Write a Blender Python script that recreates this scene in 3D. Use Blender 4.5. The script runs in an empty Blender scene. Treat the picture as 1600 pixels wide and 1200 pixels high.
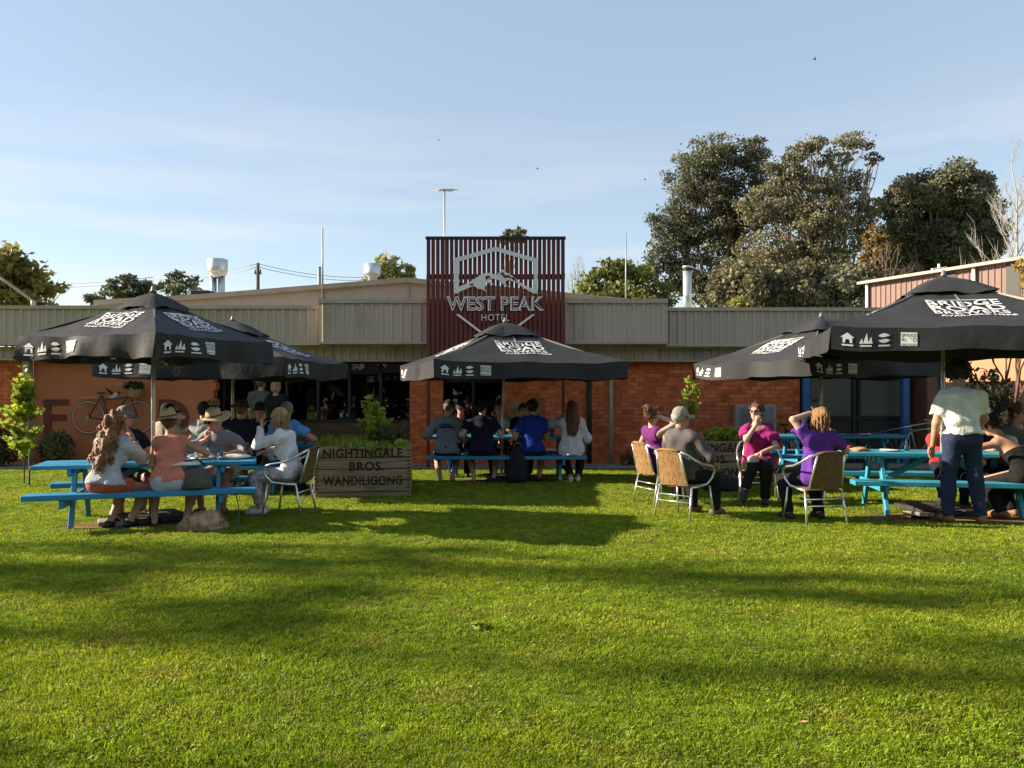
import bpy, bmesh, math, random
import numpy as np
from mathutils import Vector, Matrix
from mathutils.geometry import tessellate_polygon

R = math.radians
rng = random.Random(7)
nr = np.random.default_rng(7)
scene = bpy.context.scene
C = scene.collection

# ------------------------------------------------------------------ camera, sky, sun, exposure
FPX, HZ, CAMZ = 1230.0, 611.0, 1.55
cam_d = bpy.data.cameras.new('camera')
cam_d.sensor_width = 36.0
cam_d.lens = 36.0 * FPX / 1600.0
cam_d.shift_y = (HZ - 600.0) / 1600.0
cam_d.clip_end = 2000.0
cam_d.clip_start = 0.05
cam = bpy.data.objects.new('camera', cam_d)
cam.location = (0, 0, CAMZ)
cam.rotation_euler = (math.pi / 2, 0, 0)
C.objects.link(cam)
scene.camera = cam

SUN_EL, SUN_AZ = R(24.8), R(275.2)          # azimuth clockwise from +Y
sun_vec = Vector((math.cos(SUN_EL) * math.sin(SUN_AZ), math.cos(SUN_EL) * math.cos(SUN_AZ), math.sin(SUN_EL)))
world = bpy.data.worlds.new('World')
scene.world = world
world.use_nodes = True
wn = world.node_tree
bg = wn.nodes['Background']
sky = wn.nodes.new('ShaderNodeTexSky')
sky.sky_type = 'NISHITA'
sky.sun_disc = False
sky.sun_elevation = SUN_EL
sky.sun_rotation = SUN_AZ
sky.altitude = 300
sky.air_density = 0.95
sky.dust_density = 0.12
sky.ozone_density = 2.2
# thin streaks of cloud low in the sky
tcw = wn.nodes.new('ShaderNodeTexCoord')
mpw = wn.nodes.new('ShaderNodeMapping'); mpw.inputs['Scale'].default_value = (1.6, 1.6, 15.0)
nzw = wn.nodes.new('ShaderNodeTexNoise'); nzw.inputs['Scale'].default_value = 1.5; nzw.inputs['Detail'].default_value = 6
rpw = wn.nodes.new('ShaderNodeValToRGB'); rpw.color_ramp.elements[0].position = 0.42; rpw.color_ramp.elements[1].position = 0.70
sep = wn.nodes.new('ShaderNodeSeparateXYZ')
low = wn.nodes.new('ShaderNodeMapRange'); low.inputs['From Min'].default_value = 0.36; low.inputs['From Max'].default_value = 0.08
low.inputs['To Min'].default_value = 0.0; low.inputs['To Max'].default_value = 0.9
mul = wn.nodes.new('ShaderNodeMath'); mul.operation = 'MULTIPLY'
mixw = wn.nodes.new('ShaderNodeMixRGB'); mixw.inputs['Color2'].default_value = (3.9, 3.8, 3.65, 1)
L = wn.links.new
L(tcw.outputs['Generated'], mpw.inputs['Vector']); L(mpw.outputs[0], nzw.inputs['Vector'])
L(nzw.outputs['Fac'], rpw.inputs['Fac']); L(tcw.outputs['Generated'], sep.inputs[0]); L(sep.outputs['Z'], low.inputs['Value'])
L(rpw.outputs['Color'], mul.inputs[0]); L(low.outputs[0], mul.inputs[1]); L(mul.outputs[0], mixw.inputs['Fac'])
tintw = wn.nodes.new('ShaderNodeMixRGB'); tintw.blend_type = 'MULTIPLY'; tintw.inputs['Fac'].default_value = 1.0; tintw.inputs['Color2'].default_value = (1.13, 0.965, 0.83, 1)   # warm tint over the sky, takes the blue cast off sky and shade
L(sky.outputs[0], tintw.inputs['Color1']); veil = wn.nodes.new('ShaderNodeMixRGB'); veil.inputs['Fac'].default_value = 0.5; veil.inputs['Color2'].default_value = (2.15, 2.65, 3.15, 1)   # thin even veil of haze
L(tintw.outputs[0], veil.inputs['Color1']); L(veil.outputs[0], mixw.inputs['Color1']); L(mixw.outputs[0], bg.inputs['Color'])
bg.inputs['Strength'].default_value = 0.098

sun_d = bpy.data.lights.new('sun', 'SUN')
sun_d.energy = 5.0
sun_d.angle = R(0.53)
sun_d.color = (1.0, 0.86, 0.66)
sun_o = bpy.data.objects.new('sun', sun_d)
sun_o.rotation_euler = (-sun_vec).to_track_quat('-Z', 'Y').to_euler()
sun_o.location = (-30, 5, 20)
C.objects.link(sun_o)

vs = scene.view_settings
vs.view_transform = 'Standard'
vs.look = 'None'
vs.exposure = 1.38
vs.gamma = 1.0
vs.use_curve_mapping = False
scene.cycles.max_bounces = 8
scene.cycles.transparent_max_bounces = 12
scene.cycles.use_denoising = True

# ------------------------------------------------------------------ helpers
def P(px, py, Y):
    """World point seen at photo pixel (px, py) at distance Y."""
    return Vector(((px - 800.0) * Y / FPX, Y, CAMZ - (py - HZ) * Y / FPX))
def PX(px, Y): return (px - 800.0) * Y / FPX
def PZ(py, Y): return CAMZ - (py - HZ) * Y / FPX

_mats = {}
def mat(name, col, rough=0.75, var=0.18, scale=6.0, bump=0.0, bscale=40.0, metal=0.0, spec=0.4, sheen=0.0,
        coords='Object', stretch=None, trans=0.0, dirt=None, detail=4):
    if name in _mats: return _mats[name]
    m = bpy.data.materials.new(name)
    m.use_nodes = True
    nt = m.node_tree; n = nt.nodes; l = nt.links.new
    b = n['Principled BSDF']
    b.inputs['Roughness'].default_value = rough
    b.inputs['Metallic'].default_value = metal
    b.inputs['Specular IOR Level'].default_value = spec
    if sheen:
        b.inputs['Sheen Weight'].default_value = sheen
        b.inputs['Sheen Roughness'].default_value = 0.12
        b.inputs['Sheen Tint'].default_value = (1, 1, 1, 1)
    if coords == 'World':
        tc = n.new('ShaderNodeNewGeometry'); vec = tc.outputs['Position']
    else:
        tc = n.new('ShaderNodeTexCoord'); vec = tc.outputs[coords]
    if stretch:
        mp = n.new('ShaderNodeMapping'); mp.inputs['Scale'].default_value = stretch
        l(vec, mp.inputs['Vector']); vec = mp.outputs[0]
    nz = n.new('ShaderNodeTexNoise'); nz.inputs['Scale'].default_value = scale; nz.inputs['Detail'].default_value = detail
    l(vec, nz.inputs['Vector'])
    rp = n.new('ShaderNodeValToRGB')
    c = Vector(col)
    rp.color_ramp.elements[0].position = 0.32; rp.color_ramp.elements[1].position = 0.68
    rp.color_ramp.elements[0].color = (*(c * (1 - var)), 1)
    rp.color_ramp.elements[1].color = (*[min(1, v * (1 + var)) for v in c], 1)
    l(nz.outputs['Fac'], rp.inputs['Fac'])
    out = rp.outputs['Color']
    if dirt:
        d2 = n.new('ShaderNodeTexNoise'); d2.inputs['Scale'].default_value = dirt[1]; d2.inputs['Detail'].default_value = 8
        l(vec, d2.inputs['Vector'])
        r2 = n.new('ShaderNodeValToRGB'); r2.color_ramp.elements[0].position = dirt[2]; r2.color_ramp.elements[1].position = dirt[2] + 0.15
        l(d2.outputs['Fac'], r2.inputs['Fac'])
        mx = n.new('ShaderNodeMixRGB'); mx.inputs['Color2'].default_value = (*dirt[0], 1)
        l(r2.outputs['Color'], mx.inputs['Fac']); l(out, mx.inputs['Color1']); out = mx.outputs[0]
    l(out, b.inputs['Base Color'])
    if bump:
        n2 = n.new('ShaderNodeTexNoise'); n2.inputs['Scale'].default_value = bscale; n2.inputs['Detail'].default_value = 3
        l(vec, n2.inputs['Vector'])
        bp = n.new('ShaderNodeBump'); bp.inputs['Strength'].default_value = bump; bp.inputs['Distance'].default_value = 0.02
        l(n2.outputs['Fac'], bp.inputs['Height']); l(bp.outputs[0], b.inputs['Normal'])
    if trans:
        t = n.new('ShaderNodeBsdfTranslucent'); mix = n.new('ShaderNodeMixShader'); mix.inputs[0].default_value = trans
        l(out, t.inputs['Color']); l(b.outputs[0], mix.inputs[1]); l(t.outputs[0], mix.inputs[2])
        l(mix.outputs[0], n['Material Output'].inputs['Surface'])
    _mats[name] = m
    return m

def stripes(name, c1, c2, scale, axis='Z', rough=0.85, width=0.5):
    """Woven stripes on a fabric."""
    if name in _mats: return _mats[name]
    m = mat(name, c1, rough, 0.1, 30, 0.15, 60)
    nt = m.node_tree; n = nt.nodes; l = nt.links.new
    b = n['Principled BSDF']; src = b.inputs['Base Color'].links[0].from_socket
    tc = n.new('ShaderNodeTexCoord')
    w = n.new('ShaderNodeTexWave'); w.wave_type = 'BANDS'; w.bands_direction = axis
    w.inputs['Scale'].default_value = scale; w.inputs['Distortion'].default_value = 0.6; w.inputs['Detail'].default_value = 1
    l(tc.outputs['Object'], w.inputs['Vector'])
    rp = n.new('ShaderNodeValToRGB'); rp.color_ramp.elements[0].position = width - 0.08; rp.color_ramp.elements[1].position = width + 0.08
    l(w.outputs['Fac'], rp.inputs['Fac'])
    mx = n.new('ShaderNodeMixRGB'); mx.inputs['Color2'].default_value = (*c2, 1)
    l(rp.outputs[0], mx.inputs['Fac']); l(src, mx.inputs['Color1']); l(mx.outputs[0], b.inputs['Base Color'])
    return m

def link(o, parent=None):
    C.objects.link(o)
    if parent is not None: o.parent = parent
    return o

def tag(o, label=None, cat=None, group=None, kind=None):
    if label: o['label'] = label
    if cat: o['category'] = cat
    if group: o['group'] = group
    if kind: o['kind'] = kind
    return o

def thing(name, label, cat, loc=(0, 0, 0), rz=0.0, group=None):
    o = bpy.data.objects.new(name, None)
    o.empty_display_size = 0.1
    o.location = loc; o.rotation_euler = (0, 0, rz)
    C.objects.link(o)
    return tag(o, label, cat, group)

def dup(root, loc, rz=0.0, label=None):
    r = root.copy(); C.objects.link(r); r.location = loc; r.rotation_euler = (0, 0, rz)
    if label: r['label'] = label
    def rec(a, b):
        for ch in list(a.children):
            c = ch.copy(); C.objects.link(c); c.parent = b
            rec(ch, c)
    rec(root, r)
    return r

class MB:
    def __init__(s): s.v = []; s.f = []; s.m = []; s.s = []
    def add(s, vs, fs, mi=0, smooth=False):
        o = len(s.v); s.v += [tuple(v) for v in vs]
        for f in fs: s.f.append([i + o for i in f]); s.m.append(mi); s.s.append(smooth)
        return s
    def box(s, c, d, rot=None, mi=0):
        hx, hy, hz = d[0] / 2, d[1] / 2, d[2] / 2
        vs = [Vector((x * hx, y * hy, z * hz)) for x in (-1, 1) for y in (-1, 1) for z in (-1, 1)]
        if rot is not None:
            if not isinstance(rot, Matrix): rot = Matrix.Rotation(rot, 3, 'Z')
            vs = [rot @ v for v in vs]
        c = Vector(c)
        return s.add([v + c for v in vs], [(0, 1, 3, 2), (4, 6, 7, 5), (0, 4, 5, 1), (2, 3, 7, 6), (0, 2, 6, 4), (1, 5, 7, 3)], mi)
    def bbox(s, lo, hi, mi=0):
        lo = Vector(lo); hi = Vector(hi)
        return s.box((lo + hi) / 2, hi - lo, None, mi)
    def beam(s, a, b, w, h, up=(0, 0, 1), mi=0):
        """Rectangular bar from a to b, w across, h along up."""
        a = Vector(a); b = Vector(b); d = (b - a).normalized(); up = Vector(up)
        x = d.cross(up)
        if x.length < 1e-4: x = d.cross(Vector((1, 0, 0)))
        x.normalize(); z = x.cross(d).normalized()
        vs = [p + x * (sx * w / 2) + z * (sz * h / 2) for p in (a, b) for sx in (-1, 1) for sz in (-1, 1)]
        return s.add(vs, [(0, 1, 3, 2), (4, 6, 7, 5), (0, 4, 5, 1), (2, 3, 7, 6), (0, 2, 6, 4), (1, 5, 7, 3)], mi)
    def tube(s, pts, r, n=8, mi=0, caps=True):
        pts = [Vector(p) for p in pts]
        rs = r if isinstance(r, (list, tuple)) else [r] * len(pts)
        vs = []; prev = None
        for i, p in enumerate(pts):
            d = (pts[min(i + 1, len(pts) - 1)] - pts[max(i - 1, 0)])
            d = d.normalized() if d.length > 1e-9 else Vector((0, 0, 1))
            if prev is None:
                x = d.cross(Vector((0, 0, 1)))
                if x.length < 1e-3: x = d.cross(Vector((1, 0, 0)))
            else:
                x = prev - d * prev.dot(d)
            x.normalize(); prev = x; y = d.cross(x)
            for k in range(n):
                a = 2 * math.pi * k / n
                vs.append(p + (x * math.cos(a) + y * math.sin(a)) * rs[i])
        fs = []
        for i in range(len(pts) - 1):
            for k in range(n):
                k2 = (k + 1) % n
                fs.append((i * n + k, i * n + k2, (i + 1) * n + k2, (i + 1) * n + k))
        s.add(vs, fs, mi, True)
        if caps:
            o = len(s.v) - len(vs)
            s.f.append([o + k for k in reversed(range(n))]); s.m.append(mi); s.s.append(False)
            s.f.append([o + (len(pts) - 1) * n + k for k in range(n)]); s.m.append(mi); s.s.append(False)
        return s
    def lathe(s, prof, n=20, c=(0, 0, 0), mi=0, fn=None):
        vs = []
        for r_, z in prof:
            for k in range(n):
                a = 2 * math.pi * k / n
                v = Vector((r_ * math.cos(a), r_ * math.sin(a), z))
                if fn: v = Vector(fn(v, a))
                vs.append(v + Vector(c))
        fs = [(i * n + k, i * n + (k + 1) % n, (i + 1) * n + (k + 1) % n, (i + 1) * n + k) for i in range(len(prof) - 1) for k in range(n)]
        return s.add(vs, fs, mi, True)
    def prism(s, poly, fn, depth_fn=None, mi=0):
        """poly: 2-D outline; fn maps (x, y) to the front point, depth_fn to the back point."""
        fr = [Vector(fn(*p)) for p in poly]
        n = len(poly)
        tris = tessellate_polygon([[Vector((p[0], p[1], 0)) for p in poly]])
        if depth_fn is None:
            return s.add(fr, [tuple(t) for t in tris], mi)
        bk = [Vector(depth_fn(*p)) for p in poly]
        fs = [tuple(t) for t in tris] + [tuple(n + i for i in reversed(t)) for t in tris]
        fs += [(i, (i + 1) % n, n + (i + 1) % n, n + i) for i in range(n)]
        return s.add(fr + bk, fs, mi)
    def build(s, name, mats, parent=None, bevel=0.0):
        me = bpy.data.meshes.new(name)
        me.from_pydata(s.v, [], s.f)
        if not isinstance(mats, (list, tuple)): mats = [mats]
        for m in mats: me.materials.append(m)
        me.polygons.foreach_set('material_index', s.m)
        me.polygons.foreach_set('use_smooth', s.s)
        if bevel or True:
            bm = bmesh.new(); bm.from_mesh(me)
            bmesh.ops.recalc_face_normals(bm, faces=bm.faces)
            if bevel:
                es = [e for e in bm.edges if len(e.link_faces) == 2 and e.calc_face_angle(0) > 0.6]
                bmesh.ops.bevel(bm, geom=es, offset=bevel, segments=1, affect='EDGES', profile=0.5)
            bm.to_mesh(me); bm.free()
        me.update()
        return link(bpy.data.objects.new(name, me), parent)

def mesh_np(name, verts, faces, mats, parent=None, smooth=False, mi=None):
    verts = np.ascontiguousarray(verts, dtype=np.float32); faces = np.ascontiguousarray(faces, dtype=np.int32)
    k = faces.shape[1]
    me = bpy.data.meshes.new(name)
    me.vertices.add(len(verts)); me.vertices.foreach_set('co', verts.ravel())
    me.loops.add(faces.size); me.loops.foreach_set('vertex_index', faces.ravel())
    me.polygons.add(len(faces)); me.polygons.foreach_set('loop_start', np.arange(0, faces.size, k, dtype=np.int32))
    me.polygons.foreach_set('use_smooth', np.full(len(faces), smooth, dtype=bool))
    if not isinstance(mats, (list, tuple)): mats = [mats]
    for m in mats: me.materials.append(m)
    if mi is not None: me.polygons.foreach_set('material_index', np.asarray(mi, dtype=np.int32))
    me.update(calc_edges=True)
    return link(bpy.data.objects.new(name, me), parent)

def text_geo(body, offset=0.0, space=1.0, res=3):
    cu = bpy.data.curves.new('lettering', 'FONT')
    cu.body = body; cu.offset = offset; cu.resolution_u = res; cu.space_character = space
    ob = bpy.data.objects.new('lettering', cu)
    me = bpy.data.meshes.new_from_object(ob)
    v = np.array([x.co[:] for x in me.vertices]); f = [tuple(p.vertices) for p in me.polygons]
    bpy.data.objects.remove(ob); bpy.data.curves.remove(cu); bpy.data.meshes.remove(me)
    lo = v[:, :2].min(0); hi = v[:, :2].max(0)
    return (v[:, :2] - lo) / (hi - lo), f, hi - lo       # unit square coordinates, faces, natural size

def add_text(mb, body, x0, y0, w, h, fn, mi=0, offset=0.0, space=1.0, back=None):
    v, f, _ = text_geo(body, offset, space)
    pts = [(x0 + a * w, y0 + b * h) for a, b in v]
    mb.add([fn(*p) for p in pts], f, mi)
    if back is not None:                                   # give the letters a depth
        from collections import Counter
        cnt = Counter()
        for q in f:
            for i in range(len(q)): cnt[frozenset((q[i], q[(i + 1) % len(q)]))] += 1
        vb = [back(*p) for p in pts]; n = len(pts); side = []
        for q in f:
            for i in range(len(q)):
                a, b = q[i], q[(i + 1) % len(q)]
                if cnt[frozenset((a, b))] == 1: side.append((a, b, n + b, n + a))
        mb.add([fn(*p) for p in pts] + vb, side, mi)

def leaf_quads(centres, size, aspect=1.6, up=0.0, jitter=0.35, dirs=None):
    """One bent leaf (a quad) at every centre, randomly turned."""
    n = len(centres)
    d = nr.normal(size=(n, 3)) if dirs is None else dirs + nr.normal(size=(n, 3)) * 0.5
    d[:, 2] += up
    d /= np.linalg.norm(d, axis=1)[:, None] + 1e-9
    t = np.cross(d, nr.normal(size=(n, 3))); t /= np.linalg.norm(t, axis=1)[:, None] + 1e-9
    s = size * (1 + jitter * nr.uniform(-1, 1, n))[:, None]
    a = d * s * aspect / 2; b = t * s / 2
    v = np.stack([centres - a, centres + b * 0.9 - a * 0.1, centres + a, centres - b * 0.9 - a * 0.1], 1).reshape(-1, 3)
    return v, np.arange(4 * n).reshape(-1, 4)

def ball_points(c, r, n, shell=0.55):
    """Points in an ellipsoid, denser towards its outside."""
    d = nr.normal(size=(n, 3)); d /= np.linalg.norm(d, axis=1)[:, None]
    u = shell + (1 - shell) * nr.random(n) ** 0.6
    return np.array(c) + d * u[:, None] * np.array(r)
# ------------------------------------------------------------------ materials of the setting
M_turf = mat('turf_soil', (0.11, 0.15, 0.018), 0.95, 0.3, 0.9, 0.6, 60, coords='World', spec=0.1, dirt=((0.12, 0.105, 0.03), 1.3, 0.62))
M_path = mat('path_concrete', (0.24, 0.215, 0.18), 0.9, 0.2, 2.0, 0.3, 60, coords='World')
M_brick = [mat('brick_%d' % i, c, 0.9, 0.25, 9, 0.3, 50, coords='World', spec=0.2) for i, c in enumerate([(0.60, 0.155, 0.058), (0.50, 0.12, 0.046), (0.66, 0.19, 0.075)])]
M_mortar = mat('mortar', (0.30, 0.13, 0.08), 0.95, 0.2, 20, coords='World')
M_render = mat('orange_render', (0.44, 0.145, 0.062), 0.9, 0.10, 1.2, 0.15, 30, coords='World', dirt=((0.30, 0.10, 0.05), 0.8, 0.6))
M_letter = mat('dark_wall_letter', (0.13, 0.035, 0.022), 0.85, 0.15, 5)
M_clad = mat('cladding_taupe', (0.46, 0.375, 0.285), 0.55, 0.10, 0.9, 0.0, coords='World', dirt=((0.31, 0.235, 0.16), 1.9, 0.57), stretch=(1, 1, 0.25))
M_trim = mat('cladding_trim', (0.41, 0.335, 0.25), 0.55, 0.12, 3.0, coords='World')
M_roof = mat('roof_taupe', (0.45, 0.375, 0.30), 0.6, 0.08, 1.5, coords='World')
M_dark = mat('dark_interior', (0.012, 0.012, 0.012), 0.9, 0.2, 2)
M_frame = mat('dark_window_frame', (0.02, 0.02, 0.02), 0.5, 0.1, 5)
M_timber = mat('brown_timber', (0.10, 0.06, 0.03), 0.8, 0.3, 4, 0.2, 40, coords='World', stretch=(0.3, 1, 6))
M_bluepost = mat('blue_post_paint', (0.03, 0.13, 0.33), 0.5, 0.12, 4)
M_palepipe = mat('pale_pipe', (0.36, 0.31, 0.25), 0.6, 0.12, 5)
M_slat = mat('sign_slat_red', (0.135, 0.028, 0.022), 0.7, 0.3, 3, 0.2, 60, stretch=(6, 1, 0.5))
M_signmetal = mat('sign_silver', (0.72, 0.69, 0.64), 0.5, 0.05, 4)
M_galv = mat('galvanised_steel', (0.55, 0.57, 0.57), 0.38, 0.15, 5, metal=0.75)
M_steelgrey = mat('steel_grey', (0.30, 0.31, 0.31), 0.5, 0.15, 5, metal=0.4)
M_black = mat('black_matt', (0.012, 0.012, 0.013), 0.6, 0.2, 8)
M_white = mat('white_paint', (0.78, 0.77, 0.74), 0.6, 0.06, 4)
M_pole = mat('timber_pole', (0.10, 0.08, 0.065), 0.9, 0.2, 4)
M_bark = mat('bark', (0.16, 0.125, 0.09), 0.9, 0.35, 6, 0.4, 25, stretch=(3, 3, 0.6))
M_gumbark = mat('gum_bark', (0.36, 0.28, 0.19), 0.85, 0.3, 2, 0.2, 20, stretch=(2, 2, 0.5))
M_bare = mat('bare_bark', (0.34, 0.31, 0.27), 0.9, 0.2, 4)

def gl(name, tint, rough=0.02):
    m = bpy.data.materials.new(name); m.use_nodes = True
    b = m.node_tree.nodes['Principled BSDF']
    b.inputs['Base Color'].default_value = (*tint, 1); b.inputs['Roughness'].default_value = rough
    b.inputs['Transmission Weight'].default_value = 1.0; b.inputs['IOR'].default_value = 1.5
    return m
M_glass = gl('window_glass', (0.55, 0.58, 0.56))
M_clear = gl('drinking_glass', (0.93, 0.95, 0.95))

def leafmat(name, col, var=0.4, trans=0.3, rough=0.6, scale=0.5):
    return mat(name, col, rough, var, scale, coords='World', spec=0.3, trans=trans, detail=8)
M_gum = leafmat('gum_leaves', (0.135, 0.14, 0.085), 0.55, 0.25)
M_gum2 = leafmat('gum_leaves_olive', (0.175, 0.16, 0.09), 0.5, 0.25)
M_ever = leafmat('dense_leaves', (0.125, 0.125, 0.075), 0.55, 0.15)
M_green = leafmat('green_leaves', (0.15, 0.175, 0.04), 0.5, 0.35)
M_yellow = leafmat('yellow_green_leaves', (0.26, 0.25, 0.06), 0.35, 0.4)
M_gold = leafmat('golden_leaves', (0.22, 0.145, 0.04), 0.35, 0.3)
M_bright = leafmat('sapling_leaves', (0.30, 0.36, 0.04), 0.45, 0.5, 0.5, 6)
M_shrub = leafmat('shrub_leaves', (0.12, 0.13, 0.05), 0.5, 0.35, 0.55, 6)
M_darkshrub = leafmat('dark_shrub_leaves', (0.04, 0.05, 0.02), 0.5, 0.2, 0.55, 3)

# ------------------------------------------------------------------ ground
g = MB(); g.add([(-500, -80, 0), (500, -80, 0), (500, 900, 0), (-500, 900, 0)], [(0, 1, 2, 3)])
tag(g.build('lawn', M_turf), kind='structure')
g = MB(); g.bbox((-16, 15.55, -0.1), (9.6, 16.62, 0.03)); g.bbox((9.6, 15.2, -0.1), (12.2, 24, 0.025))
tag(g.build('path', M_path), kind='structure')

# worn earth round the table bases
DIRT = [(-4.3, 9.2, 0.95, 0.42, 0.3), (5.35, 9.55, 1.1, 0.45, -0.15), (-0.05, 13.6, 0.9, 0.35, 0.0)]
M_earth = mat('worn_earth', (0.17, 0.105, 0.05), 0.95, 0.4, 5, 0.8, 40, coords='World', spec=0.1)
for (x, y, a, b, r) in DIRT:
    g = MB(); vs = [(x, y, 0.006)]
    for k in range(28):
        t = 2 * math.pi * k / 28; q = rng.uniform(0.75, 1.15)
        vs.append((x + (math.cos(t) * a * math.cos(r) - math.sin(t) * b * math.sin(r)) * q, y + (math.cos(t) * a * math.sin(r) + math.sin(t) * b * math.cos(r)) * q, 0.005))
    g.add(vs, [(0, 1 + k, 1 + (k + 1) % 28) for k in range(28)])
    tag(g.build('worn_ground', M_earth), kind='structure')

# grass: clumps of blades scattered over the lawn
def grass_mat():
    m = bpy.data.materials.new('grass_blades'); m.use_nodes = True
    nt = m.node_tree; n = nt.nodes; l = nt.links.new
    b = n['Principled BSDF']; b.inputs['Roughness'].default_value = 0.5; b.inputs['Specular IOR Level'].default_value = 0.35
    geo = n.new('ShaderNodeNewGeometry')
    nz = n.new('ShaderNodeTexNoise'); nz.inputs['Scale'].default_value = 0.55; nz.inputs['Detail'].default_value = 7; nz.inputs['Roughness'].default_value = 0.65
    l(geo.outputs['Position'], nz.inputs['Vector'])
    rp = n.new('ShaderNodeValToRGB'); e = rp.color_ramp.elements
    e[0].position = 0.30; e[0].color = (0.165, 0.25, 0.012, 1)
    e[1].position = 0.72; e[1].color = (0.36, 0.385, 0.024, 1)
    x = rp.color_ramp.elements.new(0.5); x.color = (0.25, 0.33, 0.015, 1)
    l(nz.outputs['Fac'], rp.inputs['Fac'])
    nd = n.new('ShaderNodeTexNoise'); nd.inputs['Scale'].default_value = 1.7; nd.inputs['Detail'].default_value = 8; nd.inputs['Roughness'].default_value = 0.7
    l(geo.outputs['Position'], nd.inputs['Vector'])
    rd = n.new('ShaderNodeValToRGB'); rd.color_ramp.elements[0].position = 0.52; rd.color_ramp.elements[1].position = 0.78
    rd.color_ramp.elements[1].color = (0.75, 0.75, 0.75, 1)
    l(nd.outputs['Fac'], rd.inputs['Fac'])
    dry = n.new('ShaderNodeMixRGB'); dry.inputs['Color2'].default_value = (0.40, 0.30, 0.07, 1)
    l(rd.outputs[0], dry.inputs['Fac']); l(rp.outputs[0], dry.inputs['Color1'])
    oi = n.new('ShaderNodeObjectInfo')
    hsv = n.new('ShaderNodeHueSaturation')
    mr = n.new('ShaderNodeMapRange'); mr.inputs['To Min'].default_value = 0.5; mr.inputs['To Max'].default_value = 1.32
    l(oi.outputs['Random'], mr.inputs['Value']); l(mr.outputs[0], hsv.inputs['Value'])
    l(dry.outputs[0], hsv.inputs['Color'])
    l(hsv.outputs[0], b.inputs['Base Color'])
    t = n.new('ShaderNodeBsdfTranslucent'); mix = n.new('ShaderNodeMixShader'); mix.inputs[0].default_value = 0.42
    l(hsv.outputs[0], t.inputs['Color']); l(b.outputs[0], mix.inputs[1]); l(t.outputs[0], mix.inputs[2])
    l(mix.outputs[0], n['Material Output'].inputs['Surface'])
    return m
M_grass = grass_mat()
clumps = bpy.data.collections.new('grass_clumps')
for q in range(5):
    vs = []; fs = []
    for k in range(26):
        a = rng.uniform(0, 6.28); rr = 0.052 * math.sqrt(rng.random())
        bx, by = rr * math.cos(a), rr * math.sin(a)
        h = rng.uniform(0.010, 0.026); lean = rng.uniform(0.2, 1.2) * h; la = rng.uniform(0, 6.28); w = rng.uniform(0.0018, 0.0034)
        wx, wy = -math.sin(la + 1.2) * w, math.cos(la + 1.2) * w
        o = len(vs)
        mx, my = bx + math.cos(la) * lean * 0.35, by + math.sin(la) * lean * 0.35
        tx, ty = bx + math.cos(la) * lean, by + math.sin(la) * lean
        vs += [(bx - wx, by - wy, -0.004), (bx + wx, by + wy, -0.004), (mx + wx, my + wy, h * 0.6), (mx - wx, my - wy, h * 0.6), (tx, ty, h)]
        fs += [(o, o + 1, o + 2, o + 3), (o + 3, o + 2, o + 4)]
    me = bpy.data.meshes.new('grass_clump'); me.from_pydata(vs, [], fs); me.materials.append(M_grass); me.update()
    clumps.objects.link(bpy.data.objects.new('grass_clump', me))
pts = []
for (y0, y1, dens) in ((2.6, 4.5, 1100), (4.5, 7, 760), (7, 10, 520), (10, 15.6, 340)):
    xw = 0.68 * y1 + 0.8
    n = int(dens * 2 * xw * (y1 - y0))
    p = np.stack([nr.uniform(-xw, xw, n), nr.uniform(y0, y1, n), np.zeros(n)], 1)
    pts.append(p)
pts = np.concatenate(pts)
keep = np.ones(len(pts), bool)
for (x, y, a, b, r) in DIRT:
    dx, dy = pts[:, 0] - x, pts[:, 1] - y
    u = (dx * math.cos(r) + dy * math.sin(r)) / a; w_ = (-dx * math.sin(r) + dy * math.cos(r)) / b
    keep &= (u * u + w_ * w_ > 0.8 + 0.4 * nr.random(len(pts)))
pts = pts[keep & (pts[:, 1] < 15.5 + 0.12 * np.sin(pts[:, 0] * 3))]
npt = len(pts)
me = bpy.data.meshes.new('grass'); me.vertices.add(npt); me.vertices.foreach_set('co', pts.astype(np.float32).ravel())
at = me.attributes.new('turn', 'FLOAT_VECTOR', 'POINT')
rot = np.stack([nr.normal(0, 0.12, npt), nr.normal(0, 0.12, npt), nr.uniform(0, 6.28, npt)], 1).astype(np.float32)
at.data.foreach_set('vector', rot.ravel())
at = me.attributes.new('grow', 'FLOAT', 'POINT')
lump = 1 + 0.22 * np.sin(pts[:, 0] * 2.1 + np.sin(pts[:, 1] * 1.7) * 2) * np.sin(pts[:, 1] * 2.6 + 1.3 * np.sin(pts[:, 0] * 1.3))
at.data.foreach_set('value', (lump * nr.uniform(0.7, 1.25, npt)).astype(np.float32))
grass = link(bpy.data.objects.new('grass', me))
tag(grass, 'short mown yellow-green grass covering the whole lawn', 'grass', kind='stuff')
ng = bpy.data.node_groups.new('grass_scatter', 'GeometryNodeTree')
ng.interface.new_socket('Geometry', in_out='INPUT', socket_type='NodeSocketGeometry')
ng.interface.new_socket('Geometry', in_out='OUTPUT', socket_type='NodeSocketGeometry')
gi = ng.nodes.new('NodeGroupInput'); go = ng.nodes.new('NodeGroupOutput')
m2p = ng.nodes.new('GeometryNodeMeshToPoints'); iop = ng.nodes.new('GeometryNodeInstanceOnPoints')
ci = ng.nodes.new('GeometryNodeCollectionInfo'); ci.inputs['Collection'].default_value = clumps
ci.inputs['Separate Children'].default_value = True; ci.inputs['Reset Children'].default_value = True
na = ng.nodes.new('GeometryNodeInputNamedAttribute'); na.data_type = 'FLOAT_VECTOR'; na.inputs['Name'].default_value = 'turn'
nb = ng.nodes.new('GeometryNodeInputNamedAttribute'); nb.data_type = 'FLOAT'; nb.inputs['Name'].default_value = 'grow'
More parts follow.
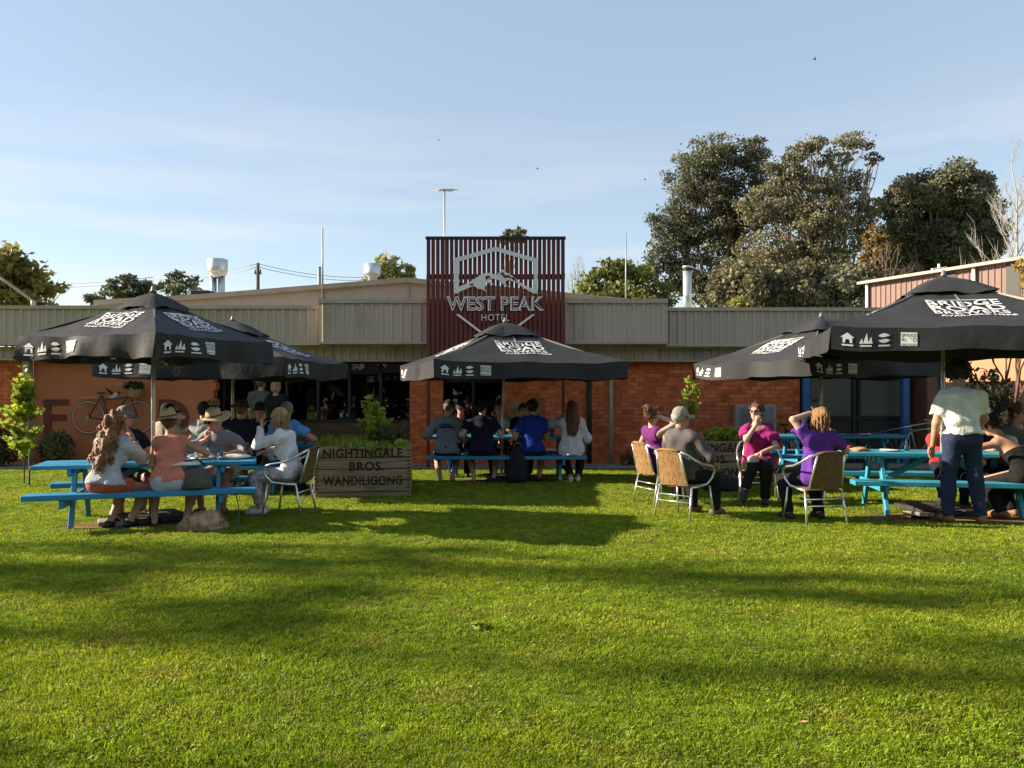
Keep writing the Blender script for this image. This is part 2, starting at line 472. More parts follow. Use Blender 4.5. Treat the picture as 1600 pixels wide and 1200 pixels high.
iop.inputs['Pick Instance'].default_value = True
ng.links.new(gi.outputs[0], m2p.inputs['Mesh']); ng.links.new(m2p.outputs[0], iop.inputs['Points'])
ng.links.new(ci.outputs[0], iop.inputs['Instance']); ng.links.new(na.outputs['Attribute'], iop.inputs['Rotation'])
ng.links.new(nb.outputs['Attribute'], iop.inputs['Scale']); ng.links.new(iop.outputs[0], go.inputs[0])
md = grass.modifiers.new('scatter', 'NODES'); md.node_group = ng

# ------------------------------------------------------------------ the hotel
YW = 16.6                                    # main wall plane
hotel = thing('hotel_building', 'long low brick hotel with ribbed taupe fascia across the whole width', 'building', (0, YW, 0))
def hw(mb, name, m, parent=hotel, **k):      # build in world coordinates under the hotel
    o = mb.build(name, m, parent, **k)
    if parent is hotel: o.matrix_parent_inverse = Matrix.Translation((0, -YW, 0))
    return o

def brick_wall(x0, x1, z0, z1, y, name='brick_wall', depth=0.22):
    b = MB(); b.bbox((x0, y + 0.008, z0), (x1, y + depth, z1))
    w = hw(b, name, M_mortar)
    q = MB(); cz = z0; row = 0
    while cz < z1 - 0.02:
        x = x0 - (0.125 if row % 2 else 0.0)
        while x < x1 - 0.01:
            a, c = max(x, x0 + 0.001), min(x + 0.24, x1 - 0.001)
            if c - a > 0.02:
                j = rng.uniform(-0.004, 0.003); mi = rng.choice((0, 0, 1, 2))
                fy = y + j; t = min(cz + 0.076, z1)
                q.add([(a, fy, cz), (c, fy, cz), (c, fy, t), (a, fy, t), (a, y + 0.012, cz), (c, y + 0.012, cz), (c, y + 0.012, t), (a, y + 0.012, t)],
                      [(0, 1, 2, 3), (4, 5, 1, 0), (3, 2, 6, 7), (4, 0, 3, 7), (1, 5, 6, 2)], mi)
            x += 0.25
        cz += 0.086; row += 1
    o = q.build('brick', M_brick, w); tag(o, kind='stuff')
    return w

xa, xb = PX(52, YW), PX(330, YW)
brick_wall(-17, PX(40, YW), 0.0, 2.25, YW)
b = MB(); b.bbox((xa, YW, 0), (xb, YW + 0.25, 2.25)); hw(b, 'rendered_wall', M_render)
# brick quoins at the right end of the rendered wall
q = MB()
for k in range(13):
    q.bbox((xb + 0.002, YW - 0.004, 0.02 + k * 0.172), (xb + (0.11 if k % 2 else 0.06), YW + 0.2, 0.02 + k * 0.172 + 0.16))
hw(q, 'quoin', M_brick[0])
b = MB(); b.bbox((PX(41, YW), YW - 0.14, 0), (PX(51, YW), YW + 0.02, 2.25)); hw(b, 'pilaster', M_palepipe)
# raised letters F and D on the rendered wall (the bicycle stands for the two Os)
lw = 0.19
fx, fz0, fz1 = PX(69, YW), PZ(675, YW), PZ(624, YW)
fl = MB(); fy = YW - 0.03
fl.bbox((fx, fy, fz0 - 0.05), (fx + 0.15, YW, fz1)); fl.bbox((fx + 0.15, fy, fz1 - 0.12), (fx + 0.52, YW, fz1)); fl.bbox((fx + 0.15, fy, fz1 - 0.44), (fx + 0.47, YW, fz1 - 0.32))
hw(fl, 'wall_letter', M_letter)
dxx, dz0, dz1 = PX(249, YW), PZ(680, YW), PZ(624, YW)
outer = [(dxx, dz0), (dxx + 0.22, dz0)]; inner = [(dxx + 0.15, dz0 + 0.12), (dxx + 0.22, dz0 + 0.12)]
hh = (dz1 - dz0) / 2
for k in range(1, 13):
    a = -math.pi / 2 + math.pi * k / 12
    outer.append((dxx + 0.22 + 0.40 * math.cos(a), dz0 + hh + hh * math.sin(a)))
    inner.append((dxx + 0.22 + 0.27 * math.cos(a), dz0 + hh + (hh - 0.12) * math.sin(a)))
outer.append((dxx, dz1)); inner.append((dxx + 0.15, dz1 - 0.12))
dl = MB(); n = len(outer)
vs = [(x, fy, z) for x, z in outer] + [(x, fy, z) for x, z in inner] + [(x, YW, z) for x, z in outer] + [(x, YW, z) for x, z in inner]
fs = []
for i in range(n):
    j = (i + 1) % n
    fs += [(i, j, n + j, n + i), (i, 2 * n + i, 2 * n + j, j), (n + i, n + j, 3 * n + j, 3 * n + i)]
dl.add(vs, fs); hw(dl, 'wall_letter', M_letter)
# faint painted magpies over the bicycle
M_bw = mat('painted_bird_white', (0.55, 0.52, 0.48), 0.8); M_bk = mat('painted_bird_black', (0.02, 0.018, 0.018), 0.8)
for (px, py, s, fl_) in ((205, 607, 0.16, 1), (178, 617, 0.17, -1)):
    cx, cz = PX(px, YW), PZ(py, YW)
    q = MB(); F = lambda x, z: (cx + x * s * fl_, YW - 0.006, cz + z * s)
    q.prism([(-0.6, 0.25), (-0.2, 0.3), (0.35, -0.1), (0.75, -0.2), (0.3, -0.45), (-0.15, -0.35)], F, lambda x, z: (cx + x * s * fl_, YW - 0.001, cz + z * s), 0)
    F2 = lambda x, z: (cx + x * s * fl_, YW - 0.010, cz + z * s)
    q.prism([(0.0, 0.15), (0.4, 0.55), (1.0, 0.85), (0.7, 0.35), (0.3, -0.05)], F2, F, 1)
    q.prism([(-0.9, 0.2), (-0.62, 0.4), (-0.4, 0.32), (-0.5, 0.12)], F2, F, 1)
    hw(q, 'painted_bird', [M_bw, M_bk])

# glazed dining bay
YG = 17.05
xg0, xg1 = xb + 0.12, PX(640, YW)
b = MB(); zb = 0.0
for k in range(5):                            # horizontal sill boards
    o = MB(); o.bbox((xg0, YG - 0.05 + rng.uniform(0, 0.006), k * 0.175), (xg1, YG + 0.03, k * 0.175 + 0.168)); hw(o, 'sill_board', M_timber)
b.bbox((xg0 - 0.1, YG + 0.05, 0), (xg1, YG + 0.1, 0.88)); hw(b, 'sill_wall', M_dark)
nb = 6
wf = MB(); ww = (xg1 - xg0) / nb
wf.bbox((xg0, YG - 0.06, 0.88), (xg1, YG + 0.06, 0.93)); wf.bbox((xg0, YG - 0.06, 2.14), (xg1, YG + 0.06, 2.2))
for k in range(nb + 1): wf.bbox((xg0 + k * ww - 0.03, YG - 0.05, 0.93), (xg0 + k * ww + 0.03, YG + 0.05, 2.14))
window = hw(wf, 'window', M_frame)
for k in range(nb):
    p = MB(); p.bbox((xg0 + k * ww + 0.03, YG - 0.004, 0.93), (xg0 + (k + 1) * ww - 0.03, YG + 0.004, 2.14)); p.build('pane', M_glass, window)
# dim rooms behind the glass
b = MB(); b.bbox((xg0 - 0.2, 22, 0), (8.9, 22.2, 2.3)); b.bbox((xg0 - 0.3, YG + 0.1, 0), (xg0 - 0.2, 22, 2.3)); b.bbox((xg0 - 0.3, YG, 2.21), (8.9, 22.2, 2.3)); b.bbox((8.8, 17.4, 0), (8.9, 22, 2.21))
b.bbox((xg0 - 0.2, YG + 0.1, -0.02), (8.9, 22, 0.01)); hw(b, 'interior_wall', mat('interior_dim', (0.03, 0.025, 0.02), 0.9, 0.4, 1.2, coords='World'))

# brick pier, window, long brick wall
x1, x2, x3 = PX(640, YW), PX(692, YW), PX(786, YW)
brick_wall(x1 + 0.002, x2, 0.03, 2.2, YW)
brick_wall(x2 + 0.002, x3, 0.03, 0.85, YW)
wf = MB()
wf.bbox((x2, YW + 0.04, 0.85), (x3, YW + 0.14, 0.9)); wf.bbox((x2, YW + 0.04, 2.12), (x3, YW + 0.14, 2.2))
for t in (0, 0.5, 1): wf.bbox((x2 + (x3 - x2) * t - 0.025, YW + 0.05, 0.9), (x2 + (x3 - x2) * t + 0.025, YW + 0.13, 2.12))
w2 = hw(wf, 'window', M_frame)
for t in (0, 0.5):
    p = MB(); p.bbox((x2 + (x3 - x2) * t + 0.025, YW + 0.085, 0.9), (x2 + (x3 - x2) * (t + 0.5) - 0.025, YW + 0.093, 2.12)); p.build('pane', M_glass, w2)
x4 = PX(1250, YW)
brick_wall(x3 + 0.002, x4, 0.03, 2.2, YW)
b = MB(); b.tube([(PX(955, YW - 0.1), YW - 0.09, 0.03), (PX(955, YW - 0.1), YW - 0.09, 2.2)], 0.045, 10); hw(b, 'downpipe', M_palepipe)
b = MB(); b.tube([(PX(921, YW - 0.1), YW - 0.08, 0.03), (PX(921, YW - 0.1), YW - 0.08, 2.2)], 0.05, 10); hw(b, 'downpipe', M_frame)

# entry bay: blue posts, frosted panels, dark lower panels
YE = 16.9
for a, c in ((1253, 1263), (1408, 1418), (1466, 1474)):
    b = MB(); b.bbox((PX(a, YW), YW - 0.1, 0.0), (PX(c, YW), YW + 0.05, 2.3)); hw(b, 'entry_post', M_bluepost, bevel=0.008)
M_frost = mat('frosted_panel', (0.11, 0.10, 0.08), 0.4, 0.25, 1.0, coords='World', spec=0.5)
for a, c in ((1266, 1330), (1345, 1406)):
    b = MB(); b.bbox((PX(a, YE), YE, 1.02), (PX(c, YE), YE + 0.03, 2.25)); hw(b, 'frosted_panel', M_frost)
b = MB(); b.bbox((PX(1331, YE), YE - 0.04, 0.0), (PX(1336, YE), YE + 0.03, 2.25)); b.bbox((PX(1340, YE), YE - 0.04, 0.0), (PX(1344, YE), YE + 0.03, 2.25)); b.bbox((PX(1266, YE), YE - 0.03, 0.95), (PX(1406, YE), YE + 0.03, 1.015)); hw(b, 'entry_frame', M_frame)
b = MB(); b.bbox((PX(1266, YE), YE, 0.02), (PX(1406, YE), YE + 0.03, 0.945)); b.bbox((PX(1337, YE), YE + 0.002, 0.95), (PX(1339, YE), YE + 0.03, 2.25)); hw(b, 'lower_panel', mat('dark_panel', (0.03, 0.026, 0.024), 0.7))
b = MB(); b.bbox((PX(1271, YE), YE - 0.012, PZ(650, YE)), (PX(1283, YE), YE - 0.002, PZ(638, YE))); hw(b, 'notice', mat('small_notice', (0.25, 0.25, 0.23), 0.7))
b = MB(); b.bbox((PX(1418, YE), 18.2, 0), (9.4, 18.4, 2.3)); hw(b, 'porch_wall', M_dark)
for a, c in ((1420, 1432), (1440, 1452)):
    brick_wall(PX(a, 17.6), PX(c, 17.6), 1.45, 2.2, 17.6, depth=0.3)
b = MB(); b.bbox((8.75, YW - 0.02, 0), (8.98, 22.2, 2.4)); hw(b, 'side_wall', M_mortar)

# fascia of ribbed sheets
def sheet_mesh(w, h, pitch, rib=0.032, d=0.032):
    prof = [(0.0, 0.0)]; n = int(round(w / pitch)); p = w / n
    for k in range(n):
        c = (k + 0.5) * p
        prof += [(c - rib, 0.0), (c - rib * 0.5, -d), (c + rib * 0.5, -d), (c + rib, 0.0)]
    prof.append((w - 0.004, 0.0))
    vs = [(x, y, z) for z in (0, h) for x, y in prof]; m = len(prof)
    return vs, [(i, i + 1, m + i + 1, m + i) for i in range(m - 1)]
def fascia(x0, x1, z0, z1, y, pitch, cap=0.07, foot=0.045):
    b = MB(); b.bbox((x0, y + 0.004, z0), (x1, y + 0.07, z1))
    fo = hw(b, 'fascia', M_trim)
    n = max(1, int(round((x1 - x0) / (pitch * 4)))); w = (x1 - x0) / n
    vs, fs = sheet_mesh(w, z1 - z0 - 0.002, pitch)
    s = MB(); s.add(vs, fs); first = s.build('cladding_sheet', M_clad, fo)
    for k in range(n):
        o = first if k == 0 else link(first.copy(), fo)
        o.location = (x0 + k * w, y, z0 + 0.001)
    if cap:
        t = MB(); t.bbox((x0, y - 0.055, z1), (x1, y + 0.09, z1 + cap)); t.build('cap_trim', M_trim, fo)
    if foot:
        t = MB(); t.bbox((x0, y - 0.05, z0 - foot), (x1, y + 0.09, z0)); t.build('foot_trim', M_trim, fo)
    return fo
XL, XC0, XC1, XR = -17.0, PX(498, 15.8), PX(1043, 15.8), 9.3
fascia(XL, XC0 - 0.03, PZ(536, 16.1), PZ(483, 16.1), 16.1, 0.17)
fascia(XC0, XC1, PZ(534, 15.8), PZ(474, 15.8), 15.8, 0.187, 0.09)
fascia(XC1 + 0.03, XR, PZ(538, 16.1), PZ(486, 16.1), 16.1, 0.17)
fascia(XL, XC0 + 0.2, 2.23, PZ(540, 16.1) - 0.01, 16.35, 0.17, 0, 0.04)
fascia(XC0 + 0.22, XC1 - 0.1, 2.2, PZ(538, 15.8) - 0.01, 16.3, 0.187, 0, 0.04)
fascia(XC1 - 0.08, XR, 2.2, PZ(541, 16.1) - 0.01, 16.4, 0.17, 0, 0.04)
b = MB()
b.bbox((XC0, 15.87, 2.53), (XC0 + 0.05, 16.5, 3.3)); hw(b, 'fascia_return', M_trim)
b = MB(); b.bbox((XC1 - 0.05, 15.87, 2.53), (XC1, 16.5, 3.3)); hw(b, 'fascia_return', M_trim)
b = MB(); b.bbox((XL, 16.43, 2.205), (XR, 17.2, 2.24)); b.bbox((XC0, 15.88, 2.48), (XC1, 16.5, 2.52)); b.bbox((XL, 16.18, 2.49), (XC0, 16.5, 2.52)); b.bbox((XC1, 16.18, 2.47), (XR, 16.5, 2.5)); hw(b, 'soffit', M_trim)
b = MB(); b.bbox((XL, 16.2, 3.1), (XR, 30, 3.15)); hw(b, 'flat_roof', M_roof)
# low gable behind the fascia
yg = 16.75
gp = [(PX(150, yg), 3.1), (PX(150, yg), PZ(471, yg)), (PX(300, yg), PZ(463, yg)), (PX(636, yg), PZ(436, yg)), (PX(880, yg), PZ(459, yg)), (PX(1015, yg), PZ(472, yg)), (PX(1015, yg), 3.1)]
b = MB(); b.prism(gp, lambda x, z: (x, yg, z), lambda x, z: (x, 27, z)); gr = hw(b, 'gable_roof', M_roof)
t = MB()
for i in range(1, 5):
    t.beam((gp[i][0], yg - 0.05, gp[i][1] - 0.03), (gp[i + 1][0], yg - 0.05, gp[i + 1][1] - 0.03), 0.11, 0.1)
t.build('barge_trim', M_trim, gr)
t = MB(); t.bbox((PX(638, yg), yg - 0.03, 3.2), (PX(640, yg), yg - 0.002, PZ(440, yg))); t.build('joint_strip', M_trim, gr); t = MB(); t.bbox((PX(504, yg), yg - 0.03, 3.2), (PX(507, yg), yg - 0.002, PZ(452, yg))); t.build('joint_strip', M_trim, gr)

# ------------------------------------------------------------------ slatted sign
YS = 15.55
sx0, sx1, sz0, sz1 = PX(666, YS), PX(883, YS), 2.25, PZ(370, YS)
sign = thing('slatted_sign', 'tall red-brown timber slat sign reading WEST PEAK HOTEL in silver letters', 'sign', ((sx0 + sx1) / 2, YS, 0))
sw = sx1 - sx0; ns = 30; pitch = sw / ns
first = None
for k in range(ns):
    if first is None:
        s = MB(); s.bbox((-0.036, -0.02, sz0), (0.036, 0.02, sz1 - 0.05)); first = s.build('slat', M_slat, sign)
        o = first
    else:
        o = link(first.copy(), sign)
    o.location = (-sw / 2 + (k + 0.5) * pitch, rng.uniform(-0.003, 0.003), 0)
s = MB(); s.bbox((-sw / 2 - 0.01, -0.045, sz1 - 0.05), (sw / 2 + 0.01, 0.06, sz1)); s.build('top_rail', mat('sign_dark', (0.04, 0.015, 0.015), 0.7), sign)
for z in (PZ(432, YS), PZ(520, YS)):
    s = MB(); s.bbox((-sw / 2, 0.022, z - 0.05), (sw / 2, 0.08, z + 0.05)); s.build('back_rail', M_slat, sign)
s = MB(); s.bbox((-sw / 2, 0.085, sz0), (sw / 2, 0.1, PZ(474, YS))); s.build('back_board', M_slat, sign)
for x in (-sw / 2 + 0.03, sw / 2 - 0.03):
    s = MB(); s.bbox((x - 0.03, 0.1, 0.0), (x + 0.03, 0.16, sz1 - 0.1)); s.build('post', M_slat, sign)
cxs = (sx0 + sx1) / 2
def SP(px, py, y): return (PX(px, YS) - cxs, y, PZ(py, YS))
yf, yb = -0.06, -0.024
def sign_poly(poly, name='emblem'):
    s = MB(); s.prism(poly, lambda x, y: SP(x, y, yf), lambda x, y: SP(x, y, yb)); return s
e = MB()
fr_o = [(709.5, 459), (709.5, 404.5), (774.7, 386.5), (839.8, 405), (839.8, 459)]
fr_i = [(717, 459), (717, 409.5), (774.7, 393), (834, 410), (834, 459)]
for i in range(4):
    e.prism([fr_o[i], fr_o[i + 1], fr_i[i + 1], fr_i[i]], lambda x, y: SP(x, y, yf), lambda x, y: SP(x, y, yb))
mtn_l = [(717.1, 448.5), (724, 446), (731, 443), (742, 436), (751, 430), (760, 426.5), (770, 428.5), (776, 430), (780, 426), (785, 421.5), (790, 425), (795, 428.5), (801, 432), (808, 438), (817, 445), (828, 450), (833.9, 452.5), (833.9, 459),
         (826, 455), (815, 448), (805, 440.5), (799, 440), (794, 438), (789, 441), (793, 449), (786, 445), (779, 438), (770, 436), (764, 436.5), (769, 442), (772, 445.5), (765, 443.5), (760, 441), (759, 447), (757, 450), (760, 457), (753, 452), (748, 452), (740, 447), (731, 451), (717.1, 457)]
e.prism(mtn_l, lambda x, y: SP(x, y, yf), lambda x, y: SP(x, y, yb))
em_ = e.build('emblem', M_signmetal, sign)
e = MB()
for poly in ([(781, 428), (786, 425.5), (789, 431), (795, 430.5), (801, 436), (794, 434.5), (788, 435), (785, 431)], [(758, 433), (763, 431), (767, 434), (763, 435.5), (760, 439)], [(797, 434), (803, 434), (809, 441), (802, 438)], [(733, 446), (738, 443), (741, 446), (737, 447)]):
    e.prism(poly, lambda x, y: SP(x, y, yf - 0.004))
tag(e.build('cut_out', M_slat, em_), kind='stuff')
t = MB(); add_text(t, 'WEST PEAK', 698, 486, 152, -22.5, lambda x, y: SP(x, y, yf), 0, 0.035, 1.02, back=lambda x, y: SP(x, y, yb)); wl = t.build('lettering', M_signmetal, sign)
t = MB(); add_text(t, 'WEST PEAK', 700.6, 484.2, 147, -18.8, lambda x, y: SP(x, y, yf - 0.004), 0, -0.022, 1.02); tag(t.build('inline', M_slat, wl), kind='stuff')
t = MB(); add_text(t, 'HOTEL', 752.5, 501.5, 43.5, -10, lambda x, y: SP(x, y, yf), 0, -0.008, 1.1, back=lambda x, y: SP(x, y, yb)); t.build('lettering', M_signmetal, sign)
for a, c in (((715, 491.5), (838, 585)), ((834, 491.5), (708, 585))):
    s = MB(); d = 2.6
    s.prism([(a[0] - d, a[1]), (a[0] + d, a[1]), (c[0] + d, c[1]), (c[0] - d, c[1])], lambda x, y: SP(x, y, yf + 0.0), lambda x, y: SP(x, y, yb))
    s.build('crossed_ski', M_signmetal, sign)

# ------------------------------------------------------------------ roof furniture
def rp_(px, Y): return PX(px, Y)
t = thing('antenna_mast', 'thin bare antenna mast on the roof left of the sign', 'antenna', (PX(504, 16.4), 16.4, 3.3))
m = MB(); m.tube([(0, 0, 0), (0, 0, 1.65)], [0.022, 0.014], 6); m.build('mast', M_steelgrey, t); m = MB(); m.tube([(0, 0, 0), (0, 0, 0.06)], 0.07, 8); m.build('foot', M_steelgrey, t)
t = thing('antenna_mast', 'thin bare antenna mast on the roof right of the sign, before dark trees', 'antenna', (PX(978, 19), 19, 3.1))
m = MB(); m.tube([(0, 0, 0), (0, 0, PZ(364, 19) - 3.1)], [0.024, 0.014], 6); m.build('mast', M_steelgrey, t); m = MB(); m.tube([(0, 0, 0), (0, 0, 0.06)], 0.07, 8); m.build('foot', M_steelgrey, t)
Ya = 18.5
t = thing('tv_antenna', 'spiky television antenna on a pole above the slatted sign', 'antenna', (PX(694.5, Ya), Ya, 3.4))
zt = PZ(295, Ya) - 3.4
m = MB(); m.tube([(0, 0, 0), (0, 0, zt)], 0.02, 6); m.build('mast', M_steelgrey, t)
m = MB(); m.beam((-0.13, -0.2, zt - 0.08), (0.16, 0.35, zt + 0.04), 0.03, 0.03); m.build('boom', M_steelgrey, t)
for k in range(7):
    f = k / 6; c = Vector((-0.13 + 0.29 * f, -0.2 + 0.55 * f, zt - 0.08 + 0.12 * f)); ln = 0.20 - 0.08 * abs(f - 0.4)
    m = MB(); m.tube([c + Vector((-ln, 0.16, 0.02)), c + Vector((ln, -0.16, -0.01))], 0.007, 4); m.build('element', M_steelgrey, t)
Yv = 20
t = thing('exhaust_cowl', 'tall galvanised exhaust cowl on twin ducts at the left roof', 'vent', (PX(340, Yv), Yv, 3.1))
k_ = Yv / FPX; zc = lambda py: PZ(py, Yv) - 3.1
m = MB(); m.lathe([(0.19, zc(432)), (0.24, zc(424)), (0.25, zc(406)), (0.23, zc(405)), (0.21, zc(410)), (0.0, zc(412))], 18); m.build('hood', M_galv, t)
m = MB(); m.lathe([(0.12, zc(434)), (0.25, zc(425))], 18); m.build('collar', M_galv, t)
for x in (-0.11, 0.1):
    m = MB(); m.tube([(x, 0, 0), (x, 0, zc(428))], 0.085, 12); m.build('duct', M_galv, t)
m = MB(); m.bbox((-0.35, -0.2, 0), (0.3, 0.3, zc(458))); m.build('kerb_box', M_galv, t)
t = thing('roof_vent', 'squat grey drum vent on the roof ridge', 'vent', (PX(582, 19), 19, 3.85))
z0 = PZ(438, 19) - 3.85; z1 = PZ(413, 19) - 3.85
m = MB(); m.lathe([(0.20, z1 - 0.23), (0.20, z1), (0.17, z1 + 0.005), (0.0, z1 - 0.02)], 18); m.build('drum', M_galv, t)
m = MB(); m.lathe([(0.11, -0.3), (0.11, z1 - 0.33), (0.2, z1 - 0.225)], 16); m.build('throat', M_steelgrey, t)
Yc = 18.2
t = thing('flue_chimney', 'shiny galvanised flue chimney with a capped top on the right roof', 'chimney', (PX(1074, Yc), Yc, 3.1))
zt = PZ(416, Yc) - 3.1
m = MB(); m.tube([(0, 0, 0), (0, 0, zt - 0.1)], 0.10, 14); m.build('pipe', M_galv, t)
m = MB(); m.lathe([(0.095, zt - 0.1), (0.115, zt - 0.1), (0.115, zt - 0.05), (0.09, zt - 0.045)], 14); m.build('band', M_black, t)
m = MB(); m.lathe([(0.09, zt - 0.05), (0.12, zt - 0.03), (0.12, zt), (0.0, zt + 0.02)], 14); m.build('cap', M_galv, t)
for x in (0.5, 0.35):
    m = MB(); m.tube([(0.09, 0.05, zt * 0.45), (x, 0.4, 0.05)], 0.012, 5); m.build('stay', M_steelgrey, t)
t = thing('roof_pole', 'pale diagonal pole rising off the left roof edge', 'pole', P(52, 471, 17))
m = MB(); a = P(-40, 405, 17) - P(52, 471, 17); m.tube([(0, 0, 0), a], 0.03, 6); m.build('pole', M_palepipe, t); m = MB(); m.tube([(0, 0, -0.14), (0, 0, 0.02)], 0.05, 8); m.build('foot', M_palepipe, t)
t = thing('roof_box', 'small white box on the roof left of the cowl', 'roof unit', P(299, 459, 19))
m = MB(); m.bbox((-0.07, -0.1, -0.35), (0.07, 0.1, 0.06)); m.build('casing', M_galv, t); m = MB(); m.bbox((-0.08, -0.11, 0.06), (0.08, 0.11, 0.075)); m.build('lid', M_white, t)
t = thing('roof_duct', 'low dark flat duct lying on the roof beside the cowl', 'roof unit', P(318, 458, 18.6))
m = MB(); m.bbox((-0.22, -0.2, -0.3), (0.22, 0.2, 0.03)); m.build('casing', M_frame, t); m = MB(); m.bbox((-0.24, -0.21, 0.03), (0.24, 0.21, 0.045)); m.build('lid', M_steelgrey, t)

# power pole and wires far behind
Yp = 60
t = thing('power_pole', 'dark timber power pole far behind the roof', 'power pole', (PX(403, Yp), Yp, 0))
zp = PZ(411, Yp)
m = MB(); m.tube([(0, 0, 0), (0, 0, zp)], [0.17, 0.13], 8); m.build('pole', M_pole, t)
m = MB(); m.bbox((-0.25, -0.06, zp - 0.85), (0.25, 0.06, zp - 0.7)); m.build('crossarm', M_pole, t)
for x in (-0.2, 0.2):
    m = MB(); m.tube([(x, 0, zp - 0.7), (x, 0, zp - 0.5)], 0.05, 6); m.build('insulator', M_black, t)
for (pa, pb, lb) in (((403, 412), (582, 433), 'upper power line from the timber pole to the drum vent'), ((403, 417), (582, 438), 'lower power line from the timber pole to the drum vent'), ((403, 412), (240, 428), 'upper power line from the timber pole past the cowl'), ((403, 417), (240, 436), 'lower power line from the timber pole past the cowl'), ((240, 433), (-30, 440), 'upper faint power line over the left umbrella'), ((240, 438), (-30, 446), 'lower faint power line over the left umbrella')):
    A, B = P(*pa, Yp), P(*pb, Yp + 6)
    pts_ = [A.lerp(B, k / 10) - Vector((0, 0, 1.4 * (k / 10) * (1 - k / 10))) for k in range(11)]
    m = MB(); m.tube(pts_, 0.022, 4)
    tag(m.build('power_line', M_steelgrey), lb, 'wire', 'power lines behind the roof')
t = thing('utility_pole', 'short grey pole top just left of the roof mast', 'pole', (PX(499, 40), 40, 0))
m = MB(); m.tube([(0, 0, 0), (0, 0, PZ(418, 40))], 0.09, 8); m.build('pole', M_steelgrey, t); m = MB(); m.tube([(0, 0, PZ(418, 40)), (0, 0, PZ(417, 40))], 0.11, 8); m.build('cap', M_steelgrey, t)

# ------------------------------------------------------------------ buildings to the right
M_shed = mat('shed_redbrown', (0.19, 0.11, 0.092), 0.6, 0.15, 1.0, coords='World', stretch=(4, 4, 0.3))
A = Vector((PX(1357, 30), 30, 0)); B = Vector((PX(1660, 23.5), 23.5, 0)); d = (B - A); ln = d.length; dn = d.normalized(); nn = Vector((dn.y, -dn.x, 0))
if nn.x > 0: nn = -nn
shed = thing('metal_shed', 'red-brown ribbed metal shed with white gutter behind the right umbrella', 'building', A, 0)
def SW(u, w, z): v = dn * u - nn * w; return (v.x, v.y, z)
ez = PZ(443, 30)
b = MB(); b.add([SW(0, 0.05, 0), SW(ln, 0.05, 0), SW(ln, 0.05, ez), SW(0, 0.05, ez), SW(0, 7, 0), SW(ln, 7, 0), SW(ln, 7, ez), SW(0, 7, ez)], [(0, 1, 2, 3), (4, 5, 6, 7), (0, 3, 7, 4), (1, 2, 6, 5)]); b.build('wall', M_shed, shed)
npn = 8; pw = ln / npn
vs, fs = sheet_mesh(pw, ez - 2.4, 0.2, 0.03, 0.03)
for k in range(npn):
    q = MB(); q.add([SW(k * pw + x, y, 2.4 + z) for x, y, z in vs], fs); q.build('wall_sheet', M_shed, shed)
b = MB(); b.add([SW(-0.3, -0.2, ez + 0.1), SW(ln, -0.2, ez + 0.1), SW(ln, 3.5, ez + 0.55), SW(-0.3, 3.5, ez + 0.55)], [(0, 1, 2, 3)]); b.build('roof', mat('shed_roof', (0.42, 0.41, 0.39), 0.5, 0.1, 1, coords='World'), shed)
b = MB(); b.beam(SW(-0.3, -0.22, ez + 0.03), SW(ln, -0.22, ez + 0.03), 0.12, 0.10); b.build('gutter', M_palepipe, shed)
for u in (0.02, 4.35):
    b = MB(); b.tube([SW(u, -0.1, 2.0), SW(u, -0.1, ez)], 0.06, 8); b.build('downpipe', M_white, shed)
for u in (3.2, 5.4):
    b = MB(); b.add([SW(u, -0.045, 3.0), SW(u + 0.45, -0.045, 3.0), SW(u + 0.45, -0.045, ez - 0.05), SW(u, -0.045, ez - 0.05), SW(u, 0.02, 3.0), SW(u + 0.45, 0.02, 3.0), SW(u + 0.45, 0.02, ez - 0.05), SW(u, 0.02, ez - 0.05)], [(0, 1, 2, 3), (0, 3, 7, 4), (1, 5, 6, 2), (3, 2, 6, 7)]); b.build('shed_window', M_frame, shed)
t = thing('roof_antenna', 'small white spinning vent cross on the shed roof edge', 'vent', P(1467, 425, 27.3))
m = MB(); m.tube([(0, 0, -0.15), (0, 0, 0.28)], 0.04, 8); m.build('stem', M_white, t); m = MB(); m.beam((-0.25, 0, 0.1), (0.28, 0, 0.16), 0.08, 0.05); m.build('crossbar', M_white, t)

M_ow = mat('sunlit_orange_render', (0.42, 0.20, 0.11), 0.9, 0.08, 1.0, 0.1, 20, coords='World')
nb_ = thing('side_building', 'sunlit orange rendered side wall at the right edge behind bare branches', 'building', (12.4, 20, 0))
b = MB(); b.bbox((-0.2, -3.6, 0), (3, 4.5, 2.9)); b.build('wall', M_ow, nb_)
b = MB(); b.bbox((-0.35, -3.7, 2.9), (3, 4.6, 3.05)); b.build('roof', M_white, nb_)
gw = thing('garden_wall', 'low dark timber garden wall at the far right', 'wall', (10.6, 15.0, 0))
b = MB(); b.bbox((-1.0, -0.1, 0), (3.2, 0.1, 1.1)); b.build('panel', M_timber, gw)
for x in (-0.95, 0.6, 2.1):
    b = MB(); b.bbox((x - 0.05, -0.15, 0), (x + 0.05, -0.1, 1.16)); b.build('post', M_timber, gw)

# ------------------------------------------------------------------ trees
def limb(mb, a, b, r0, r1, wob=0.06, n=5):
    a = Vector(a); b = Vector(b); ln = (b - a).length; p = []
    for k in range(n + 1):
        f = k / n; w = wob * ln * math.sin(math.pi * f)
        p.append(a.lerp(b, f) + Vector((rng.uniform(-w, w), rng.uniform(-w, w), rng.uniform(-w, w) * 0.4)))
    mb.tube(p, [r0 + (r1 - r0) * k / n for k in range(n + 1)], 7)
    return p

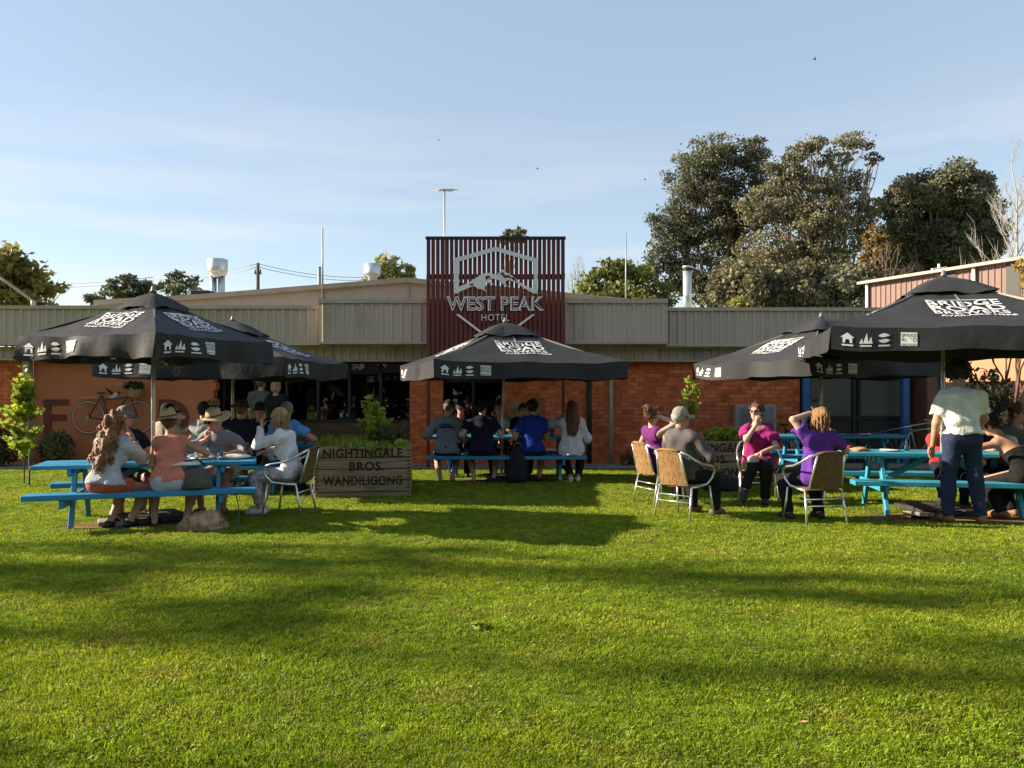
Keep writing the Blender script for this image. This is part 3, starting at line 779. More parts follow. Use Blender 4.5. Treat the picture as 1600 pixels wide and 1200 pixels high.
def tree(name, label, base, clumps, leaf, lm, bm, trunk_r, density=1.0, group=None, sub=11, flat=0.7, fork=0.35, up=0.0, cat='tree'):
    """clumps: world (centre, radii).  The crown is many leaf-sized faces in puffs round the limbs."""
    base = Vector(base)
    t = thing(name, label, cat, base, 0, group)
    top = max(c[0][2] for c in clumps)
    mid = Vector((sum(c[0][0] for c in clumps) / len(clumps), sum(c[0][1] for c in clumps) / len(clumps), base.z + (top - base.z) * fork))
    mb = MB()
    zero = Vector((0, 0, 0)); fk = mid - base
    limb(mb, zero, fk, trunk_r, trunk_r * 0.7, 0.03)
    cen = []
    for c, r in clumps:
        e = Vector(c) - base
        pl = limb(mb, fk.lerp(e, 0.0), e, trunk_r * 0.34, trunk_r * 0.06, 0.11)
        k = max(5, int(sub * 2.2 * (r[0] * r[2]) ** 0.4)); r = tuple(q * 1.16 for q in r)
        puffs = ball_points(e, np.array(r) * 0.95, k, 0.15)
        cen.append(ball_points(e, np.array(r) * 1.05, int(density * 5 * (r[0] * r[2]) / (leaf * leaf)), 0.2))
        for p in puffs:
            if rng.random() < 0.35: limb(mb, pl[3], Vector(p), trunk_r * 0.14, trunk_r * 0.04, 0.06, 3)
            pr = np.array(r) * rng.uniform(0.24, 0.44); pr[2] *= flat
            n = int(density * 11 * (pr[0] * pr[2] + pr[0] * pr[1]) / (leaf * leaf) * 0.5) + 6
            cen.append(ball_points(p, pr, n, 0.1))
    mb.build('trunk', bm, t)
    v, f = leaf_quads(np.concatenate(cen), leaf, 1.7, up)
    o = mesh_np('crown', v, f, lm, t)
    return t

def PC(px, py, Y, rx, ry, rd=None):      # a clump given by its place in view and its size in pixels
    k = Y / FPX
    return (tuple(P(px, py, Y + rng.uniform(-1, 1) * (rd or rx) * k * 0.5)), (rx * k, (rd or (rx + ry) / 2) * k, ry * k))

Yt = 58
tree('gum_tree', 'tall dark gum tree with a broad layered crown, left of the pair', (PX(1130, Yt), Yt, 0),
     [PC(1185, 285, Yt, 26, 22), PC(1186, 330, Yt, 26, 26), PC(1178, 258, Yt, 22, 16), PC(1110, 245, Yt, 45, 30), PC(1160, 235, Yt, 35, 20), PC(1075, 290, Yt, 34, 32), PC(1130, 300, Yt, 45, 38), PC(1055, 345, Yt, 36, 30), PC(1035, 395, Yt, 26, 32),
      PC(1095, 370, Yt, 50, 40), PC(1150, 365, Yt, 40, 40), PC(1050, 435, Yt, 34, 30), PC(1105, 440, Yt, 48, 34)], 0.135, M_gum, M_bark, 0.45, 0.40)
Yt = 54
tree('gum_tree', 'tall olive gum tree with pale limbs and a wispy right side', (PX(1265, Yt), Yt, 0),
     [PC(1262, 232, Yt, 30, 18), PC(1335, 222, Yt, 30, 14), PC(1225, 258, Yt, 30, 20), PC(1300, 250, Yt, 26, 16), PC(1362, 250, Yt, 16, 10), PC(1250, 295, Yt, 50, 30), PC(1315, 295, Yt, 38, 26),
      PC(1200, 330, Yt, 40, 32), PC(1265, 350, Yt, 52, 38), PC(1330, 345, Yt, 36, 28), PC(1362, 320, Yt, 22, 14), PC(1190, 395, Yt, 40, 36), PC(1250, 410, Yt, 50, 36), PC(1310, 405, Yt, 40, 32)], 0.13, M_gum2, M_gumbark, 0.42, 0.36)
Yt = 56
tree('evergreen_tree', 'broad rounded evergreen tree with a solid dome crown at right', (PX(1475, Yt), Yt, 0),
     [PC(1475, 300, Yt, 62, 36), PC(1430, 330, Yt, 44, 40), PC(1520, 330, Yt, 40, 40), PC(1475, 355, Yt, 66, 44), PC(1415, 375, Yt, 36, 34), PC(1535, 375, Yt, 30, 34), PC(1470, 410, Yt, 66, 40)], 0.14, M_ever, M_bark, 0.5, 0.8, sub=16, flat=0.9)
Yt = 45
tree('golden_cypress', 'narrow golden orange tree between the dark evergreens', (PX(1370, Yt), Yt, 0),
     [PC(1368, 372, Yt, 16, 18), PC(1372, 402, Yt, 22, 24), PC(1360, 432, Yt, 24, 24), PC(1380, 440, Yt, 22, 24), PC(1368, 465, Yt, 28, 24)], 0.13, M_gold, M_bark, 0.2, 0.9, sub=12, flat=1.0, up=0.5)
Yt = 42
for (px, py, rx, ry, lb) in ((1160, 440, 40, 34, 'low olive thicket tree left of the others behind the fascia'), (1235, 450, 44, 36, 'low olive bushy tree mid way along the fascia'), (1310, 448, 44, 36, 'low dark bushy tree beside the golden cypress')):
    tree('bushy_tree', lb, (PX(px, Yt), Yt, 0), [PC(px - rx * 0.5, py, Yt, rx * 0.7, ry), PC(px + rx * 0.4, py - 6, Yt, rx * 0.7, ry), PC(px, py + 18, Yt, rx, ry)], 0.15, M_gum2 if px != 1310 else M_gum, M_bark, 0.2, 0.7, sub=12, flat=0.9, group='bushy trees behind the right fascia')
Yt = 38
tree('leafy_tree', 'bright green spreading tree just right of the sign', (PX(965, Yt), Yt, 0),
     [PC(965, 425, Yt, 32, 24), PC(930, 445, Yt, 30, 22), PC(1000, 440, Yt, 30, 26), PC(960, 458, Yt, 50, 22), PC(1030, 462, Yt, 26, 18)], 0.15, M_green, M_bark, 0.2, 0.6, sub=12, flat=0.8)
for px, py, lb in ((1000, 463, 'small yellow-green shrub tip above the fascia near the mast'), (1153, 473, 'small yellow-green shrub tip above the fascia near the flue')):
    Yt = 30
    tree('shrub_top', lb, (PX(px, Yt), Yt, 0), [PC(px, py, Yt, 15, 10), PC(px + 6, py + 10, Yt, 16, 12)], 0.14, M_yellow, M_bark, 0.06, 0.8, cat='shrub')
Yt = 40
tree('leafy_tree', 'large yellow-green tree cut by the left edge above the roof', (PX(10, Yt), Yt, 0),
     [PC(0, 405, Yt, 30, 26), PC(35, 415, Yt, 30, 22), PC(-20, 435, Yt, 50, 40), PC(40, 440, Yt, 38, 26), PC(75, 450, Yt, 24, 18), PC(20, 460, Yt, 50, 24)], 0.24, leafmat('leaves_autumn', (0.30, 0.26, 0.07), 0.5, 0.35), M_bark, 0.25, 0.5, sub=10, flat=0.8)
Yt = 62
tree('gum_tree', 'rounded distant gum tree above the left umbrella', (PX(205, Yt), Yt, 0),
     [PC(200, 445, Yt, 26, 14), PC(175, 455, Yt, 16, 9), PC(225, 452, Yt, 22, 12), PC(200, 462, Yt, 34, 10)], 0.22, M_gum, M_bark, 0.2, 0.7)
tree('gum_tree', 'thin open gum tree left of the exhaust cowl', (PX(282, Yt), Yt, 0),
     [PC(275, 432, Yt, 18, 9), PC(298, 440, Yt, 16, 9), PC(262, 450, Yt, 20, 12), PC(285, 455, Yt, 26, 14)], 0.22, M_gum, M_bark, 0.16, 0.35)
tree('round_bush', 'tiny dark rounded treetop on the skyline at left', (PX(148, 70), 70, 0), [PC(142, 468, 70, 12, 6), PC(155, 470, 70, 12, 5)], 0.35, M_gum, M_bark, 0.15, 0.9)
Yt = 44
tree('leafy_tree', 'pale yellow-green tree behind the drum vent', (PX(612, Yt), Yt, 0),
     [PC(605, 415, Yt, 22, 18), PC(628, 425, Yt, 18, 14), PC(590, 428, Yt, 18, 14), PC(612, 438, Yt, 36, 14)], 0.22, leafmat('spring_leaves', (0.30, 0.30, 0.13), 0.35, 0.4), M_bark, 0.15, 0.45, up=0.6)
Yt = 66
tree('gum_tree', 'small dark treetop peeping over the slatted sign', (PX(804, Yt), Yt, 0), [PC(796, 364, Yt, 9, 6), PC(811, 363, Yt, 9, 6), PC(804, 372, Yt, 17, 10)], 0.3, M_gum, M_gumbark, 0.3, 0.9)

def bare_tree(name, label, base, h, spread, m, r, levels=5, group=None, seed=1, ang=0.5):
    rg = random.Random(seed)
    t = thing(name, label, 'tree', base, 0, group)
    tr = MB(); tw = MB()
    def rec(p, d, ln, rad, lv):
        q = p + d * ln
        (tr if lv >= levels - 1 else tw).tube([p, p.lerp(q, 0.5) + Vector((rg.uniform(-1, 1), rg.uniform(-1, 1), 0)) * ln * 0.05, q], [rad, rad * 0.85, rad * 0.7], 5 if lv < 3 else 8, caps=False)
        if lv == 0: return
        for k in range(3 if lv > 1 else 2):
            a = rg.uniform(0, 6.28); s = rg.uniform(ang * 0.5, ang) * spread
            x = d.orthogonal().normalized(); y = d.cross(x)
            nd = (d + (x * math.cos(a) + y * math.sin(a)) * s + Vector((0, 0, 0.12))).normalized()
            rec(q if k else p.lerp(q, rg.uniform(0.6, 0.95)), nd, ln * rg.uniform(0.62, 0.82), rad * 0.62, lv - 1)
    rec(Vector((0, 0, 0)), Vector((0, 0, 1)), h * 0.3, r, levels)
    tr.build('trunk', m, t); tw.build('branches', m, t)
    return t
def leader_tree(label, base, h, seed, m):
    rg = random.Random(seed); t = thing('bare_tree', label, 'tree', base); tr = MB(); tw = MB()
    stem = [Vector((rg.uniform(-.12, .12) * k / 4, 0, h * k / 10)) for k in range(11)]
    tr.tube(stem, [0.12 - 0.0112 * k for k in range(11)], 8)
    def br(p, d, ln, r, lv):
        q = [p]; dd = d.copy()
        for k in range(4):
            dd = (dd + Vector((rg.uniform(-.16, .16), rg.uniform(-.16, .16), 0.10))).normalized(); q.append(q[-1] + dd * ln / 4)
        tw.tube(q, [r * (1 - 0.18 * k) for k in range(5)], 4, caps=False)
        if lv:
            for k in range(4):
                f = rg.randint(1, 4); a = rg.uniform(0, 6.28); br(q[f], (dd + Vector((math.cos(a), math.sin(a), 0.2)) * 0.55).normalized(), ln * rg.uniform(0.35, 0.6), r * 0.55, lv - 1)
    for k in range(34):
        z = rg.uniform(0.22, 0.97); i_ = min(9, int(z * 10)); p = stem[i_].lerp(stem[i_ + 1], z * 10 - i_); a = rg.uniform(0, 6.28)
        br(p, Vector((math.cos(a) * 0.62, math.sin(a) * 0.62, 0.85)).normalized(), h * 0.30 * (1.12 - z), 0.05 * (1.15 - z), 2)
    tr.build('trunk', m, t); tw.build('branches', m, t)
leader_tree('tall pale leafless tree at the right edge', (PX(1585, 40), 40, 0), 14.4, 4, M_bare)
bare_tree('bare_tree', 'pale leafless tree lower behind the shed', (PX(1548, 44), 44, 0), 10.0, 0.75, mat('bare_brown', (0.17, 0.13, 0.10), 0.9), 0.13, 6, seed=9, ang=0.55)
bare_tree('bare_tree', 'small leafless brown tree between cypress and shed', (PX(1402, 42), 42, 0), 9.0, 0.8, mat('bare_brown', (0.17, 0.13, 0.10), 0.9), 0.14, 6, seed=12, ang=0.55)
bare_tree('bare_tree', 'thin leafless twiggy sapling just right of the sign top', (PX(900, 40), 40, 0), 8.3, 0.5, M_bare, 0.07, 5, seed=21, ang=0.4)
bare_tree('bare_shrub', 'leafless red-brown shrub before the sunlit orange wall', (PX(1577, 15.6), 15.6, 0), 3.3, 0.8, mat('bare_red', (0.14, 0.075, 0.05), 0.9), 0.055, 5, seed=33, ang=0.6)
# yellow twigs of a tree at the very right edge
tree('leafy_tree', 'yellow-leaved branch at the right edge beside the shed', (PX(1640, 22), 22, 0), [PC(1606, 425, 22, 18, 20), PC(1612, 465, 22, 14, 14), PC(1640, 430, 22, 26, 40)], 0.14, M_gold, M_bark, 0.1, 0.6)
# trees out of frame to the left whose shade falls across the lawn
def shade_tree(label, x, y, zs, ry, n, dens):
    cl = []
    for k in range(n):
        cl.append(((x + rng.uniform(-6, 6), y + rng.uniform(-ry, ry), rng.uniform(*zs)), (rng.uniform(1.0, 2.0), rng.uniform(0.35, 0.75), rng.uniform(0.5, 1.0))))
    tree('lawn_tree', label, (x, y, 0), cl, 0.26, M_gum, M_gumbark, 0.3, dens, group='trees shading the lawn', sub=5, fork=0.5)
shade_tree('tall open gum tree far beyond the left edge shading the lawn', -36, 9.3, (13, 21), 1.6, 11, 0.019)
shade_tree('second tall gum tree beyond the left edge, nearer the viewer', -38, 7.3, (15, 22), 0.9, 3, 0.014)
# unseen trees behind the viewer, added to dim the facade and darken window reflections
tb = MB(); bc = []
for k in range(46):
    x = -75 + k * 3.3 + rng.uniform(-1, 1); y = -24 - rng.uniform(0, 7) - 0.002 * x * x * 0; hh_ = rng.uniform(8, 13)
    tb.tube([(x, y, 0), (x + rng.uniform(-.4, .4), y, hh_ * 0.6)], [0.25, 0.12], 6, caps=False)
    bc.append(ball_points((x, y, hh_ * 0.55), (2.9, 2.2, hh_ * 0.46), 520, 0.2)); bc.append(ball_points((x, y + 1, 1.9), (2.8, 1.6, 1.9), 300, 0.2))
v, f = leaf_quads(np.concatenate(bc), 0.62, 1.5); nv = len(tb.v)
V_ = np.concatenate([np.array(tb.v), v]); F_ = np.concatenate([np.array(tb.f), f + nv])
o = mesh_np('shading_tree_belt', V_, F_, [M_bark, M_darkshrub], mi=[0] * len(tb.f) + [1] * len(f))
tag(o, 'unseen tree belt behind the viewer, added to dim the facade and glass', 'tree belt', kind='stuff')
# ------------------------------------------------------------------ materials of the objects
M_tblue = mat('table_blue', (0.035, 0.235, 0.42), 0.45, 0.14, 3, 0.12, 50, stretch=(0.4, 5, 5), dirt=((0.06, 0.20, 0.30), 4, 0.66))
M_tteal = mat('table_teal', (0.04, 0.27, 0.38), 0.45, 0.14, 3, 0.12, 50, dirt=((0.07, 0.22, 0.27), 4, 0.66))
M_canvas = mat('black_canvas', (0.036, 0.036, 0.038), 0.62, 0.12, 3, 0.35, 7, spec=0.12)
M_print = mat('white_print', (0.70, 0.70, 0.69), 0.7, 0.05, 10)
M_printd = mat('dark_print', (0.03, 0.03, 0.035), 0.7, 0.05, 10)
M_upole = mat('umbrella_pole', (0.50, 0.47, 0.40), 0.35, 0.08, 4, metal=0.45)
M_rib = mat('umbrella_rib', (0.20, 0.19, 0.17), 0.5, 0.1, 4, metal=0.3)
M_base = mat('umbrella_base', (0.035, 0.03, 0.028), 0.6, 0.2, 6)
M_slab = mat('pale_slab', (0.30, 0.24, 0.19), 0.85, 0.2, 5)
M_alu = mat('aluminium_tube', (0.78, 0.78, 0.76), 0.28, 0.05, 6, metal=0.85)
M_wick = mat('wicker', (0.28, 0.15, 0.055), 0.7, 0.35, 40, 0.8, 160, stretch=(1, 1, 0.3))
M_crate = mat('crate_wood', (0.27, 0.20, 0.12), 0.9, 0.38, 5, 0.5, 40, stretch=(0.5, 3, 6), dirt=((0.075, 0.055, 0.035), 5, 0.62))
M_stencil = mat('stencil_black', (0.03, 0.022, 0.016), 0.9, 0.2, 20)
M_soil = mat('soil', (0.05, 0.035, 0.02), 0.95, 0.3, 10)

# ------------------------------------------------------------------ picnic tables
def picnic_table(label, x, y, rz, L=2.4, H=0.71, hb=0.42, foot=0.47, m=None, group='blue picnic tables'):
    m = m or M_tblue
    t = thing('picnic_table', label, 'picnic table', (x, y, 0), rz, group)
    W = 0.72; n = 4; pw = (W - 0.012 * (n - 1)) / n
    for k in range(n):
        b = MB(); yc = -W / 2 + pw / 2 + k * (pw + 0.012)
        b.bbox((-L / 2 + rng.uniform(-.004, .004), yc - pw / 2, H - 0.045), (L / 2 + rng.uniform(-.004, .004), yc + pw / 2, H + rng.uniform(-0.002, 0.002))); b.build('table_plank', m, t, bevel=0.005)
    for s in (-1, 1):
        b = MB(); b.bbox((-L / 2, s * 0.60 - 0.125, hb - 0.06), (L / 2, s * 0.60 + 0.125, hb)); b.build('bench_plank', m, t, bevel=0.007)
    for xs in (-1, 1):
        xf = xs * (L / 2 - 0.43)
        for s in (-1, 1):
            b = MB(); b.beam((xf, s * 0.23, H - 0.05), (xf, s * foot, 0.0), 0.045, 0.09, (0, 1, 0.3)); b.build('leg', m, t, bevel=0.004)
        b = MB(); b.bbox((xf + xs * 0.025, -W / 2 + 0.03, H - 0.135), (xf + xs * 0.068, W / 2 - 0.03, H - 0.047)); b.build('top_bearer', m, t, bevel=0.004)
        b = MB(); b.bbox((xf + xs * 0.025, -0.70, hb - 0.155), (xf + xs * 0.068, 0.70, hb - 0.062)); b.build('seat_bearer', m, t, bevel=0.004)
        b = MB(); b.beam((xf - xs * 0.03, 0, hb - 0.1), (xs * 0.12, 0, H - 0.06), 0.07, 0.045, (0, 1, 0)); b.build('brace', m, t, bevel=0.004)
    return t
T1, T2, T3, T4, T5 = (-4.34, 9.48, R(17.3)), (-4.35, 12.4, R(-3)), (-0.09, 13.95, 0.0), (5.5, 10.15, R(-9.5)), (5.8, 14.2, R(1))
picnic_table('blue picnic table nearest the left edge, a fluffy dog under its bench', *T1)
picnic_table('blue picnic table under the second left umbrella, behind the front one', *T2, H=0.74, hb=0.44)
picnic_table('blue picnic table under the middle umbrella with four backs along its bench', *T3, L=2.7, H=0.76, hb=0.455)
picnic_table('teal-ended blue picnic table at right beside the standing man', *T4, H=0.77, hb=0.45, foot=0.52, m=M_tteal)
picnic_table('blue picnic table far right near the blue entry posts', *T5, H=0.76, hb=0.45)

# ------------------------------------------------------------------ umbrellas
def umbrella(label, x, y, rz, side, ze, za, pole_xy=None, wave=1.0, tilt=0.0, seed=1, twist_mid=0.0, gap=False, zf=None):
    """Square market umbrella; rz turns it so that face 0 looks towards -Y."""
    rg = random.Random(seed)
    px, py = pole_xy or (x, y)
    t = thing('market_umbrella', label, 'umbrella', (x, y, 0), rz, 'black beer garden umbrellas')
    h = side / 2
    cor = [Vector((-h, -h, 0)), Vector((h, -h, 0)), Vector((h, h, 0)), Vector((-h, h, 0))]
    zc = [ze + (zf[i] if zf else 0) for i in range(4)]
    def face_pt(i, u, v, off=0.0):
        """u in -1..1 from the left to the right corner seen from outside, v 0 top .. 1 eave"""
        a, b = cor[i], cor[(i + 1) % 4]; p = (a * (1 - u) / 2 + b * (1 + u) / 2) * v
        zz = zc[i] * (1 - u) / 2 + zc[(i + 1) % 4] * (1 + u) / 2
        z = za + (zz - za) * v - 0.05 * math.sin(math.pi * v) * side / 3 - 0.035 * (1 - u * u) * v * v * side / 3
        z += 0.012 * math.sin(u * 5.2 + seed + 2 * i) * math.sin(v * 6.5 + seed) + 0.007 * math.sin(u * 13 + v * 9 + i)
        q = Vector((p.x, p.y, z))
        if off:
            nrm = (cor[i] + cor[(i + 1) % 4]).normalized(); q += (nrm * 0.38 + Vector((0, 0, 0.92))) * off
        return q
    cv = MB(); nu, nv = 12, 8
    for i in range(4):
        vs = [face_pt(i, -1 + 2 * a / nu, 0.06 + 0.94 * b_ / nv) for b_ in range(nv + 1) for a in range(nu + 1)]
        fs = [(b_ * (nu + 1) + a, b_ * (nu + 1) + a + 1, (b_ + 1) * (nu + 1) + a + 1, (b_ + 1) * (nu + 1) + a) for b_ in range(nv) for a in range(nu)]
        cv.add(vs, fs, 0, True)
    canopy = cv.build('canopy', M_canvas, t)
    vh = 0.27
    slant = math.hypot(h, za - ze)
    for i in range(4):
        nrm = (cor[i] + cor[(i + 1) % 4]).normalized()
        ph = rg.uniform(0, 6); am = (0.055 if i == 3 else 0.026) * wave
        def val_pt(u, w, off=0.0, i=i, nrm=nrm, ph=ph, am=am):
            p = face_pt(i, u, 1.0)
            fl = (am * math.sin(u * 6.0 + ph) + 0.6 * am * math.sin(u * 13 + 2 * ph)) * w
            if gap and i == 3: fl += 0.10 * math.exp(-((u - 0.1) / 0.12) ** 2) * w
            lift = 0.10 * wave * (1 - u * u) * (0.5 + 0.5 * math.sin(u * 3 + ph)) * w * 0.35
            return p + nrm * (fl + 0.012 * w + off) - Vector((0, 0, vh * w - lift))
        b = MB(); nu2 = 28; nw = 4
        vs = [val_pt(-1 + 2 * a / nu2, c / nw) for c in range(nw + 1) for a in range(nu2 + 1)]
        fs = [(c * (nu2 + 1) + a, c * (nu2 + 1) + a + 1, (c + 1) * (nu2 + 1) + a + 1, (c + 1) * (nu2 + 1) + a) for c in range(nw) for a in range(nu2)]
        b.add(vs, fs, 0, True); val = b.build('valance', M_canvas, t)
        # icons printed near the left end: arch house, sails, leaf disc, brand block
        def VF(xm, ym): return val_pt(-1 + 2 * xm / side, (vh - ym) / vh, 0.006)
        ic = MB(); x0 = 0.17
        ic.prism([(x0 - 0.05, 0.09), (x0 - 0.05, 0.15), (x0 - 0.075, 0.15), (x0, 0.205), (x0 + 0.075, 0.15), (x0 + 0.05, 0.15), (x0 + 0.05, 0.09), (x0 + 0.025, 0.09), (x0 + 0.02, 0.13), (x0 - 0.02, 0.13), (x0 - 0.025, 0.09)], VF)
        x0 = 0.36
        for (a, c, e) in ((-0.07, -0.03, 0.15), (-0.03, 0.03, 0.21), (0.02, 0.07, 0.17)):
            ic.prism([(x0 + a, 0.09), (x0 + c, 0.09), (x0 + (a + c) / 2 + 0.012, e)], VF)
        x0 = 0.55
        ds = [(x0 + 0.066 * math.cos(q), 0.15 + 0.056 * math.sin(q)) for q in [2 * math.pi * k / 14 for k in range(14)]]
        ic.prism(ds[1:7] + [(x0 - 0.02, 0.158)], VF); ic.prism(ds[8:14] + [(x0 + 0.02, 0.142)], VF)
        for x0 in (0.17, 0.36, 0.55): ic.prism([(x0 - 0.06, 0.055), (x0 + 0.06, 0.055), (x0 + 0.06, 0.072), (x0 - 0.06, 0.072)], VF)
        x0 = 0.72; ic.prism([(x0, 0.055), (x0 + 0.165, 0.055), (x0 + 0.165, 0.215), (x0, 0.215)], VF)
        tag(ic.build('printed_icons', M_print, val), kind='stuff')
        ic = MB()
        VF2 = lambda xm, ym: val_pt(-1 + 2 * xm / side, (vh - ym) / vh, 0.009)
        for r_, (tx, hh_) in enumerate((('BRIDGE', 0.045), ('ROAD', 0.05), ('BREWERS', 0.035))):
            add_text(ic, tx, x0 + 0.008, 0.205 - 0.052 * (r_ + 1) + 0.006, 0.149, hh_ - 0.006, VF2)
        tag(ic.build('block_letters', M_printd, val), kind='stuff')
        # brewery mark on the roof of each face
        lw = 0.78; v0 = 0.60
        ls = min(1.0, side / 2.75)
        def LF(xm, ym):
            xm *= ls; ym *= ls
            v = v0 - ym / slant
            return face_pt(i, max(-0.99, min(0.99, xm / (h * v))), v, 0.012)
        lg = MB()
        for (tx, yb_, hh_, o_) in (('BRIDGE', 0.12, 0.165, 0.014), ('ROAD', -0.065, 0.172, 0.018), ('BREWERS', -0.195, 0.115, 0.012)):
            add_text(lg, tx, -lw / 2, yb_, lw, hh_, LF, 0, o_, 1.06)
        lg.prism([(-lw / 2, 0.292), (-0.1, 0.292), (-0.02, 0.325), (0.08, 0.292), (lw / 2, 0.292), (lw / 2, 0.278), (-lw / 2, 0.278)], LF)
        add_text(lg, 'AVAILABLE HERE', -lw / 2 + 0.04, -0.285, lw, 0.06, LF, 0, 0.015, 1.0)
        lg.build('printed_logo', M_print, canopy)
    # wind vent on top
    b = MB(); nk = 32; vs = []
    for k in range(nk):
        a = 2 * math.pi * k / nk + math.pi / 4; sq = 0.155 * side / max(abs(math.cos(a)), abs(math.sin(a)))
        vs.append((sq * math.cos(a), sq * math.sin(a), za - (za - ze) * 0.31 - 0.005 + 0.018 * math.sin(5 * a + seed) + 0.012 * math.sin(9 * a + 2 * seed)))
    for k in range(nk): vs.append((vs[k][0] * 0.5, vs[k][1] * 0.5, za - (za - ze) * 0.12 + 0.03 + 0.012 * math.sin(3 * k)))
    vs.append((0, 0, za + 0.045))
    fs = [(k, (k + 1) % nk, nk + (k + 1) % nk, nk + k) for k in range(nk)] + [(nk + k, nk + (k + 1) % nk, 2 * nk) for k in range(nk)]
    b.add(vs, fs, 0, True); b.build('vent_cap', M_canvas, t)
    b = MB(); b.lathe([(0.0, za + 0.12), (0.02, za + 0.11), (0.028, za + 0.07), (0.045, za + 0.04), (0.0, za + 0.03)], 10); b.build('finial', M_rib, t)
    b = MB(); b.tube([(px - x, py - y, 0.02), (0, 0, za + 0.03)], 0.024, 12); b.build('pole', M_upole, t)
    b = MB(); b.tube([(0, 0, ze - 0.05), (0, 0, ze + 0.05)], 0.045, 12); b.build('hub', M_rib, t)
    ends = [(c, zc[i]) for i, c in enumerate(cor)] + [((cor[i] + cor[(i + 1) % 4]) / 2, (zc[i] + zc[(i + 1) % 4]) / 2 - 0.03) for i in range(4)]
    for (c, z) in ends:
        b = MB(); b.beam((0, 0, za - 0.03), (c.x * 0.97, c.y * 0.97, z - 0.035 - 0.02), 0.018, 0.026)
        mid = Vector((c.x * 0.5, c.y * 0.5, (za + z) / 2 - 0.11))
        b.beam((0, 0, ze), mid, 0.014, 0.02); b.build('rib', M_rib, t)
    return t
umbrella('black umbrella at far left, its corner turned to the front, one side crumpled', -4.32, 9.48, R(-19.6), 1.96, 2.17, 2.70, seed=3, wave=1.6, gap=True)
umbrella('black umbrella partly hidden behind the far left one', -4.40, 12.4, R(-5.6), 2.82, 2.02, 2.62, seed=5, wave=0.8)
umbrella('black umbrella in the middle, in front of the slatted sign', -0.12, 13.6, R(17), 3.14, 2.02, 2.70, pole_xy=(-0.10, 13.9), seed=8, wave=0.9)
umbrella('large black umbrella at the right edge, nearest on that side', 5.48, 10.0, R(-13.5), 3.15, 2.28, 2.97, pole_xy=(5.5, 10.15), seed=11, wave=0.7)
umbrella('black umbrella behind the large right one, its grey side facing left', 5.30, 13.5, R(19), 3.1, 2.05, 2.78, seed=14, wave=1.2)
def ubase(label, x, y, rz, s=0.7):
    t = thing('umbrella_base', label, 'umbrella base', (x, y, 0), rz, 'umbrella bases under the tables')
    for k, (a, c) in enumerate(((-1, -1), (1, -1), (1, 1), (-1, 1))):
        b = MB(); b.bbox((a * s / 4 - s / 4 + 0.008, c * s / 4 - s / 4 + 0.008, 0.01), (a * s / 4 + s / 4 - 0.008, c * s / 4 + s / 4 - 0.008, 0.075)); b.build('weight', M_base, t, bevel=0.012)
    b = MB(); b.tube([(0, 0, 0.02), (0, 0, 0.3)], 0.036, 12); b.build('sleeve', M_base, t)
ubase('black umbrella base under the left front table', -4.32, 9.44, R(40), 0.72)
ubase('black umbrella base under the table behind the left front one', -4.36, 12.36, R(0))
ubase('black umbrella base under the middle table', -0.10, 13.9, R(17))
ubase('black umbrella base in bare earth by the standing man', 5.5, 10.1, R(12), 0.8)
ubase('black umbrella base under the far right table', 5.36, 13.6, R(10))
t = MB(); t.bbox((-0.22, -0.16, 0), (0.22, 0.16, 0.05)); o = t.build('paving_slab', M_slab, None, bevel=0.008); o.location = (-4.55, 9.12, 0.008); o.rotation_euler = (0, 0.05, 0.5)
tag(o, 'pale loose paving slab under the left front bench', 'paving slab')
t = MB(); t.bbox((-0.25, -0.14, 0), (0.25, 0.14, 0.05)); o = t.build('paving_slab', M_slab, None, bevel=0.008); o.location = (5.0, 9.65, 0.02); o.rotation_euler = (0.0, 0.12, 0.9)
tag(o, 'grey tilted paving slab beside the boots of the standing man', 'paving slab')

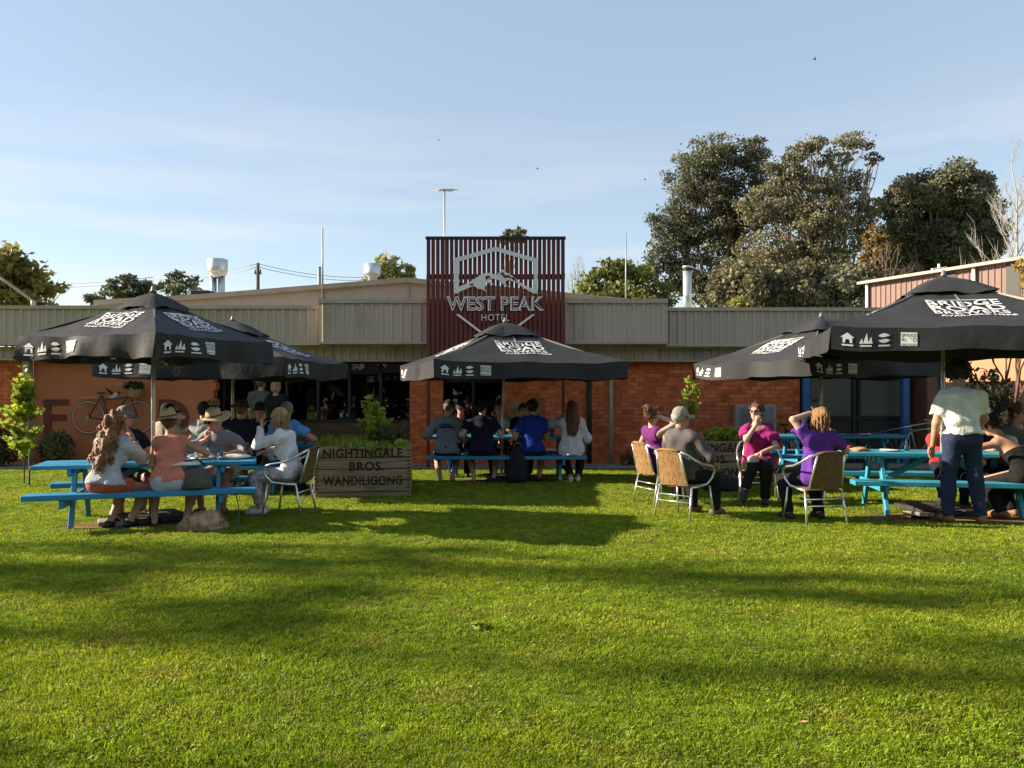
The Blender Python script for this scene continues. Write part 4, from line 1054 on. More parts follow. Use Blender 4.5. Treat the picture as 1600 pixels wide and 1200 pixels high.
# ------------------------------------------------------------------ bistro chairs
def chair(label, x, y, rz, frame=None, wick=None, name='bistro_chair'):
    frame = frame or M_alu; wick = wick or M_wick
    t = thing(name, label, 'chair', (x, y, 0), rz, 'aluminium and wicker chairs')
    r = 0.0135
    for s in (-1, 1):
        b = MB(); b.tube([(s * 0.26, -0.25, 0), (s * 0.245, -0.21, 0.2), (s * 0.235, -0.17, 0.40)], r, 8); b.build('leg', frame, t)
        b = MB(); b.tube([(s * 0.27, 0.25, 0), (s * 0.25, 0.22, 0.2), (s * 0.24, 0.19, 0.40)], r, 8); b.build('leg', frame, t)
        # armrest: runs from the top of the back round the front and back under the seat
        b = MB(); b.tube([(s * 0.17, -0.315, 0.83), (s * 0.235, -0.27, 0.80), (s * 0.275, -0.16, 0.73), (s * 0.29, -0.02, 0.675), (s * 0.29, 0.12, 0.655), (s * 0.288, 0.20, 0.63), (s * 0.28, 0.225, 0.57), (s * 0.27, 0.20, 0.50), (s * 0.245, 0.13, 0.425), (s * 0.24, -0.05, 0.405), (s * 0.235, -0.18, 0.40)], r, 8); b.build('armrest', frame, t)
        b = MB(); b.tube([(s * 0.165, -0.315, 0.83), (s * 0.185, -0.27, 0.64), (s * 0.205, -0.215, 0.43)], r * 0.95, 8); b.build('back_upright', frame, t)
    b = MB(); b.tube([(-0.17, -0.315, 0.83), (-0.09, -0.335, 0.85), (0.09, -0.335, 0.85), (0.17, -0.315, 0.83)], 0.017, 8); b.build('top_rail', wick, t)
    b = MB(); nx, nz = 8, 8; vs = []
    for k in range(nz + 1):
        f = k / nz
        for a in range(nx + 1):
            u = -1 + 2 * a / nx; w = 0.205 - 0.035 * f
            vs.append((u * w, -0.215 - 0.105 * f - 0.028 * (1 - u * u), 0.42 + 0.42 * f))
    fs = [(k * (nx + 1) + a, k * (nx + 1) + a + 1, (k + 1) * (nx + 1) + a + 1, (k + 1) * (nx + 1) + a) for k in range(nz) for a in range(nx)]
    m = len(vs); vs += [(x_, y_ + 0.014, z_) for x_, y_, z_ in vs]; fs += [tuple(m + i for i in reversed(f)) for f in fs]
    b.add(vs, fs, 0, True); b.build('backrest', wick, t)
    b = MB(); prof = [(0.0, 0.425), (0.2, 0.428), (0.235, 0.42), (0.235, 0.398), (0.0, 0.395)]
    b.lathe(prof, 20, fn=lambda v, a: (v.x * 1.05, v.y * 0.95, v.z)); b.build('seat', wick, t)
    b = MB(); b.tube([(-0.245, -0.205, 0.22), (0.245, -0.205, 0.22)], 0.008, 6); b.build('stretcher', frame, t)
    b = MB(); b.tube([(-0.245, -0.205, 0.3), (0.245, -0.205, 0.3)], 0.008, 6); b.build('stretcher', frame, t)
    return t
M_wick_shaded = mat('wicker_brown_shaded', (0.16, 0.085, 0.034), 0.7, 0.3, 40, 0.8, 160, stretch=(1, 1, 0.3))  # brown wicker, shade on the chair backs darkened into its colour
CH1, CH2, CH3, CH4, CH5 = (2.1, 9.62, R(-48)), (2.02, 10.85, R(-66)), (3.50, 11.2, R(166)), (3.58, 9.30, R(11)), (-2.80, 9.92, R(84))
chair('wicker chair with honey coloured back holding the older man in stripes', *CH1)
chair('wicker chair behind the older man, holding the woman with a hair bun', *CH2)
chair('aluminium chair holding the red-haired woman with crossed legs', *CH3, wick=M_wick_shaded)
chair('wicker chair seen straight from behind under the woman in purple', *CH4, wick=M_wick_shaded)
chair('aluminium armchair at the table end holding the woman in white', *CH5, wick=M_wick_shaded)

# ------------------------------------------------------------------ wooden crates used as planters
def crate(label, x, y, rz, w=1.39, d=1.05, h=0.76):
    t = thing('wooden_crate', label, 'planter crate', (x, y, 0), rz, 'stencilled apple crates')
    n = 4; ph = (h - 0.09) / n
    for k in range(n):
        z0 = 0.08 + k * ph; j = rng.uniform(-0.006, 0.006)
        for s in (-1, 1):
            b = MB(); b.bbox((-w / 2 + j, s * d / 2 - 0.016, z0 + 0.006), (w / 2 + j, s * d / 2 + 0.016, z0 + ph - 0.006)); b.build('plank', M_crate, t, bevel=0.006)
            b = MB(); b.bbox((s * w / 2 - 0.017, -d / 2 + 0.018, z0 + 0.006), (s * w / 2 + 0.013, d / 2 - 0.018, z0 + ph - 0.006)); b.build('plank', M_crate, t, bevel=0.006)
    for s in (-1, 0, 1):
        b = MB(); b.bbox((-w / 2, s * (d / 2 - 0.05) - 0.045, 0.0), (w / 2, s * (d / 2 - 0.05) + 0.045, 0.078)); b.build('skid', M_crate, t, bevel=0.012)
    for a in (-1, 1):
        for c in (-1, 1):
            b = MB(); b.bbox((a * (w / 2 - 0.05) - 0.03, c * (d / 2 - 0.055) - 0.035, 0.08), (a * (w / 2 - 0.05) + 0.03, c * (d / 2 - 0.055) + 0.035, h)); b.build('corner_post', M_crate, t)
    b = MB(); b.bbox((-w / 2 + 0.03, -d / 2 + 0.03, h - 0.10), (w / 2 - 0.03, d / 2 - 0.03, h - 0.06)); b.build('soil', M_soil, t)
    F = lambda a, c: (a, -d / 2 - 0.019, c)
    for (tx, z0, hh, ww) in (('NIGHTINGALE', 0.575, 0.138, 1.14), ('BROS.', 0.385, 0.138, 0.50), ('WANDILIGONG', 0.175, 0.138, 1.14)):
        s = MB(); add_text(s, tx, -ww / 2 + (0.05 if tx == 'BROS.' else 0), z0, ww, hh, F, 0, 0.03, 1.08); s.build('stencil', M_stencil, t)
    s = MB()
    for k in range(12):                        # toothed marks down both ends
        z = 0.12 + k * 0.05
        for sx in (-1, 1):
            s.prism([(sx * (w / 2 - 0.02), z), (sx * (w / 2 - 0.075), z + 0.012), (sx * (w / 2 - 0.02), z + 0.026)] if sx > 0 else [(sx * (w / 2 - 0.02), z), (sx * (w / 2 - 0.02), z + 0.026), (sx * (w / 2 - 0.075), z + 0.012)], F)
    s.build('stencil_marks', M_stencil, t)
    return t
crate('stencilled wooden crate planter left of centre reading NIGHTINGALE BROS. WANDILIGONG', -2.245, 12.0, R(8))
crate('stencilled wooden crate planter half hidden behind the seated group', 3.17, 13.2, R(0))

# ------------------------------------------------------------------ plants
def stems_plant(name, label, loc, stems, leaf, lm, sm, n=60, spread=0.05, cat='plant', stem_r=0.008, aspect=2.2, up=0.6, group=None):
    """stems: lists of points; leaves sit along each stem."""
    t = thing(name, label, cat, loc, 0, group)
    m = MB(); cs = []; ds = []
    for st in stems:
        pts_ = [Vector(p) for p in st]
        m.tube(pts_, [stem_r * (1 - 0.7 * i / max(1, len(pts_) - 1)) for i in range(len(pts_))], 5)
        for k in range(n):
            f = rng.uniform(0.12, 1.0) * (len(pts_) - 1); i = min(int(f), len(pts_) - 2); p = pts_[i].lerp(pts_[i + 1], f - i)
            a = rng.uniform(0, 6.28); d = Vector((math.cos(a), math.sin(a), rng.uniform(0.0, up)))
            cs.append(p + d * spread * rng.uniform(0.3, 1.0)); ds.append(d * 1.2)
    m.build('stem', sm, t)
    v, f = leaf_quads(np.array([c[:] for c in cs]), leaf, aspect, 0.2, 0.4, np.array([d[:] for d in ds]))
    mesh_np('leaves', v, f, lm, t)
    return t
Ysap = 13.2
sx = PX(38, Ysap); st = [[(0, 0, 0), (0, 0, 0.9), (0.01, 0, 1.4), (0.0, 0, PZ(572, Ysap))]]
for k in range(34):
    a = rng.uniform(0, 6.28); z = rng.uniform(0.36, 1.6); l_ = (0.27 if z < 1.05 else 0.2 - 0.22 * (z - 1.05)) * rng.uniform(0.7, 1.2)
    st.append([(0, 0, z), (math.cos(a) * l_ * 0.6, math.sin(a) * l_ * 0.6, z + 0.08), (math.cos(a) * l_, math.sin(a) * l_, z + 0.2)])
stems_plant('sapling', 'bright young leafy sapling at the left edge beside the table', (sx, Ysap, 0), st, 0.085, M_bright, M_bark, 34, 0.085, 'sapling', 0.011, 1.2)
m = MB(); m.tube([(PX(46, 12.8), 12.8, 0), (PX(46, 12.8), 12.8, 0.55)], 0.014, 6); tag(m.build('garden_stake', M_pole), 'short dark stake standing by the young sapling', 'stake')
def shrub(name, label, x, y, rx, rz_, leaf, lm, n, aspect=2.5, z0=0.0, cat='shrub', stems=9):
    t = thing(name, label, cat, (x, y, z0)); m = MB()
    for k in range(stems):
        a = rng.uniform(0, 6.28); q = rng.uniform(0.3, 0.85)
        m.tube([(0, 0, 0), (math.cos(a) * rx * q * 0.4, math.sin(a) * rx * q * 0.4, rz_), (math.cos(a) * rx * q, math.sin(a) * rx * q, rz_ * rng.uniform(1.2, 1.8))], 0.008, 4)
    m.build('stem', M_bark, t)
    p = ball_points((0, 0, rz_), (rx, rx * 0.8, rz_), n, 0.25)
    v, f = leaf_quads(p, leaf, aspect, 0.25); mesh_np('leaves', v, f, lm, t)
    return t
shrub('flax_shrub', 'dry olive shrub with narrow leaves under the wall letter F', PX(88, 16.1), 16.1, 0.36, 0.38, 0.055, M_shrub, 420, 4.0)
shrub('dark_shrub', 'dark shrub cut by the left edge behind the sapling', PX(2, 15.9), 15.9, 0.4, 0.42, 0.06, M_darkshrub, 500, 2)
shrub('dark_shrub', 'dark evergreen bush before the orange wall at right', PX(1541, 15.9), 15.9, 0.62, 1.02, 0.08, M_darkshrub, 1800, 1.6)
# planting in the left crate
zc_ = 0.68
def crate_pt(dx, dy): return (-2.245 + dx, 12.0 + dy, zc_)
st = []
for (x, z, y) in ((-0.12, 0.78, 0), (0.12, 0.62, 0.05), (-0.02, 0.5, -0.1), (0.22, 0.45, 0), (-0.18, 0.42, 0.05), (0.02, 0.68, 0.08)):
    st.append([(0.05, 0, 0), (0.05 + x * 0.5, y, z * 0.5), (0.05 + x, y * 1.4, z)])
stems_plant('lemon_shrub', 'leafy upright young shrub growing in the left crate', crate_pt(0.1, -0.1), st, 0.06, M_bright, M_bark, 70, 0.08, 'plant', 0.008, 1.7)
st = [[(x, y, 0), (x + rng.uniform(-.02, .02), y, 0.14), (x + rng.uniform(-.04, .04), y, rng.uniform(0.22, 0.42))] for x, y in [(rng.uniform(-0.2, 0.22), rng.uniform(-0.15, 0.15)) for k in range(12)]]
stems_plant('rosemary', 'spiky grey-green herb at the right of the left crate', crate_pt(0.42, -0.22), st, 0.035, M_shrub, M_bark, 46, 0.022, 'plant', 0.005, 3.0)
t = thing('strappy_grass', 'tuft of bright strappy grass at the left of the crate', 'plant', crate_pt(-0.35, -0.2)); m = MB()
vs = []; fs = []
for k in range(240):
    x, y = rng.uniform(-0.3, 0.34), rng.uniform(-0.16, 0.2); a = rng.uniform(0, 6.28); h_ = rng.uniform(0.10, 0.24); l_ = h_ * rng.uniform(0.1, 0.8); o = len(vs); w = 0.006
    vs += [(x - w, y, 0), (x + w, y, 0), (x + math.cos(a) * l_ * 0.5 + w, y + math.sin(a) * l_ * 0.5, h_ * 0.8), (x + math.cos(a) * l_ * 0.5 - w, y + math.sin(a) * l_ * 0.5, h_ * 0.8), (x + math.cos(a) * l_, y + math.sin(a) * l_, h_)]
    fs += [(o, o + 1, o + 2, o + 3), (o + 3, o + 2, o + 4)]
m.add(vs, fs); m.build('blades', M_bright, t)
shrub('ground_herb', 'low bright herb spilling along the front edge of the left crate', crate_pt(0.12, -0.38)[0], 11.62, 0.5, 0.06, 0.05, M_bright, 420, 1.3, 0.7, 'plant', 5)
shrub('ground_herb', 'small round-leaved plant at the right end of the left crate', crate_pt(0.6, -0.38)[0], 11.62, 0.12, 0.07, 0.06, M_bright, 70, 1.2, 0.7, 'plant', 4)
# planting in the right crate
x0 = PX(1076, 13.1)
st = [[(0, 0, 0), (0.02, 0, 0.5), (-0.03, 0, PZ(590, 13.1) - zc_)]]
for k in range(12):
    a = rng.uniform(0, 6.28); z = rng.uniform(0.15, 0.8); l_ = rng.uniform(0.07, 0.16)
    st.append([(0, 0, z), (math.cos(a) * l_ * 0.7, math.sin(a) * l_ * 0.7, z + 0.1), (math.cos(a) * l_, math.sin(a) * l_, z + 0.2)])
stems_plant('lemon_sapling', 'slender leafy sapling rising from the right crate against the brick', (x0, 13.1, zc_), st, 0.06, M_bright, M_bark, 20, 0.06, 'sapling', 0.008, 1.7)
shrub('leafy_herb', 'dense mound of green herb in the right crate', PX(1130, 13.0), 13.0, 0.36, 0.13, 0.055, M_bright, 700, 1.3, 0.7, 'plant', 6)
shrub('leafy_herb', 'sparse trailing plant by the brick wall behind the seated group', PX(985, 16.2), 16.2, 0.25, 0.14, 0.05, M_darkshrub, 120, 1.5, 0.02, 'plant', 5)
m = MB(); v, f = leaf_quads(ball_points((0, 0, 0.025), (0.05, 0.04, 0.02), 14, 0.3), 0.045, 1.8, 0.3)
o = mesh_np('lawn_weed', v, f, M_bright); o.location = (PX(745, 5.1), 5.1, 0.01); tag(o, 'tiny broad-leaved weed alone on the open lawn', 'weed')

# ------------------------------------------------------------------ bicycle hung on the wall
M_cream = mat('bike_cream', (0.33, 0.29, 0.22), 0.5); M_tyre = mat('tyre', (0.02, 0.02, 0.02), 0.8); M_bikef = mat('bike_frame', (0.04, 0.03, 0.03), 0.5)
Yb = YW - 0.16
bk = thing('bicycle', 'old bicycle mounted on the orange wall as the letters OO, flowers in its basket', 'bicycle', (PX(138, Yb), Yb, PZ(652, Yb)))
wr = 25 * Yb / FPX
def ring(mb, c, r, th, n=28): mb.tube([(c[0] + r * math.cos(2 * math.pi * k / n), c[1], c[2] + r * math.sin(2 * math.pi * k / n)) for k in range(n + 1)], th, 6, caps=False)
wb = PX(215, Yb) - PX(138, Yb)
for cx in (0, wb):
    m = MB(); ring(m, (cx, 0, 0), wr, 0.015); w_ = m.build('wheel', M_cream, bk)
    m = MB(); ring(m, (cx, 0, 0), wr + 0.018, 0.010); m.build('tyre', M_tyre, w_)
    m = MB()
    for k in range(14): a = 2 * math.pi * k / 14; m.tube([(cx, 0, 0), (cx + wr * math.cos(a), 0, wr * math.sin(a))], 0.0035, 3)
    tag(m.build('spokes', M_cream, w_), kind='stuff')
    m = MB(); m.tube([(cx, -0.05, 0), (cx, 0.05, 0)], 0.025, 8); m.build('wheel_hub', M_steelgrey, w_)
bb = (wb * 0.42, 0, -0.06); seat = (wb * 0.28, 0, 0.46); head = (wb * 0.84, 0, 0.48)
for a, c in ((bb, seat), (bb, head), ((wb * 0.30, 0, 0.36), (wb * 0.85, 0, 0.42)), ((0, 0, 0), bb), ((0, 0, 0), seat), (head, (wb, 0, 0)), (head, (wb * 0.80, 0, 0.66))):
    m = MB(); m.tube([a, c], 0.016, 7); m.build('frame_tube', M_bikef, bk)
m = MB(); m.lathe([(0.0, 0.03), (0.08, 0.02), (0.1, 0.0), (0.0, -0.02)], 12, (seat[0] - 0.02, 0, 0.50), fn=lambda v, a: (v.x * 1.3, v.y * 0.7, v.z)); m.build('saddle', M_bikef, bk)
m = MB(); m.tube([(wb * 0.80 - 0.16, -0.2, 0.68), (wb * 0.80 - 0.02, -0.12, 0.70), (wb * 0.80, 0, 0.66), (wb * 0.80 - 0.02, 0.1, 0.70), (wb * 0.80 - 0.14, 0.14, 0.68)], 0.012, 7); m.build('handlebar', M_steelgrey, bk)
m = MB(); m.beam((-0.17, 0, wr + 0.07), (0.22, 0, wr + 0.09), 0.12, 0.015); m.build('rear_rack', M_cream, bk)
m = MB(); m.lathe([(0.07, 0), (0.10, 0.01), (0.15, 0.16), (0.16, 0.16), (0.14, 0.0)], 14, (wb * 0.98, -0.04, 0.42)); m.build('basket', M_wick, bk)
p = ball_points((wb * 0.95, -0.04, 0.66), (0.22, 0.12, 0.10), 160, 0.3); v, f = leaf_quads(p, 0.05, 1.6, 0.2); mesh_np('basket_plant', v, f, M_darkshrub, bk)
m = MB(); m.tube([(bb[0], -0.06, bb[2]), (bb[0] + 0.1, -0.06, bb[2] - 0.12)], 0.009, 5); m.tube([(bb[0], 0.05, bb[2]), (bb[0] - 0.1, 0.05, bb[2] + 0.12)], 0.009, 5); ring(m, (bb[0], -0.03, bb[2]), 0.085, 0.006, 16); m.build('crank', M_steelgrey, bk)

# wall panels
t = thing('air_conditioner', 'pale grey louvred metal box on the brick wall behind the red-haired woman', 'air conditioner', (PX(1177, YW), YW, PZ(654, YW)))
m = MB(); m.bbox((-0.42, -0.2, -0.29), (0.42, -0.006, 0.29)); m.build('casing', mat('ac_grey', (0.34, 0.34, 0.34), 0.6, 0.08, 4), t, bevel=0.012)
for k in range(11):
    m = MB(); x_ = -0.33 + k * 0.066; m.bbox((x_, -0.215, -0.24), (x_ + 0.03, -0.198, 0.24)); m.build('louvre', M_steelgrey, t)
m = MB(); ring(m, (-0.12, -0.222, 0), 0.2, 0.008, 24); ring(m, (-0.12, -0.222, 0), 0.12, 0.006, 20); m.build('fan_guard', M_steelgrey, t)
t = thing('wall_poster', 'dim framed poster on the brick wall behind the middle table', 'poster', (PX(820, YW), YW, PZ(644, YW)))
m = MB(); m.bbox((-0.34, -0.03, -0.24), (0.34, -0.004, 0.24)); m.build('frame', mat('poster_frame', (0.28, 0.19, 0.08), 0.7), t); m = MB(); m.bbox((-0.31, -0.036, -0.21), (0.31, -0.03, 0.21)); m.build('print', mat('poster_print', (0.22, 0.16, 0.09), 0.8, 0.6, 7), t)

# ------------------------------------------------------------------ things on and by the tables
def TP(T, lx, ly, z):
    c, s = math.cos(T[2]), math.sin(T[2]); return Vector((T[0] + lx * c - ly * s, T[1] + lx * s + ly * c, z))
M_beer = mat('beer', (0.45, 0.22, 0.04), 0.2); M_cloth = mat('white_cloth', (0.72, 0.70, 0.66), 0.85, 0.08, 6, 0.3, 20)
def tumbler(label, loc, h=0.13, r=0.036, fill=0.7, fm=None):
    t = thing('drinking_glass', label, 'glass', loc, 0, 'glasses on the tables'); m = MB()
    m.lathe([(0, 0.004), (r * 0.8, 0.004), (r * 0.82, 0.0), (r, h), (r * 0.94, h), (r * 0.76, 0.012), (0, 0.012)], 14); m.build('glass', M_clear, t)
    if fm:
        m = MB(); m.lathe([(0, 0.014), (r * 0.75, 0.014), (r * (0.75 + 0.17 * fill), h * fill), (0, h * fill)], 14); m.build('drink', fm, t)
tumbler('short clear tumbler on the left front table before the man in stripes', TP(T1, 0.78, -0.12, 0.712), 0.10, 0.038, 0.3, M_cloth)
tumbler('tall clear glass on the left front table by the woman in white', TP(T1, 1.08, 0.12, 0.712), 0.19, 0.036, 0.6, mat('iced_drink', (0.5, 0.42, 0.33), 0.3))
tumbler('tall glass by the umbrella pole on the middle table', TP(T3, -0.16, -0.18, 0.762), 0.16, 0.035, 0.5, mat('iced_drink', (0.5, 0.42, 0.33), 0.3))
tumbler('small glass right of the pole on the middle table', TP(T3, 0.12, -0.22, 0.762), 0.09, 0.033)
tumbler('beer glass on the second left table before the broad man', TP(T2, 0.45, 0.05, 0.742), 0.15, 0.04, 0.8, M_beer)
tumbler('beer glass on the second left table beside the singlet person', TP(T2, -0.55, 0.0, 0.742), 0.15, 0.04, 0.6, M_beer)
tumbler('beer glass on the middle table right of the man in royal blue', TP(T3, 0.80, -0.05, 0.762), 0.15, 0.04, 0.7, M_beer)
tumbler('beer glass on the middle table between the two left backs', TP(T3, -0.74, -0.1, 0.762), 0.15, 0.04, 0.5, M_beer)
tumbler('beer glass on the right table left of the standing man', TP(T4, -0.35, 0.1, 0.772), 0.15, 0.04, 0.7, M_beer)
def bottle(label, loc, m):
    t = thing('bottle', label, 'bottle', loc, 0, 'bottles on the tables'); q = MB()
    q.lathe([(0, 0), (0.03, 0.0), (0.031, 0.01), (0.031, 0.13), (0.026, 0.155), (0.013, 0.185), (0.012, 0.225), (0.0, 0.226)], 14); q.build('body', m, t)
    q = MB(); q.lathe([(0.0318, 0.05), (0.0318, 0.11)], 14); q.build('label', M_print, t)
M_bglass = mat('brown_glass', (0.05, 0.022, 0.008), 0.12, 0.05, 5, spec=0.6)
bottle('brown beer bottle on the middle table behind the man in slate grey', TP(T3, -0.9, 0.15, 0.762), M_bglass)
bottle('brown beer bottle on the right table near the standing man', TP(T4, 0.1, -0.05, 0.772), M_bglass)
bottle('brown beer bottle on the second left table by the sky blue tee', TP(T2, 0.85, 0.0, 0.742), M_bglass)
for T_, lx, ly, z_, lb in ((T3, 0.45, 0.0, 0.762, 'white plate on the middle table before the man in royal blue'), (T4, -0.6, -0.05, 0.773, 'white plate on the right table near its left end'), (T5, 0.5, -0.1, 0.762, 'white plate on the far right table')):
    q = MB(); q.lathe([(0, 0.006), (0.09, 0.004), (0.125, 0.016), (0.125, 0.02), (0.088, 0.01), (0, 0.012)], 20); o = q.build('plate', M_white); o.location = TP(T_, lx, ly, z_); tag(o, lb, 'plate', 'plates on the tables')
def lump(name, label, cat, loc, rad, m, rz=0, seed=0, amp=0.12, group=None, n=(16, 10), flat=True):
    rg = random.Random(seed); ph = [rg.uniform(0, 6) for k in range(6)]
    vs = []; nu, nv = n
    for j in range(nv + 1):
        th = math.pi * j / nv
        for i in range(nu):
            a = 2 * math.pi * i / nu
            w = 1 + amp * (math.sin(3 * a + ph[0] + 2 * th) + 0.6 * math.sin(5 * a + ph[1]) * math.sin(4 * th + ph[2]) + 0.5 * math.sin(7 * th + ph[3]))
            z = math.cos(th) * rad[2] * (1 + 0.3 * amp * math.sin(5 * a + ph[4]))
            if flat: z = max(z, -0.55 * rad[2])
            vs.append((math.sin(th) * math.cos(a) * rad[0] * w, math.sin(th) * math.sin(a) * rad[1] * w, z + (0.55 * rad[2] if flat else 0)))
    fs = [(j * nu + i, j * nu + (i + 1) % nu, (j + 1) * nu + (i + 1) % nu, (j + 1) * nu + i) for j in range(nv) for i in range(nu)]
    mb = MB(); mb.add(vs, fs, 0, True); o = mb.build(name, m); o.location = loc; o.rotation_euler = (0, 0, rz)
    if label: tag(o, label, cat, group)
    return o
lump('crumpled_cloth', 'crumpled white cloth lying on the left front table', 'cloth', TP(T1, 0.95, -0.02, 0.715), (0.19, 0.10, 0.04), M_cloth, 0.3, 3, 0.16)
t = MB(); t.lathe([(0, 0.006), (0.09, 0.004), (0.125, 0.016), (0.125, 0.02), (0.088, 0.01), (0, 0.012)], 20); o = t.build('plate', M_white); o.location = TP(T1, 0.55, 0.0, 0.713); tag(o, 'small white plate on the left front table', 'plate')
t = MB(); t.bbox((-0.04, -0.075, 0), (0.04, 0.075, 0.009)); o = t.build('mobile_phone', M_black, None, bevel=0.003); o.location = TP(T1, 0.28, -0.05, 0.713); o.rotation_euler = (0, 0, 0.7); tag(o, 'black mobile phone lying on the left front table', 'phone')
lump('brown_purse', 'crumpled tan paper bag on the left end of the right table', 'paper bag', TP(T4, -0.98, -0.1, 0.772), (0.12, 0.07, 0.035), mat('tan_paper', (0.45, 0.25, 0.13), 0.8, 0.2, 8), 0.1, 5, 0.16)
lump('red_bag', 'small red bag on the far right table', 'bag', TP(T5, 0.02, -0.62, 0.46), (0.09, 0.07, 0.10), mat('red_cloth', (0.30, 0.02, 0.02), 0.7), 0.2, 8, 0.10)
# backpack on the left front bench
t = thing('backpack', 'grey backpack slumped on the left front bench beside the woman in orange', 'bag', TP(T1, 0.52, -0.60, 0.42), T1[2], None)
M_gb = mat('grey_bag', (0.085, 0.08, 0.07), 0.8, 0.2, 8, 0.3, 60)
o = lump('body', None, None, (0, 0, 0), (0.20, 0.13, 0.17), M_gb, 0, 12, 0.10); o.parent = t
o = lump('pocket', None, None, (0.03, -0.11, 0.02), (0.12, 0.05, 0.09), M_gb, 0, 13, 0.05); o.parent = t
m = MB(); m.tube([(-0.2, -0.02, 0.24), (-0.08, -0.05, 0.33), (0.05, -0.05, 0.35), (0.12, -0.02, 0.28)], 0.012, 6); m.build('strap', M_black, t)
o = lump('white_jumper', 'white cloth draped over the grey backpack', 'cloth', TP(T1, 0.45, -0.63, 0.70), (0.15, 0.06, 0.03), M_cloth, T1[2] + 0.2, 15, 0.15)
# black backpack on the ground before the middle table
t = thing('backpack', 'tall black backpack on the grass before the middle table', 'bag', (PX(808, 13.35), 13.3, 0))
M_bb = mat('black_bag', (0.014, 0.013, 0.014), 0.8, 0.3, 8, 0.3, 60)
o = lump('body', None, None, (0, 0, 0.0), (0.20, 0.14, 0.40), M_bb, 0, 22, 0.06, n=(18, 14)); o.parent = t
o = lump('pocket', None, None, (0.02, -0.12, 0.04), (0.15, 0.06, 0.15), M_bb, 0, 23, 0.05); o.parent = t
m = MB(); m.tube([(-0.06, 0.0, 0.60), (-0.03, -0.01, 0.67), (0.04, -0.01, 0.67), (0.07, 0, 0.60)], 0.009, 6); m.build('handle', M_steelgrey, t)
lump('black_jacket', 'black jacket dropped on the grass beside the tall backpack', 'jacket', (PX(785, 13.4), 13.42, 0), (0.28, 0.12, 0.05), M_bb, 0.1, 25, 0.14)
lump('black_bag', 'small black bag on the grass behind the older man', 'bag', (PX(1135, 12.0), 12.2, 0), (0.30, 0.16, 0.16), M_bb, 0.1, 28, 0.08)
# dog asleep under the left front bench
M_fur = mat('dog_fur', (0.52, 0.35, 0.23), 0.95, 0.35, 9, 0.9, 60)
dg = thing('dog', 'fluffy apricot dog curled asleep on the grass under the left bench', 'dog', (PX(314, 8.75), 8.78, 0), R(12)); dg.scale = (0.86, 0.86, 0.9)
def fur(parent, verts_c, n, ln, m):
    cs = np.array(verts_c); idx = nr.integers(0, len(cs), n)
    c0 = cs[idx] + nr.normal(0, 0.012, (n, 3)); d = nr.normal(size=(n, 3)); d[:, 2] = np.abs(d[:, 2]) * 0.4 - 0.15
    v, f = leaf_quads(c0, ln * 0.45, 7.0, -0.1, 0.4, d); o = mesh_np('fur', v, f, m, parent); tag(o, kind='stuff')
def dog():
    mb = MB(); allp = []
    def ell(c, r, nu=14, nv=9):
        vs = []
        for j in range(nv + 1):
            th = math.pi * j / nv
            for i in range(nu):
                a = 2 * math.pi * i / nu; w = 1 + 0.05 * math.sin(4 * a + 3 * th)
                vs.append((c[0] + r[0] * math.sin(th) * math.cos(a) * w, c[1] + r[1] * math.sin(th) * math.sin(a) * w, max(0.004, c[2] + r[2] * math.cos(th))))
        mb.add(vs, [(j * nu + i, j * nu + (i + 1) % nu, (j + 1) * nu + (i + 1) % nu, (j + 1) * nu + i) for j in range(nv) for i in range(nu)], 0, True); allp.extend(vs)
    ell((0.05, 0, 0.10), (0.20, 0.14, 0.115)); ell((0.10, 0.02, 0.11), (0.15, 0.15, 0.12)); ell((-0.08, -0.02, 0.09), (0.13, 0.12, 0.10))
    ell((-0.17, -0.06, 0.075), (0.075, 0.07, 0.065)); ell((-0.225, -0.09, 0.05), (0.045, 0.04, 0.035)); ell((-0.15, -0.10, 0.07), (0.03, 0.02, 0.05)); ell((-0.14, 0.0, 0.09), (0.03, 0.02, 0.05))
    ell((0.14, -0.12, 0.03), (0.10, 0.035, 0.03)); ell((-0.06, -0.13, 0.025), (0.11, 0.03, 0.025)); ell((0.25, -0.02, 0.05), (0.07, 0.04, 0.035))
    body = mb.build('body', M_fur, dg)
    fur(dg, allp, 9000, 0.017, M_fur)
    m = MB(); m.lathe([(0, 0.012), (0.012, 0.006), (0.012, -0.006), (0, -0.01)], 8, (-0.268, -0.10, 0.055)); m.build('nose', M_black, dg)
dog()
m = MB(); A = Vector((PX(325, 8.85), 8.85, 0.04)); B = TP(T1, 0.98, -0.62, 0.36)
pts_ = []
for k in range(15):
    f = k / 14; q = A.lerp(B, f); q.z = 0.015 + 0.35 * max(0, (f - 0.55) / 0.45) ** 1.6; q.x += 0.17 * math.sin(math.pi * f); q.y -= 0.14 * math.sin(math.pi * min(1, f * 1.3)) ; pts_.append(q)
m.tube(pts_, 0.006, 6); tag(m.build('dog_leash', mat('leash_green', (0.03, 0.10, 0.07), 0.6)), 'thin green leash looping from the left bench to the dog', 'leash')
